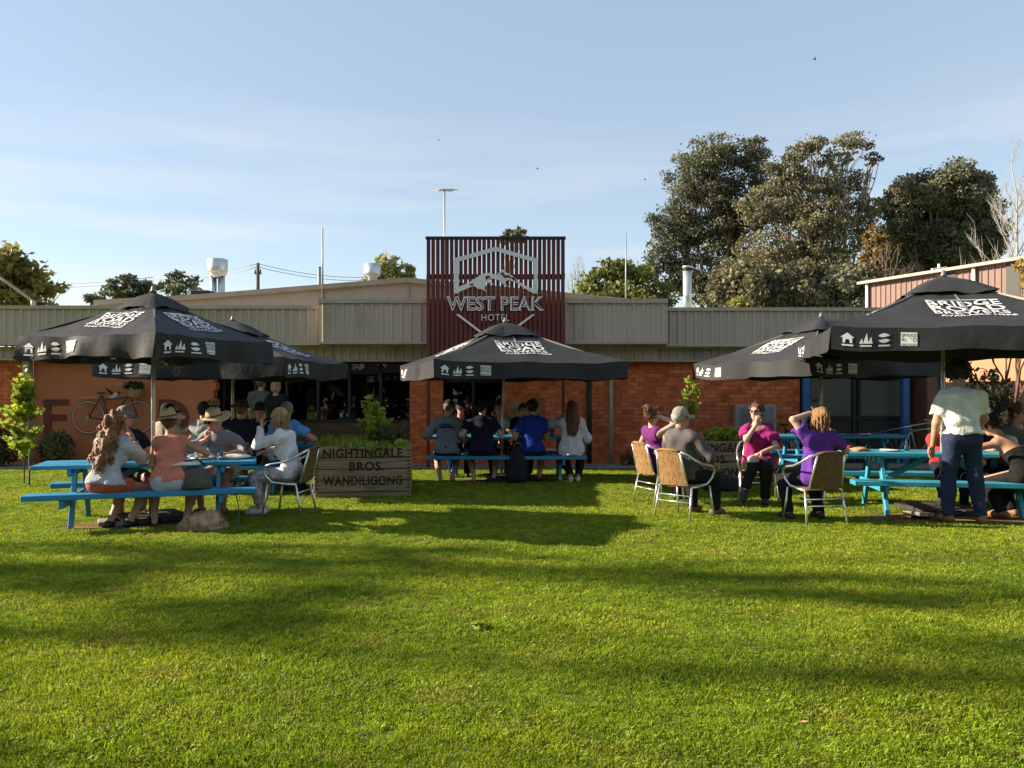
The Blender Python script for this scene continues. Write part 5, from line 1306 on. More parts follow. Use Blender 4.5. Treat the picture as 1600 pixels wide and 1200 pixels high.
# bicycles leaning by the far right table
def small_bike(label, x, y, rz, fm):
    t = thing('parked_bicycle', label, 'bicycle', (x, y, 0), rz, 'bicycles by the far right table'); r = 0.33
    for cx in (0, 1.02):
        m = MB(); ring(m, (cx, 0, r + 0.02), r, 0.018, 24); w_ = m.build('wheel', M_tyre, t); m = MB()
        for k in range(12): a = 2 * math.pi * k / 12; m.tube([(cx, 0, r + 0.02), (cx + r * math.cos(a), 0, r + 0.02 + r * math.sin(a))], 0.003, 3)
        tag(m.build('spokes', M_steelgrey, w_), kind='stuff')
    for a, c in (((0.42, 0, 0.28), (0.28, 0, 0.85)), ((0.42, 0, 0.28), (0.82, 0, 0.78)), ((0.30, 0, 0.78), (0.80, 0, 0.82)), ((0, 0, r), (0.42, 0, 0.28)), ((0, 0, r), (0.3, 0, 0.76)), ((0.82, 0, 0.9), (1.02, 0, r))):
        m = MB(); m.tube([a, c], 0.017, 6); m.build('frame_tube', fm, t)
    m = MB(); m.tube([(0.72, -0.28, 0.98), (0.80, -0.1, 0.97), (0.80, 0.1, 0.97), (0.72, 0.28, 0.98)], 0.013, 6); m.build('handlebar', M_black, t)
    m = MB(); m.lathe([(0, 0.03), (0.06, 0.02), (0.09, 0), (0, -0.02)], 10, (0.26, 0, 0.89), fn=lambda v, a: (v.x * 1.4, v.y * 0.8, v.z)); m.build('saddle', M_black, t)
small_bike('dark bicycle parked behind the far right table near the brick wall', PX(1205, 15.2), 15.2, R(8), M_black)
small_bike('silver bicycle parked before the dark lower panels of the entry', PX(1400, 15.3), 15.3, R(3), M_steelgrey)
t = thing('bike_helmet', 'white bike helmet on the far right bench', 'helmet', TP(T5, -0.62, -0.6, 0.452)); 
m = MB(); m.lathe([(0.10, 0.0), (0.125, 0.03), (0.12, 0.08), (0.08, 0.125), (0.0, 0.14)], 16, fn=lambda v, a: (v.x, v.y * 1.25, v.z)); m.build('shell', M_white, t)
for x_ in (-0.05, 0, 0.05):
    m = MB(); m.tube([(x_, -0.13, 0.07), (x_, -0.07, 0.132 - abs(x_) * 0.4), (x_, 0.07, 0.132 - abs(x_) * 0.4), (x_, 0.13, 0.07)], 0.012, 6); m.build('vent_slot', M_black, t)
m = MB(); a_ = Vector((PX(1375, 14.6), 14.6, PZ(700, 14.6))); 
for (p0, p1, lb) in (((1350, 679), (1460, 659), 'upper thin silver rod leaning behind the far right table'), ((1395, 679), (1470, 667), 'lower thin silver rod leaning behind the far right table')):
    m = MB(); m.tube([P(*p0, 14.9), P(*p1, 13.2)], 0.012, 6); tag(m.build('metal_rail', M_alu), lb, 'rail', 'thin rods behind the far right table')
# birds in the sky
for (px, py, s, lb) in ((1273, 93, 0.42, 'tiny dark bird high in the sky at right'), (1008, 281, 0.3, 'tiny bird left of the tall gum trees'), (840, 264, 0.3, 'tiny bird above the right of the sign'), (686, 219, 0.22, 'tiny speck of a bird above the television antenna')):
    s *= 0.65; c = P(px, py, 55); m = MB()
    m.tube([(-0.5 * s, 0, 0), (-0.2 * s, 0, 0.02), (0.2 * s, 0, 0), (0.5 * s, 0, 0)], [0.02 * s, 0.12 * s, 0.12 * s, 0.03 * s], 6)
    for q in (-1, 1):
        m.add([(0.2 * s, 0, 0.02), (-0.15 * s, 0, 0.02), (-0.3 * s, q * 0.9 * s, 0.35 * s), (0.0, q * 0.55 * s, 0.3 * s), (0.2 * s, 0, 0.0), (-0.15 * s, 0, 0.0), (-0.3 * s, q * 0.9 * s, 0.34 * s), (0.0, q * 0.55 * s, 0.28 * s)], [(0, 1, 2, 3), (4, 5, 6, 7)])
    o = m.build('bird', M_black); o.location = c; tag(o, lb, 'bird')

p = np.stack([nr.uniform(-6, 6, 130), nr.uniform(3.6, 13.5, 130), np.full(130, 0.016)], 1); p[:, 0] *= p[:, 1] / 9
v, f = leaf_quads(p, 0.017, 2.2, 0, 0.4, np.stack([nr.normal(size=130), nr.normal(size=130), np.zeros(130)], 1) * 3)
tag(mesh_np('fallen_leaves', v, f, mat('dry_leaf', (0.30, 0.19, 0.08), 0.8, 0.4, 3, coords='World')), 'scattered dry leaves lying in the grass', 'leaves', kind='stuff')
# ------------------------------------------------------------------ people: bodies and clothes grown from distance fields
def smin(a, b, k):
    h = np.clip(k - np.abs(a - b), 0, None) / k
    return np.minimum(a, b) - h * h * k * 0.25

class Field:
    def __init__(s): s.p = []
    def cap(s, a, b, r1, r2=None, k=0.03, flat=None, axis=None, end=False, start=False):
        """Tapered capsule; flat < 1 squeezes it along axis; end / start cut it square there."""
        a = np.array(a, float); b = np.array(b, float); r2 = r1 if r2 is None else r2
        rm = max(r1, r2)
        def f(Q):
            d = b - a; l2 = max(d @ d, 1e-9)
            t0 = ((Q - a) @ d) / l2; t = np.clip(t0, 0, 1)
            v = Q - a - t[..., None] * d
            if flat:
                ax = np.array(axis); v = v + (v @ ax)[..., None] * ax * (1 / flat - 1)
                o = (np.linalg.norm(v, axis=-1) - (r1 + (r2 - r1) * t)) * (0.5 + 0.5 * flat)
            else: o = np.linalg.norm(v, axis=-1) - (r1 + (r2 - r1) * t)
            ln = math.sqrt(l2)
            if end: o = np.maximum(o, (t0 - 1) * ln)
            if start: o = np.maximum(o, -t0 * ln)
            return o
        s.p.append((f, np.minimum(a, b) - rm, np.maximum(a, b) + rm, k)); return s
    def ell(s, c, r, M=None, k=0.02, sub=False):
        c = np.array(c, float); r = np.array(r, float); M = np.eye(3) if M is None else np.array(M)
        def f(Q):
            q = (Q - c) @ M
            k0 = np.linalg.norm(q / r, axis=-1); k1 = np.linalg.norm(q / (r * r), axis=-1)
            return k0 * (k0 - 1) / np.maximum(k1, 1e-6)
        rm = r.max(); s.p.append((f, c - rm, c + rm, -k if sub else k)); return s
    def mesh(s, h, cuts=(), noise=0.0, nf=38.0, seed=0, pad=0.03, dirn=None):
        lo = np.min([p[1] for p in s.p], 0) - pad; hi = np.max([p[2] for p in s.p], 0) + pad
        n = np.ceil((hi - lo) / h).astype(int) + 1
        ax = [lo[i] + h * np.arange(n[i]) for i in range(3)]
        G = np.stack(np.meshgrid(*ax, indexing='ij'), -1)
        D = np.full(tuple(n), 0.2)
        for f, a, b, k in s.p:
            i0 = np.clip(((a - 0.07 - lo) / h).astype(int), 0, n - 1); i1 = np.clip(((b + 0.07 - lo) / h).astype(int) + 1, 1, n)
            sl = tuple(slice(i0[i], i1[i]) for i in range(3))
            d = f(G[sl])
            if k < 0: D[sl] = -smin(-D[sl], d, -k)
            else: D[sl] = smin(D[sl], d, k)
        if noise:
            r = np.random.default_rng(seed); o = 0
            for q in range(4):
                w = r.normal(size=3); w /= np.linalg.norm(w)
                if dirn is not None: w = w - np.array(dirn) * (w @ np.array(dirn)) * 0.8
                o = o + np.sin(G @ (w * nf * r.uniform(0.6, 1.5)) + r.uniform(0, 6) + 1.5 * np.sin(G @ (r.normal(size=3) * nf * 0.25)))
            D = D + noise * o / 2
        for c in cuts: D = np.maximum(D, c(G))
        return surfnets(D, lo, h)

def surfnets(D, lo, h):
    S = D < 0
    nx, ny, nz = D.shape
    cs = np.zeros((nx - 1, ny - 1, nz - 1), np.int8)
    for dx in (0, 1):
        for dy in (0, 1):
            for dz in (0, 1): cs += S[dx:nx - 1 + dx, dy:ny - 1 + dy, dz:nz - 1 + dz]
    act = (cs > 0) & (cs < 8)
    I = np.argwhere(act); m = len(I)
    vid = np.full(act.shape, -1); vid[act] = np.arange(m)
    pos = np.zeros((m, 3)); cnt = np.zeros(m)
    off = [(a, b) for a in np.ndindex(2, 2, 2) for b in np.ndindex(2, 2, 2) if sum(b) - sum(a) == 1 and all(b[i] >= a[i] for i in range(3))]
    for a, b in off:
        a = np.array(a); b = np.array(b)
        da = D[tuple((I + a).T)]; db = D[tuple((I + b).T)]
        c = (da < 0) != (db < 0); t = np.where(c, da / np.where(c, da - db, 1), 0)
        pos[c] += (a + t[:, None] * (b - a))[c]; cnt[c] += 1
    V = (I + pos / np.maximum(cnt, 1)[:, None]) * h + lo
    F = []
    for ax in range(3):
        sl0 = [slice(None)] * 3; sl1 = [slice(None)] * 3; sl0[ax] = slice(0, -1); sl1[ax] = slice(1, None)
        ch = S[tuple(sl0)] != S[tuple(sl1)]
        E = np.argwhere(ch); u, v = (ax + 1) % 3, (ax + 2) % 3
        E = E[(E[:, u] > 0) & (E[:, v] > 0) & (E[:, u] < D.shape[u] - 1) & (E[:, v] < D.shape[v] - 1)]
        if len(E) == 0: continue
        eu = np.zeros(3, int); eu[u] = 1; ev = np.zeros(3, int); ev[v] = 1
        q = np.stack([vid[tuple((E - eu - ev).T)], vid[tuple((E - ev).T)], vid[tuple(E.T)], vid[tuple((E - eu).T)]], 1)
        neg = S[tuple(E.T)]
        q[~neg] = q[~neg][:, ::-1]
        F.append(q)
    return V, np.concatenate(F)

def nrm(v):
    v = np.array(v, float); return v / (np.linalg.norm(v) + 1e-9)
def ik(S, W, l1, l2, hint):
    S = np.array(S, float); W = np.array(W, float); d = W - S; L_ = np.linalg.norm(d)
    if L_ > (l1 + l2) * 0.995: W = S + d / L_ * (l1 + l2) * 0.995; d = W - S; L_ = np.linalg.norm(d)
    a = (l1 * l1 - l2 * l2 + L_ * L_) / (2 * L_); hgt = math.sqrt(max(l1 * l1 - a * a, 1e-6))
    u = d / L_; p = np.array(hint, float); p = nrm(p - u * (p @ u))
    return S + u * a + p * hgt, W

SKIN = {'fair': (0.52, 0.31, 0.225), 'tan': (0.42, 0.225, 0.145), 'red': (0.46, 0.22, 0.16)}
def skin(k): return mat('skin_' + k, SKIN[k], 0.55, 0.10, 8, 0.1, 60, spec=0.4)
def cloth(name, col, **k): return mat('cloth_' + name, col, 0.88, 0.14, 9, 0.75, 17, spec=0.2, **k)
def hairm(name, col): return mat('hair_' + name, col, 0.5, 0.35, 10, 0.9, 70, stretch=(3, 3, 0.5), spec=0.5)
M_eye = mat('eye_dark', (0.03, 0.02, 0.015), 0.2, 0.05, 3); M_lip = mat('lips', (0.30, 0.10, 0.08), 0.5, 0.05, 3)
M_lens = mat('dark_lens', (0.01, 0.01, 0.01), 0.1, 0.05, 3, spec=0.6)
M_straw = mat('straw', (0.50, 0.36, 0.20), 0.85, 0.12, 20, 0.5, 120); M_band = mat('hat_band', (0.10, 0.06, 0.04), 0.8)

def person(label, loc, rz, skin_='fair', sc=1.0, fem=False, seat=0.44, stand=False, lean=0.25, side=0.0, turn=0.0, hunch=0.0, head=(0, 0, 0),
           hl=None, hr=None, feet=None, knees=None, top=None, bottom=None, shoes=None, hair=None, hat=None, glasses=None, face=False, h=0.0145, seed=1, bulk=1.0, group='people at the tables', pel=(0, 0), knee_w=0.0):
    """Local frame: +Y ahead, +X the person's right.  hl / hr: (wrist point, elbow hint, finger curl)."""
    t = thing('person', label, 'person', loc, rz, group)
    sk = skin(skin_); bf = bulk
    wob = random.Random(seed)
    Pv = np.array([pel[0], pel[1], (0.92 * sc if stand else seat + 0.095)])
    def rotz(v, a): c, s = math.cos(a), math.sin(a); return np.array([v[0] * c - v[1] * s, v[0] * s + v[1] * c, v[2]])
    def updir(a): return nrm([math.sin(side), math.sin(a), math.cos(a)])
    l0, l1 = updir(lean * 0.55), updir(lean + hunch)
    Mid = Pv + l0 * 0.22 * sc; N = Mid + l1 * 0.29 * sc
    right = nrm(rotz(np.array([math.cos(side), 0, -math.sin(side)]), turn)); fwd = nrm(np.cross(l1, right)); 
    swd = (0.155 if fem else 0.178) * sc * (0.5 + 0.5 * bf)
    SR = N + right * swd - l1 * 0.055 * sc; SL = N - right * swd - l1 * 0.055 * sc
    hipw = 0.088 * sc; hx = np.array([1.0, 0, 0])
    HR, HL = Pv + hx * hipw, Pv - hx * hipw
    # head frame
    yaw, pitch, roll = head
    hM = Matrix.Rotation(yaw, 3, 'Z') @ Matrix.Rotation(pitch, 3, 'X') @ Matrix.Rotation(roll, 3, 'Y')
    hM = np.array(hM); hr_, hf, hu = hM[:, 0], hM[:, 1], hM[:, 2]
    neck_dir = nrm(l1 * 0.6 + np.array([0, 0.25, 0.75]))
    Hc = N + neck_dir * 0.115 * sc + hu * 0.085 * sc + hf * 0.015
    hs = 0.98 * sc
    def hp(x, y, z): return Hc + hs * (hr_ * x + hf * y + hu * z)
    # limbs
    la1, la2 = 0.285 * sc, 0.255 * sc; ll1, ll2 = 0.43 * sc, 0.41 * sc
    def_r = (Pv + np.array([0.16, 0.42, 0.28]), (0.4, -0.2, -1.0), 0.6)
    def_l = (Pv + np.array([-0.16, 0.42, 0.28]), (-0.4, -0.2, -1.0), 0.6)
    hr = hr or def_r; hl = hl or def_l
    ER, WR = ik(SR, np.array(hr[0], float), la1, la2, hr[1]); EL, WL = ik(SL, np.array(hl[0], float), la1, la2, hl[1])
    if feet is None: feet = [(0.10, 0.0), (-0.10, 0.02)] if stand else [(0.13, 0.40), (-0.13, 0.36)]
    ft = []
    for i, fo in enumerate(feet):
        fz = fo[2] if len(fo) > 2 else 0.075
        ft.append(np.array([fo[0] + (0 if stand else pel[0]), fo[1] + (0 if stand else pel[1]), fz]))
    kh = knees or [(0.25 + knee_w, 1, 0.6), (-0.25 - knee_w, 1, 0.6)]
    KR, AR = ik(HR, ft[0], ll1, ll2, kh[0]); KL, AL = ik(HL, ft[1], ll1, ll2, kh[1])
    legs = []
    for (H_, K_, A_, i) in ((HR, KR, AR, 0), (HL, KL, AL, 1)):
        fd = feet[i][3] if len(feet[i]) > 3 else None
        if fd is None:
            q = K_ - H_; fd = (q[0] * 0.4, abs(q[1]) + 0.25, 0) if not stand else (0.25 * (1 - 2 * i), 1, 0)
        legs.append((H_, K_, A_, nrm(fd)))
    tf = nrm(fwd)
    def torso(F, e, k=0.05):
        hipr = (0.118 if fem else 0.108) * sc * (0.4 + 0.6 * bf)
        F.cap(HR + np.array([-0.01, 0, 0.0]), HL + np.array([0.01, 0, 0.0]), hipr + e, k=k, flat=0.92, axis=(0, 1, 0))
        F.cap(Pv + l0 * 0.03, Mid, (0.128 if fem else 0.142) * sc * bf + e, (0.122 if fem else 0.142) * sc * (0.3 + 0.7 * bf) + e, k=k, flat=0.74, axis=tf)
        F.cap(Mid, N - l1 * 0.12 * sc, (0.122 if fem else 0.142) * sc * (0.3 + 0.7 * bf) + e, (0.135 if fem else 0.158) * sc * (0.6 + 0.4 * bf) + e, k=k, flat=0.66, axis=tf)
        F.cap(SR - right * 0.035 + l1 * 0.0, SL + right * 0.035, 0.064 * sc + e, k=k)
        F.cap(N - l1 * 0.05, N + right * 0.10 * sc - l1 * 0.03, 0.055 * sc + e, 0.045 * sc + e, k=0.05); F.cap(N - l1 * 0.05, N - right * 0.10 * sc - l1 * 0.03, 0.055 * sc + e, 0.045 * sc + e, k=0.05)
        if fem:
            for s in (-1, 1): F.ell(N - l1 * 0.19 * sc + fwd * 0.085 * sc + right * s * 0.068 * sc, np.array([0.062, 0.058, 0.062]) * sc + e, k=0.04)
        if bf > 1.08: F.ell(Mid - l0 * 0.06 + tf * 0.07, np.array([0.13, 0.11, 0.14]) * bf + e, k=0.06)
    # ---- body
    B = Field(); torso(B, 0.0)
    nb0 = N - l1 * 0.03; B.cap(nb0, hp(0, -0.018, -0.06), (0.052 if fem else 0.060) * sc, (0.048 if fem else 0.057) * sc, k=0.03)
    hMs = hM
    B.ell(hp(0, -0.012, 0.028), np.array([0.077, 0.096, 0.092]) * hs, hMs, k=0.02)
    B.ell(hp(0, 0.022, -0.045), np.array([0.058, 0.070, 0.078]) * hs, hMs, k=0.03)
    B.cap(hp(0, 0.078, -0.088), hp(0, 0.070, -0.095), 0.018 * hs, k=0.03)
    if face or True:
        B.cap(hp(0, 0.088, 0.012), hp(0, 0.113, -0.030), 0.009 * hs, 0.015 * hs, k=0.014)
        for s in (-1, 1):
            B.ell(hp(s * 0.033, 0.105, 0.004), np.array([0.021, 0.018, 0.014]) * hs, hMs, k=0.014, sub=True)
            B.ell(hp(s * 0.079, -0.008, -0.012), np.array([0.010, 0.020, 0.032]) * hs, hMs, k=0.008)
        B.cap(hp(-0.035, 0.083, 0.032), hp(0.035, 0.083, 0.032), 0.012 * hs, k=0.016)
        B.cap(hp(-0.018, 0.086, -0.060), hp(0.018, 0.086, -0.060), 0.010 * hs, k=0.012)
    for (S_, E_, W_) in ((SR, ER, WR), (SL, EL, WL)):
        B.cap(S_, E_, (0.047 if fem else 0.053) * sc * (0.4 + 0.6 * bf), (0.038 if fem else 0.043) * sc, k=0.03); B.cap(E_, W_, (0.039 if fem else 0.044) * sc, 0.026 * sc, k=0.02)
    for (H_, K_, A_, fd) in legs:
        B.cap(H_, K_, 0.088 * sc * (0.4 + 0.6 * bf), 0.058 * sc, k=0.04); B.cap(K_, A_, 0.058 * sc, 0.036 * sc, k=0.03)
        B.ell(K_ * 0.68 + A_ * 0.32 - nrm(fd) * 0.018, np.array([0.05, 0.05, 0.10]) * sc, k=0.05)
        dn = A_ - np.array([0, 0, 0.03]); B.cap(dn - fd * 0.045, dn + fd * 0.09, 0.034, 0.032, k=0.02); B.cap(dn + fd * 0.09 - np.array([0, 0, 0.006]), dn + fd * 0.145 - np.array([0, 0, 0.012]), 0.031, 0.022, k=0.02)
    V, Fc = B.mesh(h)
    body_v, body_f = [V], [Fc]; base = len(V)
    # ---- hands: palm, four fingers, thumb
    for (E_, W_, spec, sgn) in ((ER, WR, hr, 1), (EL, WL, hl, -1)):
        d = nrm(spec[3]) if len(spec) > 3 and spec[3] is not None else nrm(W_ - E_)
        pn = np.array(spec[4]) if len(spec) > 4 else np.array([0, 0, -1.0])
        pn = nrm(pn - d * (pn @ d)); sx = np.cross(d, pn) * sgn
        curl = spec[2]
        mb = MB()
        HF = Field(); HF.cap(W_ - d * 0.01, W_ + d * 0.075 * sc, 0.030 * sc, 0.037 * sc, k=0.02, flat=0.5, axis=pn)
        hv, hf_ = HF.mesh(0.011)
        body_v.append(hv); body_f.append(hf_ + base); base += len(hv)
        for k, (o_, ln) in enumerate(((-0.028, 0.066), (-0.0095, 0.076), (0.0095, 0.072), (0.027, 0.056))):
            p = W_ + d * 0.078 * sc + sx * o_ * sc; q = [p - d * 0.02]; dd = d.copy(); q.append(p)
            for j_ in range(3):
                a = curl * (0.55 + 0.25 * j_); dd = nrm(dd * math.cos(a) + pn * math.sin(a)); p = p + dd * ln * sc * (0.45, 0.32, 0.23)[j_]; q.append(p)
            mb.tube([Vector(x) for x in q], [0.0095 * sc, 0.0092 * sc, 0.0086 * sc, 0.0078 * sc, 0.006 * sc], 6)
        p = W_ + d * 0.02 * sc - sx * 0.028 * sc; td = nrm(d * 0.65 - sx * 0.6 + pn * 0.35); q = [p, p + td * 0.034 * sc]; td2 = nrm(d * 0.9 - sx * 0.15 + pn * 0.4 * (0.5 + curl)); q += [q[-1] + td2 * 0.03 * sc, q[-1] + td2 * 0.055 * sc]
        mb.tube([Vector(x) for x in q], [0.014 * sc, 0.0115 * sc, 0.0095 * sc, 0.007 * sc], 6)
        vv = np.array([list(v) for v in mb.v]); ff = [f for f in mb.f if len(f) == 4]
        tri = [f for f in mb.f if len(f) != 4]
        for f in tri: ff += [[f[0], f[i], f[i + 1], f[i + 1]] for i in range(1, len(f) - 1)]
        ff = [f for f in ff if len(set(f)) == 4]
        body_v.append(vv); body_f.append(np.array(ff) + base); base += len(vv)
    mesh_np('body', np.concatenate(body_v), np.concatenate(body_f), sk, t, True)
    # ---- face
    if face:
        for s in (-1, 1):
            m = MB(); c = hp(s * 0.033, 0.083, 0.006)
            m.lathe([(0, 0.010), (0.010, 0.006), (0.013, 0), (0.010, -0.006), (0, -0.010)], 8, Vector(c)); m.build('eye', M_eye, t)
            m = MB(); m.tube([Vector(hp(s * 0.015, 0.098, 0.030)), Vector(hp(s * 0.034, 0.097, 0.036)), Vector(hp(s * 0.052, 0.086, 0.030))], 0.0045, 5); m.build('eyebrow', hair[1] if hair else M_eye, t)
        m = MB(); m.tube([Vector(hp(-0.022, 0.091, -0.062)), Vector(hp(0, 0.100, -0.060)), Vector(hp(0.022, 0.091, -0.062))], [0.003, 0.0055, 0.003], 5); m.build('mouth', M_lip, t)
    if glasses:
        m = MB(); gm = M_lens
        for s in (-1, 1):
            pts_ = [Vector(hp(s * 0.034 + 0.026 * math.cos(a), 0.108 - 0.01 * abs(math.cos(a)), 0.006 + 0.019 * math.sin(a))) for a in [2 * math.pi * k / 12 for k in range(13)]]
            m.tube(pts_, 0.0035, 5, caps=False)
            m.tube([Vector(hp(s * 0.060, 0.098, 0.010)), Vector(hp(s * 0.080, 0.06, 0.010)), Vector(hp(s * 0.084, -0.01, 0.004))], 0.003, 5)
            if glasses == 'sun':
                n0 = len(m.v); m.add([Vector(hp(s * 0.034 + 0.026 * math.cos(a), 0.107, 0.006 + 0.019 * math.sin(a))) for a in [2 * math.pi * k / 12 for k in range(12)]], [tuple(range(12))])
        m.tube([Vector(hp(-0.010, 0.112, 0.012)), Vector(hp(0.010, 0.112, 0.012))], 0.003, 5)
        m.build('glasses', gm, t)
    # ---- clothes
    if top:
        kind, m_ = top[0], top[1]; ex = top[2] if len(top) > 2 else {}
        e = max(ex.get('loose', 0.02), 0.024); T_ = Field(); torso(T_, e)
        T_.cap(N - l1 * 0.03, N + neck_dir * (0.045 if ex.get('collar') else 0.012), 0.066 * sc, 0.063 * sc, k=0.02)
        if kind in ('short', 'long', 'elbow'):
            for (S_, E_, W_) in ((SR, ER, WR), (SL, EL, WL)):
                if kind == 'short': T_.cap(S_, S_ + (E_ - S_) * ex.get('sleeve', 0.62), 0.060 * sc + e * 0.6, 0.060 * sc + e, k=0.03, end=True)
                else:
                    T_.cap(S_, E_, 0.058 * sc + e * 0.6, 0.050 * sc + e * 0.7, k=0.03)
                    T_.cap(E_, E_ + (W_ - E_) * (0.93 if kind == 'long' else 0.35), 0.050 * sc + e * 0.7, (0.036 if kind == 'long' else 0.05) * sc + e * 0.5, k=0.025, end=True)
        hz = ex.get('hem', -0.03)
        hem = Pv + l0 * hz
        cuts = [lambda G: (hem - G) @ l0 + 0.008 * np.sin(G[..., 0] * 22 + seed)]
        nk = N + neck_dir * (0.05 if ex.get('collar') else 0.022)
        if not ex.get('collar'):
            cuts.append(lambda G: -(np.linalg.norm(G - (N + neck_dir * 0.06 + fwd * (0.03 if not ex.get('vneck') else 0.07)), axis=-1) - (0.083 if not ex.get('vneck') else 0.105) * sc))
        if ex.get('low'): cuts.append(lambda G: (G - (N - l1 * 0.20)) @ l1 - 0.10 * np.clip((G - N) @ fwd, -0.2, 0.3))
        if kind == 'tank':
            for s in (1, -1):
                sh = (SR if s > 0 else SL) + right * s * 0.055 * sc - l1 * 0.01
                cuts.append(lambda G, sh=sh: -(np.linalg.norm(G - sh, axis=-1) - 0.075 * sc))
        V, Fc = T_.mesh(h, cuts, min(0.011, 1.5 * ex.get('fold', 0.006)), ex.get('ff', 34), seed, dirn=l1 * 0.4)
        mesh_np(ex.get('name', 'shirt'), V, Fc, m_, t, True)
        if ex.get('skirt'):                     # tail of a long blouse
            Sk = Field(); Sk.cap(Pv + l0 * 0.02, Pv - np.array([0, 0.06, 0.12]), 0.15 * sc, 0.17 * sc, k=0.02, flat=0.75, axis=(0, 1, 0), end=True)
            V, Fc = Sk.mesh(h, [lambda G: (Pv[2] - 0.13 - 0.10 * (0.18 - np.abs(G[..., 0] - Pv[0] + 0.03)) - G[..., 2]), lambda G: G[..., 1] - Pv[1] - 0.02], 0.01, 30, seed); mesh_np('blouse_tail', V, Fc, m_, t, True)
    if bottom:
        kind, m_ = bottom[0], bottom[1]; e = 0.013; Q_ = Field()
        hipr = (0.118 if fem else 0.108) * sc * (0.4 + 0.6 * bf)
        Q_.cap(HR + np.array([-0.01, 0, 0.0]), HL + np.array([0.01, 0, 0.0]), hipr + e, k=0.05, flat=0.92, axis=(0, 1, 0)); Q_.cap(Pv + l0 * 0.03, Mid, (0.128 if fem else 0.142) * sc * bf + e * 0.6, (0.122 if fem else 0.142) * sc * (0.3 + 0.7 * bf) + e * 0.6, k=0.05, flat=0.74, axis=tf)
        for (H_, K_, A_, fd) in legs:
            r0, r1 = 0.088 * sc * (0.4 + 0.6 * bf) + e, 0.058 * sc + e
            if kind == 'shorts':
                fr = bottom[2] if len(bottom) > 2 else 0.6
                Q_.cap(H_, H_ + (K_ - H_) * fr, r0, r0 + (r1 - r0) * fr + 0.012, k=0.04, end=True)
            else:
                Q_.cap(H_, K_, r0, r1 + 0.004, k=0.04)
                Q_.cap(K_, K_ + (A_ - K_) * (bottom[2] if len(bottom) > 2 else 1.0), r1 + 0.004, 0.050 * sc + e, k=0.04, end=True)
                Q_.ell(K_ * 0.68 + A_ * 0.32 - nrm(fd) * 0.018, np.array([0.05, 0.05, 0.10]) * sc + e, k=0.05)
        wz = Pv + l0 * 0.085
        V, Fc = Q_.mesh(h, [lambda G: (G - wz) @ l0], 0.0035, 30, seed + 3)
        mesh_np('shorts' if kind == 'shorts' else 'trousers', V, Fc, m_, t, True)
    if shoes:
        for (H_, K_, A_, fd) in legs:
            sF = Field(); dn = A_ - np.array([0, 0, 0.030]); bootm = shoes[0]
            sF.cap(dn - fd * 0.05, dn + fd * 0.10, 0.043, 0.042, k=0.02); sF.cap(dn + fd * 0.10, dn + fd * 0.165 - np.array([0, 0, 0.01]), 0.042, 0.032, k=0.03)
            if shoes[1] == 'boot': sF.cap(A_ - np.array([0, 0, 0.02]), A_ + nrm(K_ - A_) * 0.05, 0.048, 0.05, k=0.03, end=True)
            zb = dn[2] - 0.045
            if fd[2] ** 2 < 0.05: V, Fc = sF.mesh(0.011, [lambda G, zb=zb: zb - G[..., 2]])
            else: V, Fc = sF.mesh(0.011)
            mesh_np('shoe', V, Fc, bootm, t, True)
    # ---- hair
    if hair:
        st, m_ = hair[0], hair[1]; Hf = Field()
        Hf.ell(hp(0, -0.020, 0.038), np.array([0.088, 0.104, 0.098]) * hs, hM, k=0.02)
        nz, ff = 0.006, 55.0
        fc = 0.055
        zl = 0.03
        if st == 'short': Hf.cap(hp(0, -0.05, 0.0), hp(0, -0.045, -0.055), 0.068 * hs, 0.05 * hs, k=0.03)
        if st == 'bob':
            for s in (-1, 1): Hf.cap(hp(s * 0.055, -0.015, 0.03), hp(s * 0.068, -0.005, -0.105), 0.05 * hs, 0.034 * hs, k=0.03)
            Hf.cap(hp(0, -0.06, 0.03), hp(0, -0.055, -0.10), 0.075 * hs, 0.055 * hs, k=0.04); nz = 0.009
        if st in ('long', 'curly'):
            for s in (-1, 1): Hf.cap(hp(s * 0.055, -0.015, 0.03), hp(s * 0.07, -0.01, -0.10), 0.048 * hs, 0.038 * hs, k=0.03)
            bk0 = hp(0, -0.06, 0.0); sh0 = N - fwd * 0.085 - l1 * 0.03; e0 = N - fwd * 0.12 - l1 * (0.28 if st == 'curly' else 0.20)
            if st == 'curly': sh0 = sh0 - right * 0.02; e0 = e0 - right * 0.03 - fwd * 0.015
            Hf.cap(bk0, sh0, 0.09 * hs, 0.108 * hs, k=0.04, flat=0.75, axis=tf); Hf.cap(sh0, e0, 0.108 * hs, 0.085 * hs, k=0.04, flat=0.6, axis=tf)
            nz = 0.020 if st == 'curly' else 0.010
        if st == 'bun': Hf.ell(hp(0, -0.095, 0.105), np.array([0.05, 0.05, 0.048]) * hs, hM, k=0.02); Hf.cap(hp(0, -0.05, 0.0), hp(0, -0.05, -0.06), 0.07 * hs, 0.04 * hs, k=0.03); nz = 0.008
        if st == 'afro': Hf.ell(hp(0, -0.02, 0.045), np.array([0.128, 0.140, 0.118]) * hs, hM, k=0.02); nz = 0.012
        if st == 'bald': zl = -0.2
        def facecut(G):
            q = (G - Hc) / hs; y = q @ hf; z = q @ hu; x = q @ hr_
            lim = 0.050 + np.clip((z - 0.045) * 1.6, 0, 0.2) - np.clip(-z, 0, 0.08) * 0.35
            return np.where(np.abs(x) < 0.2, (y - lim) * hs, -1.0)
        cuts = [facecut]
        if hat: cuts.append(lambda G: ((G - Hc) @ hu) - 0.047 * hs)
        if st == 'bald': cuts = [facecut, lambda G: ((G - Hc) @ hu) - 0.045 * hs]
        if st == 'short': cuts.append(lambda G: -((G - Hc) @ hu) - 0.075 * hs)
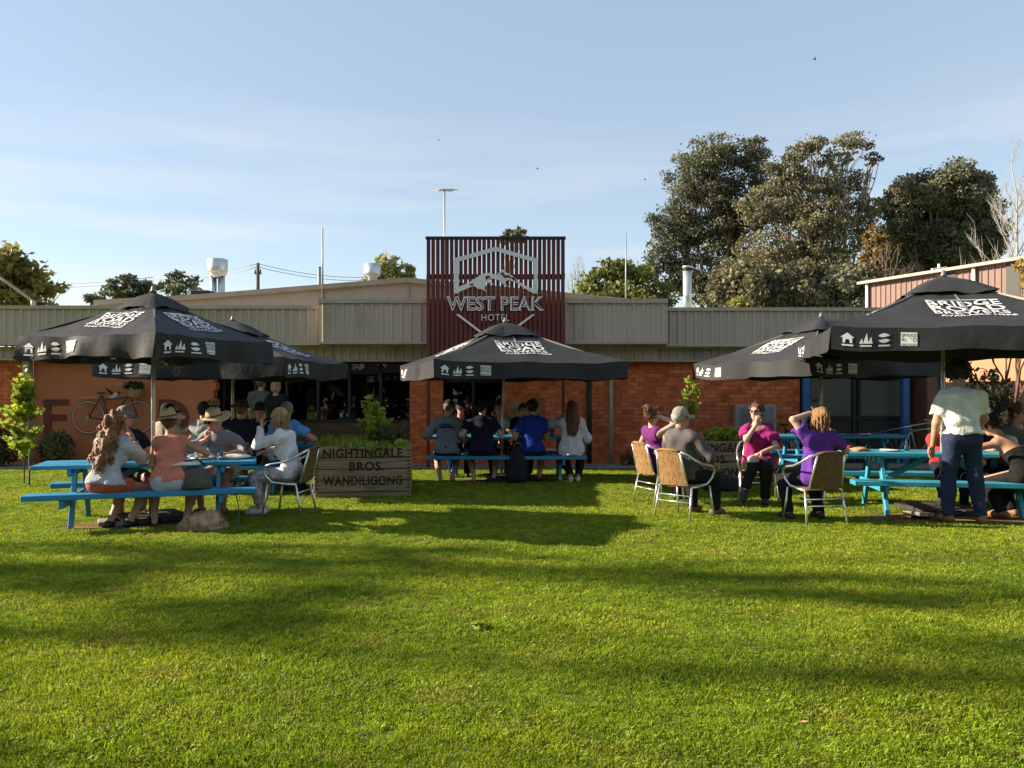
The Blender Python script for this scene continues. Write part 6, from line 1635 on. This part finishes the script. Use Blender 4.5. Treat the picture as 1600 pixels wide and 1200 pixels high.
        V, Fc = Hf.mesh(0.0125 if h < 0.016 else h, cuts, nz, ff, seed + 9)
        mesh_np('hair', V, Fc, m_, t, True)
        if st != 'bald' and h < 0.0165 and not (hat and st == 'short' and hat[0] != 'none'):
            rg2 = np.random.default_rng(seed + 77); mb = MB(); idx = rg2.integers(0, len(V), {'curly': 170, 'long': 110, 'bob': 110, 'afro': 170, 'short': 120, 'bun': 80}[st])
            cen_ = V.mean(0)
            for q0 in V[idx]:
                o_ = q0 - np.array([cen_[0], cen_[1], q0[2]]); o_ = nrm(o_ + 1e-4)
                if st in ('afro', 'short', 'bun'): o_ = nrm(q0 - Hc)
                ln_ = rg2.uniform(0.07, 0.15) if st in ('curly', 'long', 'bob') else 0.035; am_ = 0.011 if st == 'curly' else 0.004; ph_ = rg2.uniform(0, 6); n_ = 9 if st == 'curly' else 5
                dn_ = np.array([0, 0, -1.0]) if st in ('curly', 'long', 'bob') else (nrm(rg2.normal(size=3)) if st == 'afro' else nrm(-hf * 0.6 - hu * 0.5 + rg2.normal(size=3) * 0.35 + o_ * 0.1))
                low_ = V[:, 2].min() - 0.02
                sd_ = np.cross(o_, dn_); pts_ = []
                for j_ in range(n_):
                    f_ = j_ / (n_ - 1); pp = q0 + dn_ * ln_ * f_ + (o_ * math.cos(ph_ + 9 * f_) + sd_ * math.sin(ph_ + 9 * f_)) * am_ + o_ * 0.004
                    pp[2] = max(pp[2], low_); pts_.append(Vector(pp))
                mb.tube(pts_, [0.0085 * (1 - 0.75 * abs(2 * j_ / (n_ - 1) - 0.8)) + 0.0015 for j_ in range(n_)], 5, caps=False)
            tag(mb.build('hair_locks', m_, t), kind='stuff')
    # ---- hats
    if hat:
        kind, m_ = hat[0], hat[1]
        X = Matrix(((hr_[0], hf[0], hu[0]), (hr_[1], hf[1], hu[1]), (hr_[2], hf[2], hu[2])))
        o0 = Vector(hp(0, -0.015, 0.0))
        def place(mb): mb.v = [tuple(o0 + X @ (Vector(v) * hs)) for v in mb.v]; return mb
        if kind in ('straw', 'cowboy'):
            bw = hat[2] if len(hat) > 2 else 0.17
            tilt = hat[3] if len(hat) > 3 else 0.0
            def brim(v, a):
                r_ = math.hypot(v.x, v.y); z = v.z
                if r_ > 0.11: z += (r_ - 0.1) * (0.35 * math.cos(2 * a) * -1 + (0.28 if kind == 'cowboy' else 0.0)) + (r_ - 0.1) * tilt * math.sin(a)
                return (v.x, v.y * 1.15, z + (-0.030 * math.exp(-(v.x / 0.025) ** 2) if v.z > 0.155 else 0))
            m = MB(); m.lathe([(0.0, 0.165), (0.05, 0.172), (0.072, 0.155), (0.090, 0.09), (0.098, 0.062), (0.104, 0.055), (bw * 0.82, 0.045), (bw, 0.042), (bw, 0.036), (0.104, 0.045), (0.094, 0.05)], 28, fn=brim)
            hm = place(m).build('hat', m_, t)
            m = MB(); m.lathe([(0.0995, 0.060), (0.0965, 0.082), (0.0935, 0.082), (0.0965, 0.058)], 28, fn=lambda v, a: (v.x, v.y * 1.16, v.z)); place(m).build('hat_band', M_band, t)
        if kind in ('cap', 'beanie'):
            m = MB(); m.lathe([(0.0, 0.142), (0.035, 0.138), (0.065, 0.118), (0.085, 0.085), (0.094, 0.045), (0.095, 0.02 if kind == 'cap' else 0.0)], 24, fn=lambda v, a: (v.x, v.y * 1.14, v.z)); place(m).build('cap_crown', m_, t)
            if kind == 'cap':
                m = MB(); vs = []; nn_ = 12
                for j_ in range(2):
                    for z_ in (0.0, -0.006):
                        for k in range(nn_ + 1):
                            a = math.pi * (0.12 + 0.76 * k / nn_); r_ = 0.094 if j_ == 0 else 0.094 + 0.075 * math.sin(a) ** 0.7
                            vs.append((r_ * math.cos(a) * (1 if j_ == 0 else 0.92), r_ * math.sin(a) * 1.12, 0.032 + z_ - (0.018 if j_ else 0) - 0.03 * abs(math.cos(a)) * j_))
                w_ = nn_ + 1; fs = []
                for k in range(nn_): fs += [(k, k + 1, 2 * w_ + k + 1, 2 * w_ + k), (w_ + k, 3 * w_ + k, 3 * w_ + k + 1, w_ + k + 1), (2 * w_ + k, 2 * w_ + k + 1, 3 * w_ + k + 1, 3 * w_ + k)]
                m.add(vs, fs, 0, True); place(m).build('visor', hat[2] if len(hat) > 2 else m_, t)
        if kind == 'headphones': pass
    t['_frame'] = 0
    del t['_frame']
    return t, dict(N=N, P=Pv, right=right, fwd=fwd, up=l1, Hc=Hc, WR=WR, WL=WL)

def seat_on(T, lx, ly, extra=0.0):
    """World place and turn for someone on a bench of table T; ly < 0 is the near bench, looking over the table."""
    p = TP(T, lx, ly, 0); return (p.x, p.y, 0), T[2] + (0 if ly < 0 else math.pi) + extra

H_brown = hairm('brown', (0.13, 0.065, 0.03)); H_auburn = hairm('auburn', (0.30, 0.125, 0.05)); H_dark = hairm('dark', (0.02, 0.014, 0.011)); H_blond = hairm('blond', (0.40, 0.25, 0.12))
H_grey = hairm('grey', (0.45, 0.43, 0.40)); H_red = hairm('red', (0.16, 0.04, 0.02)); H_sandy = hairm('sandy', (0.30, 0.155, 0.065)); H_redbr = hairm('red_brown', (0.14, 0.05, 0.025))
navy = cloth('navy', (0.012, 0.014, 0.030)); denim = cloth('denim', (0.022, 0.032, 0.068)); denim_pale = cloth('pale_denim', (0.42, 0.45, 0.50)); blackc = cloth('black', (0.012, 0.011, 0.012))
whitec = cloth('white', (0.72, 0.71, 0.68)); greyc = cloth('grey_marl', (0.40, 0.42, 0.46)); orange = cloth('orange_tank', (0.58, 0.20, 0.13)); rust = cloth('rust', (0.40, 0.10, 0.055))
stripe_g = stripes('cloth_grey_stripe', (0.28, 0.27, 0.27), (0.10, 0.10, 0.11), 22, 'X'); blouse = mat('cloth_blouse', (0.62, 0.58, 0.60), 0.85, 0.10, 25, 0.3, 50)
floral = mat('cloth_floral', (0.42, 0.38, 0.40), 0.9, 0.55, 28); skyblue = cloth('sky_blue', (0.09, 0.26, 0.62)); bluet = cloth('royal_blue', (0.015, 0.035, 0.26)); greyt = cloth('slate_grey', (0.16, 0.175, 0.19))
magenta = cloth('magenta', (0.24, 0.018, 0.12)); purple = cloth('purple', (0.10, 0.03, 0.24)); plum = cloth('plum', (0.13, 0.02, 0.13)); stripe_b = stripes('cloth_striped_polo', (0.105, 0.09, 0.085), (0.06, 0.052, 0.056), 14, 'Z')
lace = mat('cloth_lace', (0.55, 0.53, 0.56), 0.9, 0.28, 45); redc = cloth('red', (0.45, 0.03, 0.03)); beige = cloth('beige', (0.38, 0.32, 0.25)); oat = cloth('olive', (0.10, 0.10, 0.07))
leather = mat('boot_leather', (0.22, 0.11, 0.05), 0.6, 0.2, 8); trainer = mat('trainer_white', (0.6, 0.59, 0.57), 0.6, 0.1, 8); dshoe = mat('dark_shoe', (0.02, 0.02, 0.022), 0.5, 0.2, 8); brsh = mat('brown_shoe', (0.16, 0.09, 0.055), 0.7, 0.2, 8)
capg = cloth('cap_grey', (0.20, 0.195, 0.19)); capd = cloth('cap_dark', (0.03, 0.03, 0.032)); hatd = mat('felt_dark', (0.035, 0.03, 0.026), 0.9)

# table at left front
p, r = seat_on(T1, -0.40, -0.60, -0.35)
person('girl with long curly auburn hair, grey sweatshirt and rust shorts, left front bench', p, r, 'tan', 0.98, True, 0.42, lean=0.28, side=0.05, head=(-0.55, -0.10, 0.05),
       hr=((0.12, 0.37, 0.97), (0.5, 0.3, -0.8), 0.9, (-0.4, 0.3, 0.9), (-1, 0.3, 0)), hl=((-0.06, 0.42, 0.80), (-0.45, -0.1, -1.0), 0.7), feet=[(0.20, 0.16), (-0.02, 0.14)], knees=[(0.5, 1, 0.5), (0.1, 1, 0.6)],
       top=('long', greyc, {'loose': 0.026, 'fold': 0.010, 'hem': -0.01, 'name': 'sweatshirt'}), bottom=('shorts', rust, 0.5), shoes=(dshoe, 'shoe'), hair=('curly', H_auburn), seed=2)
p, r = seat_on(T1, -0.42, 0.58, 0.45)
person('man in a grey cap, sunglasses and navy shirt across the left front table', p, r, 'red', 1.02, False, 0.42, lean=0.18, head=(0.45, 0.0, 0.0),
       hl=((-0.12, 0.36, 0.76), (-0.6, -0.2, -0.5), 0.6), hr=((0.18, 0.40, 0.76), (0.6, -0.2, -0.5), 0.6), top=('short', navy, {'vneck': 1}), bottom=('shorts', oat, 0.8), shoes=(dshoe, 'shoe'), hair=('short', H_grey), hat=('cap', capg), glasses='sun', face=True, seed=4)
p, r = seat_on(T1, 0.27, -0.60, 0.0)
person('woman in orange singlet, straw hat and pale denim shorts on the left front bench', p, r, 'tan', 0.99, True, 0.42, lean=0.26, side=-0.02, head=(-0.15, 0.10, -0.15),
       hr=((0.33, 0.30, 0.80), (0.9, -0.1, -0.5), 0.8), hl=((-0.10, 0.42, 0.78), (-0.45, -0.1, -1.0), 0.7), feet=[(0.16, 0.12), (-0.18, 0.16)],
       top=('tank', orange, {'hem': 0.0, 'fold': 0.007}), bottom=('shorts', denim_pale, 0.35), hair=('short', H_brown), hat=('straw', M_straw, 0.185), seed=6)
p, r = seat_on(T1, 0.80, 0.58, -0.35)
person('man in straw hat and grey striped shirt, hand to face, left front table', p, r, 'red', 1.02, False, 0.42, lean=0.46, hunch=0.1, head=(-0.50, -0.25, 0.0),
       hr=((0.02, 0.50, 0.95), (0.8, 0.4, -0.5), 0.9, (0.1, 0.0, 1.0), (-0.5, -0.5, 0)), hl=((-0.26, 0.50, 0.78), (-0.8, 0.0, -0.4), 0.5), top=('elbow', stripe_g, {'loose': 0.02, 'fold': 0.009, 'collar': 1}), bottom=('shorts', beige, 0.8), shoes=(brsh, 'shoe'), hair=('short', H_grey), hat=('straw', M_straw, 0.19), glasses='sun', face=True, seed=8)
person('blonde woman in a white blouse in the table-end chair, hand to her mouth', (CH5[0] + 0.02, CH5[1], 0), CH5[2], 'fair', 0.99, True, 0.43, lean=0.22, hunch=0.08, head=(0.05, -0.12, 0.0),
       hl=((-0.07, 0.36, 1.10), (-0.5, 0.3, -0.8), 0.8, (0.2, 0.0, 1.0), (0, -1, 0)), hr=((0.05, 0.36, 0.78), (0.9, 0.1, -0.4), 0.6), feet=[(0.10, 0.42), (-0.12, 0.36)],
       top=('long', blouse, {'loose': 0.026, 'fold': 0.010, 'hem': -0.06, 'name': 'blouse'}), bottom=('pants', floral, 0.82), shoes=(trainer, 'shoe'), hair=('bob', H_blond), glasses='sun', face=True, seed=10)
# table behind it
p, r = seat_on(T2, -0.88, -0.60, -0.25)
person('person in a beige shirt and dark cap at the left of the table behind', p, r, 'tan', 1.0, False, 0.44, lean=0.2, head=(-0.5, 0, 0), top=('short', beige, {}), bottom=('shorts', oat, 0.7), shoes=(dshoe, 'shoe'), hair=('short', H_dark), hat=('cap', capd), seed=12, h=0.017)
p, r = seat_on(T2, -0.30, -0.60, 0.0)
person('person in pale grey singlet with dark hair, back turned, at the second left table', p, r, 'fair', 1.04, True, 0.44, lean=0.22, head=(-0.2, -0.1, 0), hl=((-0.35, 0.28, 0.80), (-0.9, 0, -0.5), 0.6), top=('tank', greyc, {}), bottom=('shorts', denim, 0.5), shoes=(dshoe, 'shoe'), hair=('short', H_dark), seed=14, h=0.017)
p, r = seat_on(T2, -0.62, 0.60, 0.0)
person('person in a pointed straw hat at the far side of the table behind', p, r, 'tan', 1.0, False, 0.44, lean=0.15, head=(0.3, 0, 0), top=('short', oat, {}), bottom=('shorts', oat, 0.7), shoes=(dshoe, 'shoe'), hair=('short', H_brown), hat=('straw', M_straw, 0.15), face=True, seed=16, h=0.017)
p, r = seat_on(T2, 0.28, -0.60, 0.0)
person('broad man in navy shirt and dark felt hat, back turned, at the second left table', p, r, 'red', 1.05, False, 0.44, lean=0.22, head=(0.1, -0.15, 0), top=('short', navy, {'loose': 0.03}), bottom=('shorts', navy, 0.8), shoes=(dshoe, 'shoe'), hair=('short', H_brown), hat=('cowboy', hatd, 0.16), bulk=1.12, seed=18, h=0.017)
p, r = seat_on(T2, 0.18, 0.60, 0.1)
person('person with a dark cap and pink face beyond the broad man in navy', p, r, 'red', 1.0, False, 0.44, lean=0.12, head=(0.25, 0, 0), top=('short', navy, {}), bottom=('shorts', oat, 0.8), shoes=(dshoe, 'shoe'), hair=('short', H_dark), hat=('cap', capd), face=True, seed=20, h=0.017)
p, r = seat_on(T2, 0.98, -0.60, 0.0)
person('person in sky blue tee and grey cap, back turned, behind the blonde woman in white', p, r, 'red', 1.03, False, 0.44, lean=0.2, head=(0.25, -0.1, 0), hr=((0.26, 0.34, 0.80), (0.8, 0, -0.5), 0.6), top=('short', skyblue, {'loose': 0.022, 'fold': 0.009}), bottom=('pants', denim), shoes=(dshoe, 'shoe'), hair=('short', H_sandy), hat=('cap', capg), seed=22, h=0.017)
# middle table
g3 = 'people at the middle table'
p, r = seat_on(T3, -1.02, -0.60, 0.0)
q, fr = person('man in a slate grey tee and cap, back turned, leftmost at the middle table', p, r, 'tan', 1.04, False, 0.455, lean=0.26, head=(-0.5, -0.35, 0.1), hl=((-0.30, 0.24, 0.82), (-0.5, -0.3, -0.8), 0.6), hr=((0.20, 0.36, 0.80), (0.45, -0.2, -1.0), 0.6), feet=[(0.08, 0.12), (-0.12, 0.10)],
       top=('elbow', greyt, {'loose': 0.026, 'fold': 0.009, 'hem': -0.07}), bottom=('shorts', navy, 0.8), hair=('short', H_brown), hat=('cap', capd), seed=24, group=g3, h=0.016)
pm = MB(); N_, f_, u_, r_ = (fr[k] for k in ('N', 'fwd', 'up', 'right'))
def BP(a, b): v = N_ + r_ * a - u_ * b - f_ * (0.150 - 0.9 * a * a); return tuple(v)
for row, (b0, tx, w_, hh_) in enumerate(((0.135, 'ALPINE', 0.17, 0.028), (0.185, 'CREW', 0.24, 0.038))):
    n_ = 10
    pm.add([BP(-w_ / 2 + w_ * k / n_, b0 + dz) for dz in (0, -hh_) for k in range(n_ + 1)], [(k, k + 1, n_ + 2 + k, n_ + 1 + k) for k in range(n_)], 0, True)
pm.build('shirt_print', mat('navy_print', (0.015, 0.02, 0.08), 0.9), q)
p, r = seat_on(T3, -0.42, -0.60, 0.0)
person('young man in a navy tee with dark hair, second from left on the middle bench', p, r, 'fair', 1.05, False, 0.455, lean=0.24, head=(-0.15, -0.15, 0), hl=((-0.28, 0.20, 0.74), (-0.5, -0.3, -0.8), 0.5), hr=((0.30, 0.22, 0.66), (0.5, -0.3, -0.8), 0.7), feet=[(0.20, 0.12), (-0.14, 0.10)],
       top=('short', navy, {'loose': 0.022, 'hem': -0.05}), bottom=('shorts', navy, 0.7), hair=('short', H_dark), seed=26, group=g3, h=0.016)
p, r = seat_on(T3, 0.44, -0.60, 0.05)
person('man in a royal blue tee with dark hair, third along the middle bench', p, r, 'tan', 1.04, False, 0.455, lean=0.2, head=(0.15, -0.12, 0), hl=((-0.24, 0.28, 0.76), (-0.45, -0.2, -1.0), 0.5), feet=[(0.12, 0.14), (-0.12, 0.16)],
       top=('short', bluet, {'loose': 0.020, 'hem': -0.04}), bottom=('shorts', navy, 0.8), shoes=(dshoe, 'shoe'), hair=('short', H_dark), seed=28, group=g3, h=0.016)
p, r = seat_on(T3, 1.10, -0.60, 0.0)
person('woman with long red-brown hair and loose white lace top, rightmost on the middle bench', p, r, 'tan', 1.0, True, 0.455, lean=0.18, side=0.03, head=(0.2, -0.08, 0.06), hl=((-0.12, 0.30, 1.12), (-0.9, 0.2, -0.5), 0.7, (0.3, 0.1, 0.9), (1, 0, 0)), hr=((0.2, 0.34, 0.80), (0.45, -0.2, -1.0), 0.6), feet=[(0.12, 0.1), (0.0, 0.16)],
       top=('elbow', lace, {'loose': 0.034, 'fold': 0.010, 'hem': -0.10, 'name': 'blouse', 'skirt': 1}), bottom=('pants', navy, 0.9), shoes=(trainer, 'shoe'), hair=('long', H_redbr), seed=30, group=g3, h=0.016)
p, r = seat_on(T3, -0.85, 0.60, 0.0)
person('person in dark clothes facing the camera behind the man in slate grey', p, r, 'red', 1.0, False, 0.455, lean=0.2, head=(0.2, -0.1, 0), top=('short', blackc, {}), bottom=('pants', navy), shoes=(dshoe, 'shoe'), hair=('short', H_brown), hat=('cap', capd), face=True, seed=32, group=g3, h=0.017)
p, r = seat_on(T3, -0.16, 0.60, 0.1)
person('dark-haired person in a beige tee facing the camera beside the middle pole', p, r, 'tan', 1.0, False, 0.455, lean=0.2, head=(-0.3, -0.2, 0), top=('short', beige, {}), bottom=('pants', navy), shoes=(dshoe, 'shoe'), hair=('short', H_dark), face=True, seed=34, group=g3, h=0.017)
p, r = seat_on(T3, 0.30, 0.60, -0.1)
person('person in black hidden behind the man in royal blue', p, r, 'tan', 0.96, False, 0.455, lean=0.3, head=(0.2, -0.3, 0), top=('short', blackc, {}), bottom=('pants', navy), shoes=(dshoe, 'shoe'), hair=('short', H_dark), face=True, seed=36, group=g3, h=0.018)
# ring of chairs
g4 = 'people in the ring of chairs'
person('older man in a pale cap and striped polo in the honey coloured wicker chair', (CH1[0], CH1[1], 0), CH1[2], 'red', 1.0, False, 0.43, lean=-0.26, hunch=0.1, head=(-0.45, 0.05, 0.0), bulk=1.18, hr=((0.27, 0.24, 0.66), (0.9, -0.3, -0.3), 0.7), hl=((-0.20, 0.28, 0.64), (-0.9, -0.3, -0.3), 0.7), feet=[(0.14, 0.45), (-0.16, 0.42)],
       top=('elbow', stripe_b, {'loose': 0.020, 'fold': 0.008, 'collar': 1, 'hem': -0.03}), bottom=('pants', blackc), shoes=(brsh, 'shoe'), hair=('short', H_grey), hat=('cap', cloth('cap_pale', (0.26, 0.24, 0.20))), seed=40, group=g4, h=0.0145)
person('woman in plum with a dark hair bun, arm raised behind her head, legs crossed', (CH2[0], CH2[1], 0), CH2[2], 'fair', 1.0, True, 0.43, lean=-0.28, head=(0.25, 0.05, 0.0), hr=((0.10, -0.06, 1.20), (0.6, 0.9, 0.1), 0.5, (-0.8, -0.3, 0.3), (0, 1, 0)), hl=((-0.26, 0.15, 0.68), (-0.9, -0.3, -0.3), 0.6),
       feet=[(0.10, 0.74, 0.32, (0, 0.9, 0.35)), (-0.14, 0.44)], knees=[(0.1, 0.6, 1), (-0.2, 1, 0.6)], top=('tank', plum, {}), bottom=('pants', blackc), shoes=(dshoe, 'shoe'), hair=('bun', H_redbr), seed=42, group=g4)
person('red-haired woman in a magenta blouse and glasses, chin on hand, legs crossed', (CH3[0], CH3[1], 0), CH3[2], 'fair', 1.04, True, 0.43, lean=0.10, side=0.04, head=(-0.42, -0.04, 0.0), hr=((0.035, 0.225, 1.085), (0.5, 0.4, -0.8), 1.2, (-0.2, 0.1, 1.0), (0, -1, 0.2)), hl=((-0.02, 0.36, 0.70), (-0.9, -0.1, -0.2), 0.5),
       feet=[(0.20, 0.56, 0.22, (0.15, 0.75, -0.65)), (-0.07, 0.40)], knees=[(-0.25, 1, 0.9), (0.0, 1, 0.6)], top=('short', magenta, {'loose': 0.020, 'fold': 0.009, 'vneck': 1, 'hem': -0.05, 'name': 'blouse', 'sleeve': 0.75}), bottom=('pants', blackc), shoes=(dshoe, 'shoe'), hair=('short', H_red), glasses='clear', face=True, seed=44, group=g4, bulk=1.06)
person('sandy-haired woman in a purple tee seen from behind, one hand on her head', (CH4[0], CH4[1] - 0.0, 0), CH4[2], 'fair', 1.0, True, 0.43, lean=-0.05, turn=0.0, head=(0.0, 0.0, 0.05), hl=((0.0, 0.10, 1.29), (-0.9, 0.1, 0.3), 0.5, (0.9, 0.1, 0.2), (0, 0, -1)), hr=((0.40, 0.30, 0.72), (0.9, -0.2, -0.3), 0.6), feet=[(0.12, 0.2), (-0.26, 0.24)], pel=(0.07, 0.02), bulk=1.12,
       top=('short', purple, {'loose': 0.028, 'fold': 0.010, 'hem': -0.10}), bottom=('pants', blackc), shoes=(dshoe, 'shoe'), hair=('bob', H_sandy), seed=46, group=g4)
p, r = seat_on(T5, -0.10, 0.60, 0.0)
person('grey-blond person at the far right table, just beyond the woman in purple', p, r, 'fair', 1.02, False, 0.45, lean=0.1, head=(0.1, 0, 0), top=('short', navy, {}), bottom=('pants', navy), shoes=(dshoe, 'shoe'), hair=('short', hairm('ash', (0.33, 0.27, 0.19))), face=True, seed=48, h=0.018)
# right table
g5 = 'people at the right table'
person('standing man in a white tee and jeans with bushy black hair, back turned', (5.24, 9.16, 0), R(-6), 'tan', 1.075, False, 0, stand=True, lean=0.04, side=-0.03, head=(-0.2, -0.32, 0.0), hl=((-0.30, 0.12, 0.80), (-0.6, -0.6, 0.0), 0.5), hr=((0.24, 0.30, 1.02), (0.8, -0.3, -0.2), 0.6), feet=[(0.20, -0.02), (-0.14, 0.04)], knees=[(0.2, 1, 0), (-0.3, 1, 0)], bulk=1.06,
       top=('short', cloth('white_tee', (0.66, 0.65, 0.61)), {'loose': 0.026, 'fold': 0.009, 'hem': 0.06, 'name': 't_shirt', 'sleeve': 0.68}), bottom=('pants', denim), shoes=(leather, 'boot'), hair=('afro', H_dark), seed=50, group=g5, h=0.0135)
p, r = seat_on(T4, 0.27, 0.62, 0.0)
person('child in a red top leaning on the right table, half hidden by the standing man', p, r, 'fair', 0.86, False, 0.45, lean=0.45, side=0.10, head=(0.2, -0.3, 0), hr=((0.18, 0.55, 0.80), (0.45, -0.2, -1.0), 0.5), top=('long', redc, {}), bottom=('pants', navy), shoes=(dshoe, 'shoe'), hair=('short', H_brown), face=True, seed=52, group=g5)
p, r = seat_on(T4, 0.92, 0.62, 0.1)
person('dark-haired person in black facing the camera across the right table', p, r, 'tan', 1.0, False, 0.45, lean=0.2, head=(0.15, -0.25, 0), top=('short', blackc, {}), bottom=('pants', navy), shoes=(dshoe, 'shoe'), hair=('short', H_dark), face=True, seed=54, group=g5)
p, r = seat_on(T4, 0.78, -0.58, 0.55)
person('woman with bare shoulders and black straps bending over on the right front bench', p, r, 'tan', 1.02, True, 0.45, lean=0.62, hunch=0.2, side=-0.1, head=(0.3, -0.5, 0), hl=((-0.24, 0.42, 0.72), (-0.9, 0, 0.2), 0.7), hr=((0.05, 0.44, 0.74), (0.9, 0.1, -0.2), 0.7), feet=[(0.16, 0.30), (-0.14, 0.2)],
       top=('tank', blackc, {'hem': -0.02, 'low': 1}), bottom=('pants', blackc), shoes=(leather, 'boot'), hair=('short', H_dark), seed=56, group=g5)
p, r = seat_on(T4, 1.12, 0.60, 0.2)
person('dim bearded person at the far right end of the right table', p, r, 'tan', 1.02, False, 0.45, lean=0.2, head=(0.4, -0.1, 0), top=('short', oat, {}), bottom=('pants', navy), shoes=(dshoe, 'shoe'), hair=('short', H_brown), face=True, seed=58, group=g5)
# figures in the dim veranda and doorway
person('standing person in an olive shirt in the shade before the dining windows', (PX(408, 16.35), 16.35, 0.03), R(10), 'tan', 1.03, False, 0, stand=True, lean=0.02, head=(-0.6, 0, 0), hl=((-0.22, 0.1, 0.85), (-0.6, -0.6, 0), 0.4), hr=((0.22, 0.15, 0.9), (0.6, -0.6, 0), 0.4), top=('short', oat, {}), bottom=('pants', navy), shoes=(dshoe, 'shoe'), hair=('short', H_brown), seed=60, h=0.018, group='people standing by the hotel windows')
person('standing blond person in black in the shade before the dining windows', (PX(432, 16.3), 16.3, 0.03), R(170), 'red', 1.0, True, 0, stand=True, lean=0.02, head=(0.1, 0, 0), hl=((-0.2, 0.1, 0.85), (-0.6, -0.6, 0), 0.4), hr=((0.2, 0.15, 0.9), (0.6, -0.6, 0), 0.4), top=('short', blackc, {}), bottom=('pants', navy), shoes=(dshoe, 'shoe'), hair=('bob', H_blond), face=True, seed=62, h=0.018, group='people standing by the hotel windows')
